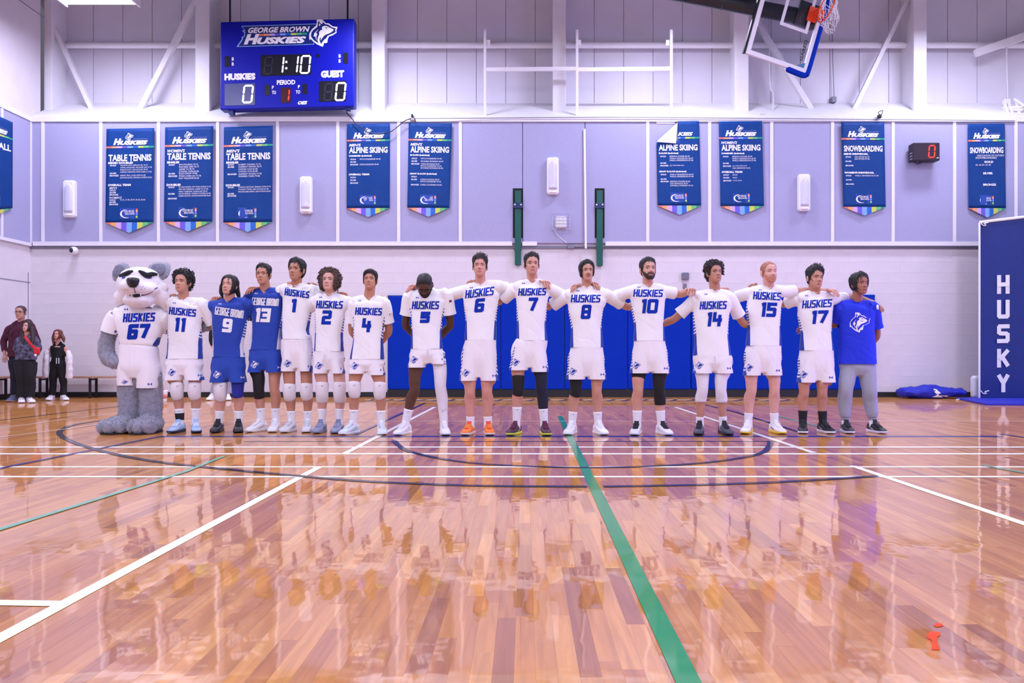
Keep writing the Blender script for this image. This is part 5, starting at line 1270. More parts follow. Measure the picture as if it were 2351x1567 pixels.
def cut(me, co, no, pred):
    """trim the cloth with a plane: everything on the far side, among the faces pred picks, goes"""
    bm = bmesh.new(); bm.from_mesh(me); fs = [f for f in bm.faces if pred(f.calc_center_median())]
    g = set(fs)
    for f in fs: g.update(f.edges); g.update(f.verts)
    bmesh.ops.bisect_plane(bm, geom=list(g), plane_co=co, plane_no=no, clear_outer=True); bm.to_mesh(me); bm.free()
def rim_loop(me, pred):
    bm = bmesh.new(); bm.from_mesh(me); vs = {v for e in bm.edges if e.is_boundary for v in e.verts if pred(v.co)}; out = [v.co.copy() for v in vs]; bm.free(); return out

def person(S):
    Y = S['Y']; s = F / Y; conv = lambda x, y, dy=0.: P(x, y, Y + dy); sk = skin(S['skin']); seed = S['seed']
    base = G(S['ank'][0][0] * .5 + S['ank'][1][0] * .5, HY + F * H / Y)
    root = empty('person', (base.x, Y, 0), S['label'], 'person')
    core, isl = MB(), MB()
    # ---- skeleton points
    col = S['collar']; shL, shR = S['sh']; T = S['torso']       # rows (y, xl, xr), last one is the jersey hem
    hemy = T[-1][0]; cxh = (T[-1][1] + T[-1][2]) / 2
    neck0 = conv(col[0], col[1] + 10, .03)
    W, hk = make_head(S, None, isl, conv)
    hb = W(Vector((0, -.022, -.06)))
    nr = S.get('neckr', .056)
    core.tube([neck0 + Vector((0, .02, -.07)), neck0, conv(col[0], col[1] - 1, .015).lerp(hb, .35), hb, W(Vector((0, -.01, -.02)))], [.07, (nr * 1.12, nr * 1.1), nr, nr * .96, nr * .8], 16)
    # ---- body under the clothes
    tr = [conv((a + c) / 2, y, .02) for y, a, c in T]; tw = [(c - a) / 2 / s for y, a, c in T]
    pts = [conv(S['crotch'][0], S['crotch'][1] - 24 * s / 222, .02), tr[-1]] + tr[-2::-1] + [conv(col[0], col[1] + 14, .03)]
    rad = [(.10, .07), (tw[-1] * .80, .078)] + [(w * .82, .082) for w in tw[-2::-1]] + [(.075, .055)]
    core.tube(pts, rad, 18, side=(1, 0, 0), sub=3)
    core.tube([conv(shL[0] + 5, shL[1] + 11, .024), conv(col[0], col[1] + 13, .032), conv(shR[0] - 5, shR[1] + 11, .024)], [.038, .042, .038], 12)
    # ---- arms
    arm = {}
    for key, sh, sg in (('aL', shL, -1), ('aR', shR, 1)):
        A = S[key]; p0 = conv(sh[0] - sg * 2, sh[1] + 7, .022); e = conv(*A['e']); w = conv(*A['w'])
        arm[key] = (p0, e, w); k = S.get('armk', 1.)
        core.tube([p0, p0.lerp(e, .4), e, e.lerp(w, .35), w], [.050 * k, .048 * k, .041 * k, .043 * k, .027 * k], 12)
        if 'drape' in A:
            x, y, tilt = A['drape'][:3]; dd = A['drape'][3] if len(A['drape']) > 3 else -.02
            K = conv(x, y, dd); d2 = Vector((tilt, -.55, -.8)).normalized()
            ac = Vector((1, 0, -.15 * sg)); w2 = K - (K - w).normalized() * .085 if (K - w).length > .085 else w
            core.tube([w, w2], [.027 * k, .027 * k], 10, sub=1)
            hand(isl, core, w2, K, ac, d2, A.get('th', -sg), A.get('hk', 1.))
        else:
            d1 = (w - e).normalized(); d1 = Vector(A['hd']).normalized() if 'hd' in A else d1
            ac = Vector(A.get('ac', (0, .3, 1))); hand(isl, core, w, w + d1 * .085, ac, (d1 + Vector(A.get('cu', (0, -.3, -.2)))).normalized(), A.get('th', 1), S.get('handk', 1.))
    # ---- legs
    legs = []
    for i, sg in ((0, -1), (1, 1)):
        kx, ky = S['knee'][i]; ax, ay = S['ank'][i]
        hw_ = (T[-1][2] - T[-1][1]) / 2; hip = conv(cxh + sg * hw_ * .46, S['crotch'][1] - 18 * (s / 222), .02); kn = conv(kx, ky, -.01); an = conv(ax, ay, .02); lk = S.get('legk', 1.)
        mid, mr = hip.lerp(kn, .5), .078 * lk
        if S.get('shorts'):
            hy_, q = S['shorts'][0], S['shorts'][1 + i]; hy_ = hy_[i] if isinstance(hy_, tuple) else hy_
            mid = conv((q[0] + q[1]) / 2, hy_ - 6, .012); mr = min(mr, (q[1] - q[0]) / 2 / s * .84)
        cf = kn.lerp(an, .36) + Vector((sg * .004, .018, 0))
        pts = [hip, mid, kn + Vector((0, 0, min(.07, (mid.z - kn.z) * .6))), kn, kn - Vector((0, 0, .06)), cf, kn.lerp(an, .72) + Vector((0, .008, 0)), an, Vector((an.x, an.y - .01, .05))]
        rad = [min(.080 * lk, hw_ / s * .44), mr, min(mr, .062 * lk), .0565 * lk, .052 * lk, .0575 * lk, .043 * lk, .036 * lk, .036 * lk]
        core.tube(pts, rad, 14, sub=4); legs.append((pts, rad))
    me = remesh(core, S.get('vox', .0105), 5)
    bm = bmesh.new(); bm.from_mesh(me); t2 = bpy.data.meshes.new('t'); t2.from_pydata(isl.v, [], isl.f); bb_ = bmesh.new(); bb_.from_mesh(t2); bmesh.ops.recalc_face_normals(bb_, faces=bb_.faces); bb_.to_mesh(t2); bb_.free(); bm.from_mesh(t2); bm.to_mesh(me); bm.free(); bpy.data.meshes.remove(t2)
    body = finish(me, 'body', sk, root)
    face_parts(S, W, body, S.get('closed', False)); make_hair(S, W, root)
    def leg_at(i, y):
        """centre and radius of leg i at pixel row y"""
        pts, rad = legs[i]; z = H - (y - HY) * Y / F
        for (a, b_), (ra, rb) in zip(zip(pts, pts[1:]), zip(rad, rad[1:])):
            if a.z >= z >= b_.z: f = (a.z - z) / max(1e-6, a.z - b_.z); return a.lerp(b_, f), ra + (rb - ra) * f
        return pts[0 if z > pts[0].z else -1], rad[0 if z > pts[0].z else -1]
    def wrap(name, i, y0, y1, add, m, ends=.9, n=9, bulge=0.):
        P_, R_ = [], []
        for q in range(n):
            y = y0 + (y1 - y0) * q / (n - 1); c, r = leg_at(i, y); P_.append(c + Vector((0, -bulge * sin(pi * q / (n - 1)), 0))); R_.append((r + add) * (ends if q in (0, n - 1) else 1) + bulge * .5 * sin(pi * q / (n - 1)))
        b = MB(); b.tube(P_, R_, 16, sub=2, cap='flat'); o = b.build(name, m, root, sm=True); return o
    # ---- top
    k_ = S.get('top', 'jersey'); mt = S['topm']; jb = MB()
    rows3 = [(H - (y - HY) * Y / F, ((a + c) / 2 - CX) * Y / F, (c - a) / 2 / s) for y, a, c in T]
    dep = S.get('dep', (.105, .10, .108))
    pts, rad = [], []
    hz = Vector((0, 0, -.012))
    pts.append(conv(cxh, hemy + 9 * s / 222, .02)); rad.append((tw[-1], dep[2]))
    for (y, a, c) in T[-2::-1]:
        d = dep[1] if y > T[0][0] + 20 else dep[0]; pts.append(conv((a + c) / 2, y, .02)); rad.append(((c - a) / 2 / s, d))
    shy = (shL[1] + shR[1]) / 2; scx = (shL[0] + shR[0]) / 2; shw = (shR[0] - shL[0]) / 2 / s
    pts.append(conv(scx, shy + 12 * s / 222, .025)); rad.append((max(.06, shw * S.get('shf', .86)), .088 * S.get('yr', 1))); pts.append(conv(col[0] * .7 + scx * .3, min(shy, col[1]) + 3, .03)); rad.append((max(.075 * S.get('yr', 1), shw * .55), .066 * S.get('yr', 1))); pts.append(conv(col[0], col[1] - 6 * s / 222, .028)); rad.append((nr * 1.22, nr * 1.12))
    R = []
    pts2, rad2 = pts[::-1], rad[::-1]                    # from collar down to the hem so the hollow end is the hem
    jb.tube(pts2, rad2, 28, side=(1, 0, 0), cap='flat', sub=4, pw=.82)
    yk = S.get('yoke', 2)
    jb.tube([conv(shL[0] + yk, shL[1] + 6, .022), conv(col[0] - 16 * s / 222, (col[1] + shL[1]) / 2 + 4, .025), conv(col[0] + 16 * s / 222, (col[1] + shR[1]) / 2 + 4, .025), conv(shR[0] - yk, shR[1] + 6, .022)], [.060 * S.get('yr', 1), .064 * S.get('yr', 1), .064 * S.get('yr', 1), .060 * S.get('yr', 1)], 14)
    sl = S.get('sleeve', (.62, .62)); ends = []
    for (key, f) in zip(('aL', 'aR'), sl):
        if f <= 0: continue
        p0, e, w = arm[key]
        sr = S.get('slr', (.070, .074))
        if f <= 1:
            ends.append((p0.lerp(e, f), (e - p0).normalized(), sr[1])); f += .035 / (e - p0).length
            jb.tube([p0.lerp(conv(col[0], col[1] + 14, .025), .25), p0, p0.lerp(e, f * .6), p0.lerp(e, f)], [sr[0] * .9, sr[0], sr[0] * 1.02, sr[1]], 16, cap='flat')
        else: jb.tube([p0.lerp(conv(col[0], col[1] + 14, .025), .25), p0, p0.lerp(e, .6), e, e.lerp(w, (f - 1) * .5), e.lerp(w, f - 1)], [sr[0] * .9, sr[0], sr[0] * .95, sr[0] * .85, sr[0] * .78, sr[1] * .7], 16, cap='hollow')
    me = remesh(jb, S.get('jvox', .0095), 4)
    wrinkle(me, S.get('wr', .0062), seed)
    zh = H - (hemy - HY) * Y / F; cut(me, Vector((0, 0, zh)), Vector((0, 0, -1)), lambda c: c.z < zh + .03 and abs(c.x - (cxh - CX) * Y / F) < tw[-1] * 1.3)
    for (ec, ax, r_) in ends:
        sg_ = 1 if ec.x > (cxh - CX) * Y / F else -1
        def near(c, ec=ec, ax=ax, r_=r_, sg_=sg_):
            d = c - ec; l = d.dot(ax); return l > -.03 and l < .12 and (d - ax * l).length < r_ * 1.5 and sg_ * (c.x - ((T[-1][1] if sg_ < 0 else T[-1][2]) - CX) * Y / F) > -.012
        cut(me, ec, ax, near)
    band = None
    if S.get('collarm'):       # V neckline: open the cloth in front of the neck, then a sewn band along the edge
        bv0 = BVHTree.FromPolygons([v.co for v in me.vertices], [tuple(q.vertices) for q in me.polygons]); wn = max(.060, nr * 1.1) * s; kv = S.get('vee', .8); kr = S.get('crew', 0)
        def vy(dx): return col[1] - (abs(dx) * kv if not kr else wn * .55 * (dx / wn) ** 2)
        band = [cam_on(bv0, col[0] + wn * q / 9, vy(wn * q / 9), .001) for q in range(-9, 10)]; band = [q for q in band if q is not None]
        bm = bmesh.new(); bm.from_mesh(me); dl = []
        for f in bm.faces:
            c = f.calc_center_median()
            if c.y > Y + .035: continue
            px = c.x * F / c.y + CX; py = HY - (c.z - H) * F / c.y
            if abs(px - col[0]) < wn and py < vy(px - col[0]) + .6: dl.append(f)
        bmesh.ops.delete(bm, geom=dl, context='FACES'); bm.to_mesh(me); bm.free()
    jer = finish(me, S.get('topname', 'jersey'), mt, root); set_uv(jer.data, rows3, conv, rows3[-1][0], H - (shy - HY) * Y / F, wloc(jer)); bj = bvh_of(jer)
    # collar band where the neck leaves the shirt
    if S.get('collarm'):
        if band and len(band) > 6:
            b = MB(); b.tube(band, [.0055] * len(band), 8, sub=2, cap='flat'); b.build('collar', S['collarm'], jer, sm=True)
    # ---- bottoms
    if S.get('shorts'):
        hy, (la, lb), (ra, rb) = S['shorts']; m = S['botm']; b = MB()
        hyL, hyR = hy if isinstance(hy, tuple) else (hy, hy)
        top = conv(cxh, hemy - 10, .02); cr = S['crotch']
        mid = conv((la + rb) / 2, (hemy + cr[1]) / 2, .02); f_ = .5
        wt = tw[-1] * .97; wb = (rb - la) / 2 / s
        b.tube([top, conv(cxh, hemy + 4, .02), mid, conv(cr[0], cr[1] + (max(hyL, hyR) - cr[1]) * .42, .02)], [(wt * .95, .098), (wt, .106), (wt * .5 + wb * .5, .112), (wb * .80, .085)], 26, side=(1, 0, 0), sub=4, pw=.85, cap='flat')
        for (a, c, h_) in ((la, lb, hyL), (ra, rb, hyR)):
            t0 = conv(cxh + ((a + c) / 2 - cxh) * .62, hemy + 6, .02); c, a = (c - 2.5, a) if a == la else (c, a + 2.5); t1 = conv((a + c) / 2, h_ + 9, .01); r = (c - a) / 2 / s
            b.tube([t0, t0.lerp(t1, .5), t0.lerp(t1, .85), t1], [(wt * .46, .098), (r * .96, .108), (r, .112), (r * 1.0, .114)], 20, side=(1, 0, 0), cap='flat', pw=.85)
        me = remesh(b, .0085, 3); wrinkle(me, .0055, seed + 5, 8, 2.2, .2); xk = (cr[0] - CX) * Y / F
        for h_, sg_ in ((hyL, -1), (hyR, 1)):
            zz = H - (h_ - HY) * Y / F; cut(me, Vector((0, 0, zz)), Vector((0, 0, -1)), lambda c, zz=zz, sg_=sg_: c.z < zz + .03 and sg_ * (c.x - xk) > 0)
        xo = (la + rb) / 2
        sho = finish(me, 'shorts', m, root); zt, zb = H - (hemy - HY) * Y / F, H - (max(hyL, hyR) - HY) * Y / F
        set_uv(sho.data, [(zt, (cxh - CX) * Y / F, wt), (zb, ((la + rb) / 2 - CX) * Y / F, wb)], conv, zb - .5 * (zt - zb), zt + .3 * (zt - zb), wloc(sho)); bs = bvh_of(sho)
        ink = S['ink']; ew = 18.5
        crest_on('crest', la + (lb - la) * .18, hyL - 26, ew, ew * .92, bs, (M['blue_ink'], M['ink']) if ink is not M['ink'] else (M['ink'], M['blue_ink']), sho)
        maker_mark('maker_mark', rb - (rb - ra) * .24, hyR - 11, 9.5, bs, ink, sho)
        if S.get('cord'):
            x, y = S['cord']; b = MB()
            for dx in (-2.5, 2.5): b.tube([cam_on(bs, x + dx * .5, y, .006) or conv(x, y, -.12), cam_on(bs, x + dx, y + 9, .006) or conv(x, y + 9, -.12), cam_on(bs, x + dx * 1.3, y + 17, .006) or conv(x, y + 17, -.12)], [.0045] * 3, 6)
            b.build('drawstring', M['ink'], sho, sm=True)
    if S.get('pants'):
        m = S['botm']; b = MB(); cr = S['crotch']; top = conv(cxh, hemy - 8, .02); wt = tw[-1] * .95
        b.tube([top, conv(cxh, hemy + 6, .02), conv(cr[0], cr[1], .02)], [(wt * .92, .095), (wt, .105), (wt * .88, .08)], 24, side=(1, 0, 0), cap='flat')
        pk = S['pants']
        for i in (0, 1):
            pts, rad = legs[i]; pp = [pts[0], pts[1], pts[3], pts[5], pts[6], pts[7].lerp(pts[6], pk.get('end', 0.))]; rr = [pk['r'][q] for q in range(6)]
            b.tube(pp, rr, 18, cap='flat' if pk.get('cuff') else 'hollow')
        me = remesh(b, S.get('jvox', .0115), 4); wrinkle(me, pk.get('wr', .008), seed + 5, 4, 7, .25); pn = finish(me, 'trousers', m, root)
        if pk.get('cuff'):
            for i in (0, 1):
                c = legs[i][0][7]; b = MB(); b.tube([c + Vector((0, 0, .06)), c + Vector((0, 0, .03)), c + Vector((0, 0, -.02))], [.046, .044, .042], 14, cap='flat'); b.build('cuff', m, pn, sm=True)
        if pk.get('cord'):
            x, y = pk['cord']; bp_ = bvh_of(pn); b = MB()
            for dx in (-2.5, 3): b.tube([cam_on(bp_, x + dx, y, .008) or conv(x, y, -.1), cam_on(bp_, x + dx, y + 12, .008) or conv(x, y, -.1)], [.008] * 2, 6, sub=1)
            b.build('drawstring', M['ink'], pn)
    # ---- knees, socks, shoes
    for (nm, i, y0, y1, m, mk) in S.get('wraps', ()):
        o = wrap(nm, i, y0, y1, .0085 if nm == 'knee_pad' else .007 if nm == 'ankle_sleeve' else .004, m, .93 if nm == 'knee_pad' else 1., bulge=.010 if nm == 'knee_pad' else 0.)
        if mk: tick_mark('maker_mark', (leg_at(i, y0 + 5)[0].x * F / Y + CX), y0 + 7, 7, bvh_of(o), M['lash'], o)
    for i in (0, 1):
        y0, m = S['sock'][i]
        if y0:
            o = wrap('sock', i, y0, y0 + (HY + F * (H - .06) / Y - y0), .0045, m, 1.0, 7)
            if m is M['sock'] and S.get('socktick', True): tick_mark('maker_mark', leg_at(i, y0 + 6)[0].x * F / Y + CX + 1, y0 + 6, 6, bvh_of(o), M['lash'], o)
        an = legs[i][0][7]; tx, tyy = S['toe'][i]; hx = (tx - CX) * (Y - .2) / F - an.x
        shoe(root, Vector((an.x, an.y, 0)), math.asin(clamp(hx / .20, -.93, .93)), S['shoe'], S.get('shoek', 1.), S.get('clog', False))
    # ---- lettering
    if 'word' in S:
        wd_, x0, y0, x1, y1, sl_ = S['word']; o = decal('lettering', block_text(wd_, x0, y0, x1, y1, (2.05 if len(wd_) > 8 else 3.3), sl_, .12, .22, 2.2), bj, S['ink'], jer)
        y0_ = y0 + max(0, -sl_) * 33; n_, x0, y0, x1, y1 = S['number']; decal('number', block_text(n_, x0, y0, x1, y1, 7.8, sl_ * .6, .12, .28, 2.5), bj, S['ink'], jer)
        maker_mark('maker_mark', col[0] - 21, min(col[1] + 5, y0_ - 5), 6.8, bj, S['ink'], jer)
    if 'flag' in S:
        x, y = S['flag']; decal('sleeve_patch', [[(x - 3, y - 2), (x + 3, y - 3), (x + 3.5, y + 2), (x - 2.5, y + 3)]], bj, mcol('maroon_patch', (110, 30, 60)), jer)
    if 'crest' in S: crest_on('crest', *S['crest'], bj, (M['ink'], M['tee']), jer, (0, 1, 2, 3))
    return root, jer, bj, body, legs
# ------------------------------------------------------------------ the row of players, image left to right
BLK = (17, 14, 16)
WJ = dict(topm=M['jw'], botm=M['sw'], ink=M['blue_ink'], collarm=M['jw'])
BJ = dict(topm=M['jb'], botm=M['sb'], ink=M['ink'], collarm=M['jb'])
def shoes(u, s, l, lc=None, mark=None):
    a = mcol('shoe_upper', u, .5, bump=(90, .15, .003), var=.04); b_ = mcol('shoe_sole', s, .5, var=.03); c = mcol('shoe_tongue', l, .7, var=.03)
    return (a, b_, c, mcol('lace', lc or l, .7, var=0), mcol('shoe_mark', mark or l, .5, var=0))
PW, SKN = M['pad_white'], M['sock']
def kp(i, y0, y1): return ('knee_pad', i, y0, y1, PW, True)
PL = []
PL.append(dict(WJ, seed=11, Y=8.42, label='player in white jersey 11 with wavy black hair, light blue shoes, beside the costumed dog', skin=(208, 160, 138), hair=('curly', BLK), head=(420, 618, 673, -8, 6),
  collar=(421, 690), sh=((389, 690), (466, 691)), torso=((702, 386, 466), (734, 387, 462), (788, 386, 463), (823, 381, 466)), sleeve=(.75, .8),
  aL=dict(e=(356, 716, .22), w=(322, 712, .30)), aR=dict(e=(494, 754, .12), w=(530, 745, .26)), crotch=(423, 852), shorts=(872, (378, 421), (426, 469)), knee=((407, 893), (447, 893)), ank=((413, 962), (449, 963)), toe=((389, 995), (448, 996)),
  wraps=(kp(0, 879, 911), kp(1, 879, 911), ('ankle_sleeve', 0, 948, 964, M['blk'], False)), sock=((938, SKN), (937, SKN)), shoe=shoes((164, 190, 222), (36, 40, 66), (150, 186, 226), (220, 226, 236), (230, 232, 240)),
  word=('HUSKIES', 388, 707, 450, 724, .10), number=('11', 400, 729, 425.5, 761)))
PL.append(dict(BJ, seed=9, Y=8.46, label='player in blue jersey 9 with eyes closed, long dark hair and black shoes', skin=(218, 170, 152), hair=('long', BLK), head=(527, 630, 679, -8, 10), closed=True,
  collar=(526, 692), sh=((484, 697), (569, 690)), torso=((706, 486, 567), (740, 488, 566), (794, 489, 558), (819, 487, 563)), sleeve=(.5, .7),
  aL=dict(e=(462, 726, .2), w=(418, 702, .16), drape=(396, 677, -.5, .01)), aR=dict(e=(588, 738, .2), w=(626, 742, .28)), crotch=(526, 866), shorts=(877, (482, 524), (528, 566)), knee=((507, 895), (546, 895)), ank=((503, 964), (548, 964)), toe=((489, 993), (544, 994)),
  wraps=(kp(0, 878, 914), ('knee_sleeve', 1, 868, 910, M['bluek'], False)), sock=((943, SKN), (943, SKN)), socktick=False, shoe=shoes((34, 34, 46), (30, 30, 38), (22, 22, 28), (30, 30, 38), (90, 90, 110)),
  locks=[(((510, 655, .05), (508, 670, .06), (512, 685, .07)), (.026, .024, .008)), (((543, 655, .05), (546, 672, .06), (551, 689, .07)), (.028, .026, .008))],
  word=('GEORGE BROWN', 493.5, 708, 559, 726, .15), number=('9', 511, 731, 533, 762.5)))
PL.append(dict(BJ, seed=13, Y=8.52, label='player in blue jersey 13 with a black knee brace and white shoes', skin=(206, 156, 132), hair=('short', BLK), head=(605, 604, 654, -3, 2),
  collar=(609, 668), sh=((580, 668), (648, 668)), torso=((682, 579, 650), (734, 580, 648), (783, 576, 645), (802, 572, 645)), sleeve=(.7, .6),
  aL=dict(e=(556, 706, .22), w=(516, 694, .14), drape=(492, 683, -.3, -.03)), aR=dict(e=(680, 692, .24), w=(712, 664, .12), drape=(722, 652, .9, .0), th=-1), crotch=(609, 844), shorts=(854, (569, 606), (611, 651)), knee=((594, 882), (630, 882)), ank=((599, 965), (633, 963)), toe=((566, 992), (622, 991)),
  wraps=(('knee_brace', 0, 848, 911, M['blk'], False),), sock=((937, SKN), (937, SKN)), shoe=shoes((232, 230, 236), (226, 224, 228), (234, 232, 238), (226, 224, 230), (206, 150, 140)), 
  word=('GEORGE BROWN', 578, 684, 640, 701, .05), number=('13', 585, 707, 621, 739)))
PL.append(dict(WJ, seed=1, Y=8.48, label='tall player in white jersey 1 with swept back hair, right of the two blue jerseys', skin=(198, 146, 120), hair=('mullet', BLK), head=(681, 592, 645, -12, 6),
  collar=(680, 657), sh=((650, 658), (727, 662)), torso=((674, 648, 726), (714, 649, 715), (758, 646, 709), (778, 645, 718)), sleeve=(.6, .6),
  aL=dict(e=(622, 686, .22), w=(592, 668, .12), drape=(577, 660, -.45, -.01)), aR=dict(e=(752, 694, .22), w=(778, 680, .14), drape=(790, 673, .25, -.03)), crotch=(684, 840), shorts=(851.5, (645, 681), (686, 719)), knee=((665, 893), (704, 892)), ank=((669, 961), (707, 961)), toe=((648, 993), (701, 994)),
  wraps=(kp(0, 882, 913.5), kp(1, 881, 912)), sock=((943, SKN), (943, SKN)), shoe=shoes((214, 214, 220), (206, 206, 212), (222, 222, 228), (200, 200, 208), (120, 122, 130)),
  word=('HUSKIES', 653.5, 665, 710, 681, .13), number=('1', 667, 685.5, 680, 716.5)))
PL.append(dict(WJ, seed=2, Y=8.40, label='player in white jersey 2 with big curly brown hair and grey blue shoes', skin=(224, 178, 164), hair=('bigcurl', (74, 52, 46)), head=(757, 620, 664, -6, 8), hk=.98,
  collar=(757, 677), sh=((725, 684), (797, 686)), torso=((698, 722, 800), (720, 725, 792), (767, 724, 787), (806, 720, 791)), sleeve=(.62, .62), cord=(745, 812),
  aL=dict(e=(702, 712, .2), w=(676, 676, .2), drape=(665, 649, -.1, .07)), aR=dict(e=(832, 708, .2), w=(868, 690, .13), drape=(883, 681, .25, -.03)), crotch=(758, 843), shorts=(856.5, (717, 755), (761, 794)), knee=((740, 893), (780, 893)), ank=((739, 961), (779, 961)), toe=((723, 996), (766, 997)),
  wraps=(kp(0, 878, 920), kp(1, 878, 920)), sock=((938, SKN), (938, SKN)), socktick=False, shoe=shoes((140, 146, 176), (126, 130, 158), (120, 126, 156), (150, 154, 184), (40, 40, 56)),
  word=('HUSKIES', 726, 690, 787, 708, .02), number=('2', 739, 712, 761, 744.5)))
PL.append(dict(WJ, seed=4, Y=8.24, label='player in white jersey 4, arms behind back, cropped fringe, pale blue shoes', skin=(202, 150, 126), hair=('bowl', BLK), head=(850, 618, 666, 0, 10),
  collar=(847, 685), sh=((812, 688), (884, 689)), torso=((702, 809, 887), (745, 813, 881), (777, 811, 879), (824, 802, 883)), sleeve=(.72, .72), slr=(.068, .080),
  aL=dict(e=(808, 757, .10), w=(834, 798, .22)), aR=dict(e=(893, 758, .10), w=(866, 798, .22)), crotch=(844, 847), shorts=((857, 860), (798, 840), (846, 887.5)), knee=((814, 891), (872, 892)), ank=((811, 967), (875, 967)), toe=((782, 1000), (877, 1002)), 
  wraps=(kp(0, 877, 907), kp(1, 878, 910)), sock=((940, SKN), (942, SKN)), shoe=shoes((214, 222, 234), (222, 226, 234), (226, 230, 238), (214, 220, 230), (150, 190, 220)),
  word=('HUSKIES', 815.5, 706, 877, 723, .03), flag=(897, 721), number=('4', 831, 730, 852.5, 762)))
PL.append(dict(WJ, seed=5, Y=8.20, label='player in white jersey 5 with head bowed, glasses and one white leg sleeve', skin=(92, 62, 48), hair=('buzz', (14, 12, 14)), head=(975, 622, 684, 3, -52), hk=1.02, hdy=-.11, glasses=True, closed=True, beard=('full', (24, 18, 18), .006),
  collar=(979, 678), sh=((939, 672), (1026, 669)), torso=((690, 938, 1024), (721, 944, 1017), (761, 944, 1015), (800, 942, 1018)), sleeve=(.66, .66), slr=(.072, .084), cord=(982, 801),
  aL=dict(e=(931, 744, .10), w=(960, 782, .22)), aR=dict(e=(1034, 744, .10), w=(1004, 782, .22)), crotch=(983, 827), shorts=((843, 835), (934, 977), (991, 1027)), knee=((952, 884), (1011, 877)), ank=((932, 965), (1019, 966)), toe=((909, 1001), (1024, 1003)), legk=1.02,
  wraps=(('leg_sleeve', 1, 826, 945, M['tights'], False),), sock=((939, SKN), (938, SKN)), shoe=shoes((232, 230, 238), (226, 226, 234), (236, 234, 240), (228, 226, 234), (226, 224, 232)),
  word=('HUSKIES', 946, 691, 1008, 709.5, .0), flag=(1034, 691), number=('5', 965, 715, 987, 741)))
PL.append(dict(WJ, seed=6, Y=8.20, label='tall player in white jersey 6 with short brown hair and bright orange shoes', skin=(222, 170, 156), hair=('quiff', (40, 30, 28)), head=(1102, 583, 636, 0, 5),
  collar=(1103, 655), sh=((1066, 660), (1145, 650)), torso=((676, 1063, 1147), (700, 1064, 1144), (738, 1068, 1140), (780, 1066, 1141)), sleeve=(.72, .72), slr=(.066, .070), wr=.006,
  aL=dict(e=(1014, 684, .16), w=(966, 672, .14), drape=(944, 656, -.55, -.0)), aR=dict(e=(1198, 668, .20), w=(1240, 652, .08), drape=(1256, 647, .35, -.05), hk=1.08), crotch=(1099, 861), shorts=(873, (1053, 1097), (1101, 1145.5)), knee=((1079, 888), (1118, 888)), ank=((1080, 963), (1120, 963)), toe=((1065, 1001), (1126, 1002)), legk=1.06,
  sock=((956, SKN), (956, SKN)), socktick=False, shoe=shoes((240, 122, 36), (228, 214, 208), (232, 60, 40), (244, 150, 60), (226, 180, 150)),
  word=('HUSKIES', 1068.5, 661.5, 1134, 681, -.13), number=('6', 1090, 684.5, 1112, 716.5)))
PL.append(dict(WJ, seed=7, Y=8.18, label='tall player in white jersey 7 with a full dark leg sleeve and maroon shoes', skin=(216, 168, 150), hair=('short', BLK), head=(1220.5, 579, 632, 9, 2),
  collar=(1223, 645), sh=((1186, 653), (1262, 656)), torso=((672, 1183, 1262), (696, 1185, 1257), (744, 1187, 1254), (781, 1185, 1258)), sleeve=(.8, .7), slr=(.066, .074),
  aL=dict(e=(1149, 692, .14), w=(1108, 672, .22), drape=(1078, 646, -.4, .04)), aR=dict(e=(1306, 686, .2), w=(1352, 664, .15), drape=(1368, 650, .5, .02)), crotch=(1217, 836), shorts=((849, 853), (1167, 1213), (1218, 1261)), knee=((1190, 883), (1243, 879)), ank=((1186, 965), (1249, 965)), toe=((1169, 1001), (1257, 1003)),
  wraps=(('knee_sleeve', 0, 863, 904, M['blk'], False), ('leg_sleeve', 1, 840, 940, M['navyk'], False)), sock=((934, SKN), (938, SKN)), shoe=shoes((72, 26, 54), (206, 220, 60), (92, 28, 60), (96, 30, 64), (234, 232, 238)),
  word=('HUSKIES', 1190, 661, 1254, 678, -.02), number=('7', 1212.5, 682.5, 1234, 715)))
PL.append(dict(WJ, seed=8, Y=8.22, label='player in white jersey 8 with chin length black hair, moustache and black knee sleeve', skin=(212, 164, 144), hair=('mid', BLK), head=(1347, 596, 646, 8, 3), beard=('mo', (128, 92, 82), .0008),
  collar=(1348, 662), sh=((1303, 671), (1391, 669)), torso=((688, 1301, 1393), (712, 1304, 1385), (750, 1311, 1382), (797, 1308, 1386)), sleeve=(.8, .7), slr=(.068, .074),
  aL=dict(e=(1262, 704, .14), w=(1224, 680, .22), drape=(1199, 643, -.35, .07)), aR=dict(e=(1440, 704, .18), w=(1488, 690, .26)), crotch=(1346, 858), shorts=(870, (1298, 1344), (1349, 1394)), knee=((1322, 886), (1370, 887)), ank=((1314, 966), (1373, 966)), toe=((1302, 1000), (1390, 1000)),
  wraps=(('knee_sleeve', 0, 862, 906, M['blk'], False),), sock=((945, SKN), (945, SKN)), shoe=shoes((234, 232, 238), (228, 226, 232), (236, 234, 240), (230, 228, 234), (226, 224, 230)),
  word=('HUSKIES', 1311, 676, 1378.5, 694, .0), number=('8', 1334.5, 699, 1357, 732)))
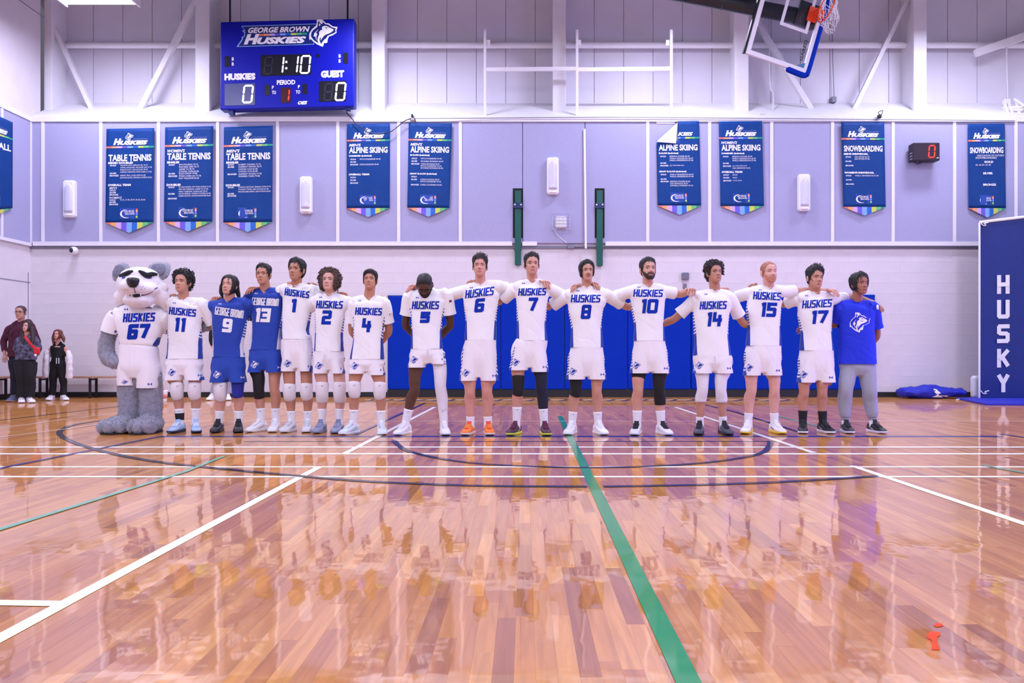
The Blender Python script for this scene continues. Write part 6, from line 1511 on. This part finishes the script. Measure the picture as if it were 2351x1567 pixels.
PL.append(dict(WJ, seed=10, Y=8.20, label='bearded player in white jersey 10, black sleeve on one knee, black laced white shoes', skin=(218, 170, 152), hair=('short', (28, 22, 22)), head=(1487.5, 591, 645, 11, 8), beard=('full', (52, 38, 36), .0025),
  collar=(1488, 657), sh=((1449, 662), (1526, 662)), torso=((678, 1446, 1529), (700, 1449, 1527), (744, 1455, 1525), (782, 1453, 1528)), sleeve=(.72, .6), slr=(.064, .066),
  aL=dict(e=(1400, 684, .16), w=(1348, 670, .16), drape=(1317, 656, -.5, .0)), aR=dict(e=(1563, 675, .10), w=(1583, 668, .03), drape=(1590, 664, -.25, -.07), hk=1.05), crotch=(1493, 851), shorts=(856, (1444, 1490), (1495, 1539.5)), knee=((1465, 884), (1513, 884)), ank=((1463, 967), (1518, 967)), toe=((1456, 1002), (1539, 1001)), legk=1.04,
  wraps=(('thigh_band', 0, 848, 868, M['blk'], False), ('knee_sleeve', 1, 848, 929, M['blk'], False)), sock=((942, SKN), (942, SKN)), socktick=False, shoe=shoes((226, 224, 232), (220, 220, 228), (24, 24, 32), (30, 30, 38), (210, 210, 220)),
  word=('HUSKIES', 1454.5, 664, 1522, 681, .01), number=('10', 1471, 686, 1511, 719)))
PL.append(dict(WJ, seed=14, Y=8.22, label='player in white jersey 14 with curly dark hair and white tights to the calves', skin=(200, 150, 128), hair=('curly', (40, 26, 24)), head=(1640, 597, 651, 14, 7),
  collar=(1642, 670), sh=((1599, 676), (1677, 676)), torso=((692, 1595, 1680), (722, 1591, 1674), (767, 1593, 1672), (816, 1590, 1680)), sleeve=(.78, .72), slr=(.066, .074), cord=(1641, 817),
  aL=dict(e=(1549, 731, .10), w=(1512, 748, .24)), aR=dict(e=(1705, 740, .12), w=(1738, 752, .24)), crotch=(1637, 848), shorts=(856, (1589, 1634), (1639, 1685)), knee=((1613, 884), (1655, 884)), ank=((1607, 963), (1660, 963)), toe=((1604, 1001), (1677, 1000)),
  wraps=(('tights_leg', 0, 846, 923, M['tights'], False), ('tights_leg', 1, 846, 924, M['tights'], False)), sock=((957, SKN), (956, SKN)), shoe=shoes((74, 76, 92), (40, 38, 46), (26, 24, 30), (40, 40, 50), (210, 210, 220)),
  word=('HUSKIES', 1607, 691, 1668.5, 709.5, -.02), number=('14', 1622, 716, 1658, 749)))
PL.append(dict(WJ, seed=15, Y=8.33, label='player in white jersey 15 with cropped ginger hair, eyes closed and yellow soled shoes', skin=(232, 186, 174), hair=('buzz', (160, 104, 80)), head=(1765, 600, 651, 11, 4), closed=True, beard=('full', (190, 124, 100), .0012),
  collar=(1766, 662), sh=((1726, 664), (1796, 662)), torso=((682, 1720, 1797), (704, 1714, 1793), (750, 1716, 1791), (793, 1711, 1794)), sleeve=(.66, .6), slr=(.066, .068),
  aL=dict(e=(1672, 686, .2), w=(1656, 668, .16), drape=(1657, 662, .6, .0)), aR=dict(e=(1842, 668, .12), w=(1894, 667, .10), drape=(1916, 666, .45, -.03), hk=1.05), crotch=(1750, 850), shorts=(861, (1704, 1746), (1752, 1797)), knee=((1725, 885), (1778, 885)), ank=((1718, 963), (1778, 963)), toe=((1711, 997), (1800, 996)), legk=1.04,
  sock=((948, SKN), (948, SKN)), socktick=False, shoe=shoes((232, 228, 236), (228, 196, 60), (236, 234, 240), (236, 234, 240), (60, 60, 80)),
  word=('HUSKIES', 1729.5, 670, 1793, 688, .05), number=('15', 1746, 694, 1783, 727)))
PL.append(dict(WJ, seed=17, Y=8.37, label='player in white jersey 17 with black socks, arm around the royal blue T-shirt', skin=(204, 154, 132), hair=('quiff', BLK), head=(1870.5, 609, 664, 12, 2, 4),
  collar=(1873, 673), sh=((1836, 678), (1909, 680)), torso=((700, 1833, 1912), (720, 1831, 1910), (764, 1838, 1909), (804, 1835, 1914)), sleeve=(.66, .62), slr=(.068, .068),
  aL=dict(e=(1790, 700, .2), w=(1748, 676, .16), drape=(1722, 656, -.3, .06)), aR=dict(e=(1958, 682, .22), w=(2004, 694, .10), drape=(2015, 702, .5, .01), hk=1.05), crotch=(1874, 870), shorts=(877, (1829, 1871), (1876, 1918)), knee=((1846, 890), (1888, 890)), ank=((1843, 964), (1889, 964)), toe=((1846, 997), (1912, 995)),
  sock=((942, M['blk']), (943, M['blk'])), shoe=shoes((24, 24, 32), (220, 218, 226), (22, 22, 28), (34, 34, 42), (224, 222, 230)),
  word=('HUSKIES', 1842, 687.5, 1910, 706, -.05), number=('17', 1862, 712, 1901, 743)))
PL.append(dict(seed=18, Y=8.38, topm=M['tee'], botm=M['jogger'], ink=M['ink'], collarm=M['tee'], crew=1, topname='t_shirt', label='person in royal blue T-shirt with white dog crest and grey joggers, rightmost of the row', skin=(172, 118, 98), hair=('mid', BLK), head=(1973, 624, 677, 15, 2),
  collar=(1967, 694), sh=((1929, 698), (2007, 699)), torso=((712, 1926, 2008), (745, 1927, 2005), (791, 1927, 2009), (835, 1925, 2013)), sleeve=(.72, .74), slr=(.072, .086), dep=(.108, .108, .118), wr=.007,
  aL=dict(e=(1912, 748, .14), w=(1858, 757, .20), hd=(-1, 0, .1)), aR=dict(e=(2013, 768, .10), w=(1990, 804, .22)), crotch=(1967, 862), pants=dict(r=[.086, .088, .076, .074, .066, .052], cuff=1, end=.10, wr=.007), knee=((1942, 895), (1996, 895)), ank=((1941, 960), (2004, 960)), toe=((1955, 997), (2032, 995)),
  sock=((955, SKN), (955, SKN)), socktick=False, shoe=shoes((22, 22, 28), (212, 208, 232), (24, 24, 30), (40, 40, 48), (214, 212, 230)), crest=(1950.5, 716.5, 48, 46.5)))
roots = {}
for S in PL: roots[S['seed']] = person(S)
# taped finger of the hand on the royal blue shoulder, fist at the waist of number 17
r17 = roots[17][0]
b = MB(); b.tube([P(2014, 701, 8.35), P(2015, 709, 8.32)], [.0135, .0125], 10, sub=1, cap='flat'); b.build('finger_tape', M['ink'], r17, sm=True)

# ------------------------------------------------------------------ person in the dog costume
def mascot():
    Y = 8.42; s = F / Y; conv = lambda x, y, dy=0.: P(x, y, Y + dy)
    root = empty('person', (conv(318, 990).x, Y, 0), 'person in plush grey and white dog costume with white jersey, leftmost of the row', 'person')
    fur = pmat('grey_plush', (150, 150, 166), .95, bump=(150, .9, .01), var=.16, vscale=30, sheen=.4); wfur = pmat('white_plush', (232, 226, 232), .95, bump=(170, .5, .006), var=.04, vscale=20, sheen=.3)
    dfur = pmat('dark_grey_plush', (120, 120, 138), .95, bump=(150, .8, .01), var=.2, vscale=30)  # inner-ear plush, a darker grey than the body fur
    c = MB()
    for cx, dx in ((297, 0), (346, 0)):
        c.tube([conv(cx + (4 if cx < 320 else -3), 850, .02), conv(cx, 890, .02), conv(cx + 1, 930, .02), conv(cx, 962, .02), conv(cx - 2, 980, 0)], [(.115, .12), (.118, .125), (.112, .118), (.108, .112), (.11, .12)], 20, side=(1, 0, 0))
    for cx, w, tx in ((290, 33, -8), (346, 29, 0)):
        g = conv(cx, 985); c.ell((g.x + tx / s * .6, Y - .06, .085), (w / s * .98, .24, .10), seg=22, rg=14)
        for k in (-1, 0, 1): c.ell((g.x + tx / s + k * w / s * .60, Y - .22 + abs(k) * .04, .07), (w / s * .42, .13, .085), seg=14, rg=10)
    eL, hL = conv(244, 795, .04), conv(262, 832, -.02)
    c.tube([conv(266, 726, .03), conv(252, 760, .03), eL, conv(250, 822, .0), conv(268, 832, -.04), conv(279, 827, -.06)], [.07, .075, .082, .080, .07, .05], 18)
    c.tube([conv(372, 722, .06), conv(392, 748, .2), conv(430, 752, .26), conv(462, 748, .2), conv(478, 747, .12)], [.07, .07, .07, .068, .055], 18)
    c.tube([conv(318, 870, .02), conv(320, 790, .02), conv(321, 720, .02)], [(.16, .11), (.17, .13), (.17, .12)], 20, side=(1, 0, 0))
    me = remesh(c, .013, 3)
    nrm = [v.normal.copy() for v in me.vertices]
    for v, q in zip(me.vertices, nrm):
        p = v.co.copy(); v.co = p + q * (.006 * noise.noise(p * 30) + .005 * noise.noise(p * 75))
    for v in me.vertices:
        if v.co.z < .012: v.co.z = .006
    body = finish(me, 'costume_body', fur, root)
    # short plush tufts so that the pile shows at the outline
    b = MB(); r = random.Random(4); n = len(body.data.polygons); off = wloc(body)
    for i in r.sample(range(n), min(n, 9000)):
        f = body.data.polygons[i]; p = f.center + off
        if .845 < p.z < 1.06 and abs(p.x - conv(320, 800).x) < .2: continue
        if p.z < .03: continue
        d = (f.normal + Vector((r.gauss(0, .3), r.gauss(0, .3), -.7 + r.gauss(0, .2)))).normalized(); o = d.orthogonal().normalized() * .0035; q = d.cross(o); L = r.uniform(.006, .013)
        b.add([p + o, p - o * .5 + q * .8, p - o * .5 - q * .8, p + f.normal * .004 + d * L], [(0, 1, 3), (1, 2, 3), (2, 0, 3)])
    tag(b.build('fur_tuft', fur, root, fix=False), kind='stuff')
    for cx, w, tx in ((290, 33, -8), (346, 29, 0)):
        g = conv(cx, 985); b = MB(); b.rings([[Vector((g.x + tx / s * .8 + cos(a) * w / s * .98, Y - .09 + sin(a) * .25, z)) for a in [2 * pi * q / 24 for q in range(24)]] for z in (.001, .018)]); b.build('foot_sole', M['blk'], root)
    # jersey
    j = MB(); j.tube([conv(321, 704, .02), conv(320, 714, .02), conv(321, 732, .02), conv(322, 755, .02), conv(320, 785, .02), conv(320, 795, .02)], [(.16, .12), (.235, .15), (.245, .17), (.225, .175), (.20, .16), (.185, .14)], 30, side=(1, 0, 0), cap='hollow', pw=.85)
    j.tube([conv(285, 722, .02), conv(268, 727, .03), conv(257, 748, .03), conv(249, 772, .03)], [.09, .098, .098, .096], 20, cap='flat')
    j.tube([conv(350, 722, .02), conv(372, 728, .05), conv(384, 744, .12), conv(392, 754, .18)], [.09, .092, .088, .088], 20, cap='hollow')
    me = remesh(j, .010, 4); wrinkle(me, .006, 67)
    ec, ax = conv(252, 763, .03), (conv(251, 766, .03) - conv(257, 748, .03)).normalized(); cut(me, ec, ax, lambda c: (c - ec).dot(ax) > -.03 and c.x < conv(276, 760).x and c.z > .9)
    jer = finish(me, 'jersey', M['jw'], root)
    zf = lambda y: H - (y - HY) * Y / F; xf = lambda x: (x - CX) * Y / F
    set_uv(jer.data, [(zf(795), xf(320), .19), (zf(775), xf(321), .222), (zf(760), xf(322), .26), (zf(740), xf(322), .36), (zf(710), xf(321), .5)], conv, zf(815), zf(705), wloc(jer), .262); bj = bvh_of(jer)
    decal('lettering', block_text('HUSKIES', 282.5, 718, 356, 738.5, 4.2, -.03, .12, .22, 2.4), bj, M['blue_ink'], jer); decal('number', block_text('67', 293, 743, 343.5, 778.5, 9.4, -.03, .14, .28, 2.5), bj, M['blue_ink'], jer)
    maker_mark('maker_mark', 289.5, 709.5, 9, bj, M['blue_ink'], jer)
    b = MB(); b.tube([conv(320, 788, .02), conv(319, 800, .02), conv(319, 840, .02), conv(318.5, 866, .02)], [(.17, .14), (.20, .155), (.215, .17), (.19, .14)], 28, side=(1, 0, 0), pw=.85, cap='flat')
    b.tube([conv(302, 815, .02), conv(297, 850, .02), conv(296, 892, .02)], [(.095, .14), (.108, .15), (.102, .148)], 22, side=(1, 0, 0), cap='flat', pw=.85)
    b.tube([conv(336, 815, .02), conv(343, 850, .02), conv(344, 898, .02)], [(.095, .14), (.116, .155), (.116, .155)], 22, side=(1, 0, 0), cap='flat', pw=.85)
    me = remesh(b, .010, 4); wrinkle(me, .007, 70, 9, 1.6, .1); zf = lambda y: H - (y - HY) * Y / F
    for yy, sg_ in ((883.5, -1), (889.5, 1)): cut(me, Vector((0, 0, zf(yy))), Vector((0, 0, -1)), lambda c, yy=yy, sg_=sg_: c.z < zf(yy) + .04 and sg_ * (c.x - (318.5 - CX) * Y / F) > 0)
    sho = finish(me, 'shorts', M['sw'], root); bs = bvh_of(sho)
    set_uv(sho.data, [(zf(790), xf(319), .4), (zf(890), xf(319), .4)], conv, zf(940), zf(760), wloc(sho))
    crest_on('crest', 279, 872, 16, 9, bs, (M['blue_ink'], M['ink']), sho); maker_mark('maker_mark', 344, 881.5, 11, bs, M['blue_ink'], sho)
    # head
    h = MB(); hd = -.06
    h.ell(conv(322, 652, hd + .05), (.235, .21, .185), seg=24, rg=16); h.ell(conv(322, 632, hd + .02), (.20, .17, .085), seg=20, rg=12)
    h.ell(conv(306, 658, hd - .20), (.125, .17, .088), seg=20, rg=14); h.ell(conv(326, 664, hd - .10), (.18, .16, .085), seg=20, rg=14); h.ell(conv(309, 645, hd - .22), (.075, .13, .055), seg=16, rg=12)
    h.ell(conv(318, 689, hd - .10), (.152, .15, .082), seg=20, rg=14)
    h.tube([conv(292, 672, hd + .05), conv(279, 684, hd + .05), conv(269, 700, hd + .06)], [.10, .085, .03], 14); h.tube([conv(352, 668, hd + .05), conv(369, 684, hd + .05), conv(379, 702, hd + .06)], [.12, .095, .03], 14); h.tube([conv(352, 650, hd + .06), conv(372, 664, hd + .06), conv(381, 676, hd + .08)], [.10, .075, .02], 12)
    me = remesh(h, .012, 4)
    nrm = [v.normal.copy() for v in me.vertices]
    for v, q in zip(me.vertices, nrm): v.co = v.co + q * (.003 * noise.noise(v.co * 34) + .002 * noise.noise(v.co * 80))
    head = finish(me, 'costume_head', wfur, root); bh = bvh_of(head)
    for ax, ay, tx, ty, sg in ((284, 632, 266, 614, -1), (357, 630, 371, 611, 1)):
        b = MB(); R = []; a0, a1 = conv(ax, ay, hd + .06), conv(tx, ty, hd + .06); d = (a1 - a0); u = d.normalized(); w = Vector((-u.z, 0, u.x))
        for f, r in ((-.35, .06), (0, .10), (.4, .118), (.8, .105), (1.15, .072), (1.42, .022)): R.append([a0 + d * f + w * cos(a) * r + Vector((0, sin(a) * .034 + .05 * f * f, 0)) for a in [2 * pi * q / 20 for q in range(20)]])
        b.rings(R); e = b.build('ear', fur, head, sm=True)
        b = MB(); R = []
        for f, r, y in ((.0, .02, -.032), (.2, .058, -.037), (.6, .074, -.031), (.95, .055, -.004), (1.22, .014, .03)): R.append([a0 + d * f + w * cos(a) * r + Vector((0, y + sin(a) * .008, 0)) for a in [2 * pi * q / 14 for q in range(14)]])
        b.rings(R); b.build('inner_ear', dfur, e, sm=True)
    def pill(name, pts, r, m, e=.004, par=None):
        b = MB(); q = [cam_on(bh, x, y, e) for x, y in pts]
        if all(p is not None for p in q): b.tube(q, [r_ if isinstance(r_, tuple) else (r_, r_ * .6) for r_ in r], 10, sub=4, side=(0, 0, 1)); b.build(name, m, par or head, sm=True)
    felt = pmat('black_felt', (12, 12, 20), .8, var=.1)
    pill('brow_patch', [(275, 633), (284, 630.5), (294, 626), (304, 622.5)], [.018, .027, .025, .014], felt); pill('brow_patch', [(319.5, 622), (328, 627), (338, 632), (349, 629), (360, 629.5)], [.014, .024, .030, .024, .015], felt)
    pill('eye', [(281, 636.5), (286, 636)], [.012, .012], mcol('blue_eye', (30, 60, 160), .3), .004); pill('eye', [(341.5, 637), (347, 636)], [.014, .012], mcol('blue_eye', (30, 60, 160), .3), .004)
    b = MB(); nc = cam_on(bh, 306.5, 650, 0) or conv(306, 650, -.4); R = []
    for z, w, d in ((-.052, .02, .02), (-.045, .034, .035), (-.02, .052, .05), (.015, .063, .055), (.04, .060, .05), (.05, .045, .035), (.054, .02, .015)): R.append([nc + Vector((cos(a) * w, -.012 + sin(a) * d, z + .006)) for a in [2 * pi * q / 18 for q in range(18)]])
    b.rings(R); b.build('nose', mcol('nose_vinyl', (16, 12, 22), .3), head, sm=True)
    dk = mcol('mouth_dark', (14, 10, 16), .7); pill('muzzle_seam', [(308, 660), (309, 666), (311.5, 672)], [.005, .005, .005], dk, .001)
    pill('mouth', [(288, 676), (298, 677.5), (311, 677), (324, 677), (336, 675.5), (347, 671), (356, 663), (362, 660)], [.003, .006, .010, .010, .007, .005, .005, .006], mcol('mouth_line', (96, 70, 96), .8), .001); pill('mouth_opening', [(307.5, 678), (313, 678), (319, 677.5)], [.018, .022, .018], dk, .004)
    for x, y in ((302.5, 678), (323, 677.5)): pill('tooth', [(x, y - 2), (x, y + 3)], [.014, .004], M['plastic'], .006)
    for x, y in ((293, 665), (287, 664), (324, 665), (328, 658), (332, 662)): pill('whisker_dot', [(x, y), (x + .5, y)], [.004, .004], dk, .001)
mascot()

# ------------------------------------------------------------------ people by the wall
maroon = pmat('maroon_shirt', (70, 14, 42), .8, bump=(40, .3), var=.35, vscale=26)
camo = pmat('patterned_jacket', (80, 78, 104), .8, bump=(40, .3), var=.95, vscale=22)
jean = pmat('dark_jeans', (20, 22, 40), .85, bump=(80, .3), var=.15); blackc = pmat('black_cotton', (16, 15, 22), .85, bump=(60, .3), var=.15)
E = dict(shorts=None, jvox=.014, vox=.0125, collarm=None)
person(dict(E, seed=31, Y=13.82, label='person in maroon shirt and glasses standing at the far left by the benches', topname='shirt', topm=maroon, botm=jean, ink=M['ink'], skin=(206, 160, 146), hair=('buzz', (64, 52, 54)), glasses=True, head=(47.7, 701, 733, 5, 0),
  collar=(48, 739), sh=((19, 748), (76, 748)), torso=((756, 18, 80), (770, 20, 83), (795, 21, 83), (818, 19, 82)), dep=(.13, .13, .13), sleeve=(1.85, 1.85), slr=(.064, .062),
  aL=dict(e=(8.5, 783, .02), w=(10.5, 812, -.03), cu=(.1, 0, -.6)), aR=dict(e=(86, 785, .05), w=(78, 812, .1)), crotch=(50, 838), pants=dict(r=[.12, .11, .085, .08, .075, .07], end=0.), knee=((36, 862), (64, 862)), ank=((33, 906), (62, 906)), toe=((17, 922), (66, 920)), sock=((0, None), (0, None)), shoe=shoes((96, 104, 140), (160, 140, 130), (90, 96, 130), (120, 124, 150))))
person(dict(E, seed=32, Y=13.5, label='person with long dark hair, patterned jacket and red bag, in front of maroon shirt', topname='jacket', topm=camo, botm=blackc, ink=M['ink'], skin=(222, 176, 164), hair=('flow', (44, 30, 30)), head=(62.5, 735, 762, -4, 8),
  collar=(62, 768), sh=((42, 776), (84, 776)), torso=((786, 39, 88), (796, 40, 86), (810, 38, 84), (825, 36, 82)), sleeve=(1.9, 1.9), slr=(.058, .058), armk=.85,
  aL=dict(e=(36.5, 800, .06), w=(48, 818, .16)), aR=dict(e=(90, 798, .05), w=(84, 816, .08)), crotch=(59, 842), pants=dict(r=[.11, .105, .088, .085, .085, .085], end=0.), knee=((50, 868), (69, 868)), ank=((49, 912), (67, 912)), toe=((45, 926), (68, 926)), sock=((0, None), (0, None)), shoe=shoes((234, 230, 236), (230, 226, 232), (232, 228, 234)), clog=True,
  locks=[(((55, 745, .0), (52, 765, -.03), (52, 779, -.06), (54, 790, -.09)), (.03, .034, .034, .010)), (((71, 748, .0), (75, 768, -.03), (75, 780, -.06), (73, 793, -.10)), (.03, .036, .036, .010))]))
t = empty('crossbody_bag', P(81, 806, 13.36), 'small red crossbody bag on its strap, worn by the woman in the patterned jacket', 'bag')
redm = mcol('red_leather', (206, 26, 34), .45, var=.05)
b = MB(); b.bevbox(tuple(P(76, 813, 13.30)), tuple(P(87.5, 796.5, 13.30) + Vector((0, .06, 0))), .02); b.build('pouch', redm, t)
b = MB(); b.tube([P(57, 772, 13.37), P(63, 780, 13.31), P(71, 790, 13.31), P(79, 799, 13.32)], [(.022, .006)] * 4, 8, side=(1, 0, .6)); b.build('strap', redm, t, sm=True)
b = MB(); b.ell(P(81.5, 815, 13.28), (.022, .012, .022), seg=10, rg=6); b.build('charm', M['plastic'], t, sm=True)
r, jr, bjj, bd, lg = person(dict(E, seed=33, Y=14.2, label='person with auburn hair, black crop top and white jacket slipped off the shoulders', topname='crop_top', topm=blackc, botm=blackc, ink=M['ink'], skin=(226, 176, 166), hair=('flow', (104, 52, 40)), head=(133, 755, 779, -3, 6),
  collar=(133, 786), sh=((116, 793), (152, 792)), torso=((797, 116, 150), (806, 117, 149), (812, 118, 149), (817, 119, 149)), dep=(.085, .085, .085), sleeve=(0, 0), slr=(.05, .05), yoke=7, yr=.72, shf=.68, armk=.72, legk=.8,
  aL=dict(e=(110.5, 810, .06), w=(106, 832, .0)), aR=dict(e=(155, 812, .06), w=(158, 832, .0)), crotch=(133, 842), pants=dict(r=[.085, .08, .066, .062, .06, .058], end=0., cord=(132, 822)), knee=((122, 868), (144, 868)), ank=((119, 908), (145, 908)), toe=((108, 920), (147, 920)), sock=((0, None), (0, None)), shoe=shoes((234, 230, 236), (230, 226, 232), (232, 228, 234)), clog=True, neckr=.042,
  locks=[(((126, 763, .0), (123, 775, -.02), (122, 790, -.05)), (.026, .032, .010)), (((140, 764, .0), (145, 776, -.02), (147, 785, -.03)), (.026, .034, .010))]))
b = MB()
b.tube([P(109, 805, 14.2), P(106.5, 818, 14.17), P(105, 838, 14.15), P(104.5, 866, 14.16)], [(.040, .05), (.052, .055), (.056, .05), (.058, .05)], 14, cap='flat'); b.tube([P(156, 806, 14.2), P(159, 820, 14.17), P(159.5, 840, 14.15), P(158.5, 868, 14.16)], [(.045, .05), (.056, .055), (.058, .05), (.064, .05)], 14, cap='flat'); b.tube([P(108, 812, 14.3), P(133, 815, 14.36), P(157, 812, 14.3)], [.05, .05, .05], 10)
me = remesh(b, .011, 2); wrinkle(me, .010, 3, 7, 12, .3); zc_ = P(0, 858.5, 14.16).z; cut(me, Vector((0, 0, zc_)), Vector((.03, 0, -1)).normalized(), lambda c: c.z < zc_ + .4); finish(me, 'jacket', M['pad_white'], r)
person(dict(E, seed=34, Y=14.25, label='person hidden behind blue jersey 9, only grey trousers and white shoes showing', topname='shirt', topm=jean, botm=M['jogger'], ink=M['ink'], skin=(214, 166, 148), hair=('short', BLK), head=(513, 702, 734, 0, 0),
  collar=(513, 740), sh=((488, 750), (540, 750)), torso=((758, 489, 541), (775, 489, 541), (800, 490, 540), (822, 490, 540)), sleeve=(1.6, 1.6), slr=(.068, .065), armk=.95, aL=dict(e=(486, 780, .02), w=(492, 806, -.02)), aR=dict(e=(541, 780, .05), w=(536, 806, .0)), crotch=(514, 840), pants=dict(r=[.11, .10, .085, .08, .075, .07], end=0.), knee=((501, 864), (526, 864)), ank=((489, 904), (523, 904)), toe=((477, 919), (523, 918)), sock=((0, None), (0, None)), shoe=shoes((234, 230, 236), (230, 226, 232), (232, 228, 234))))
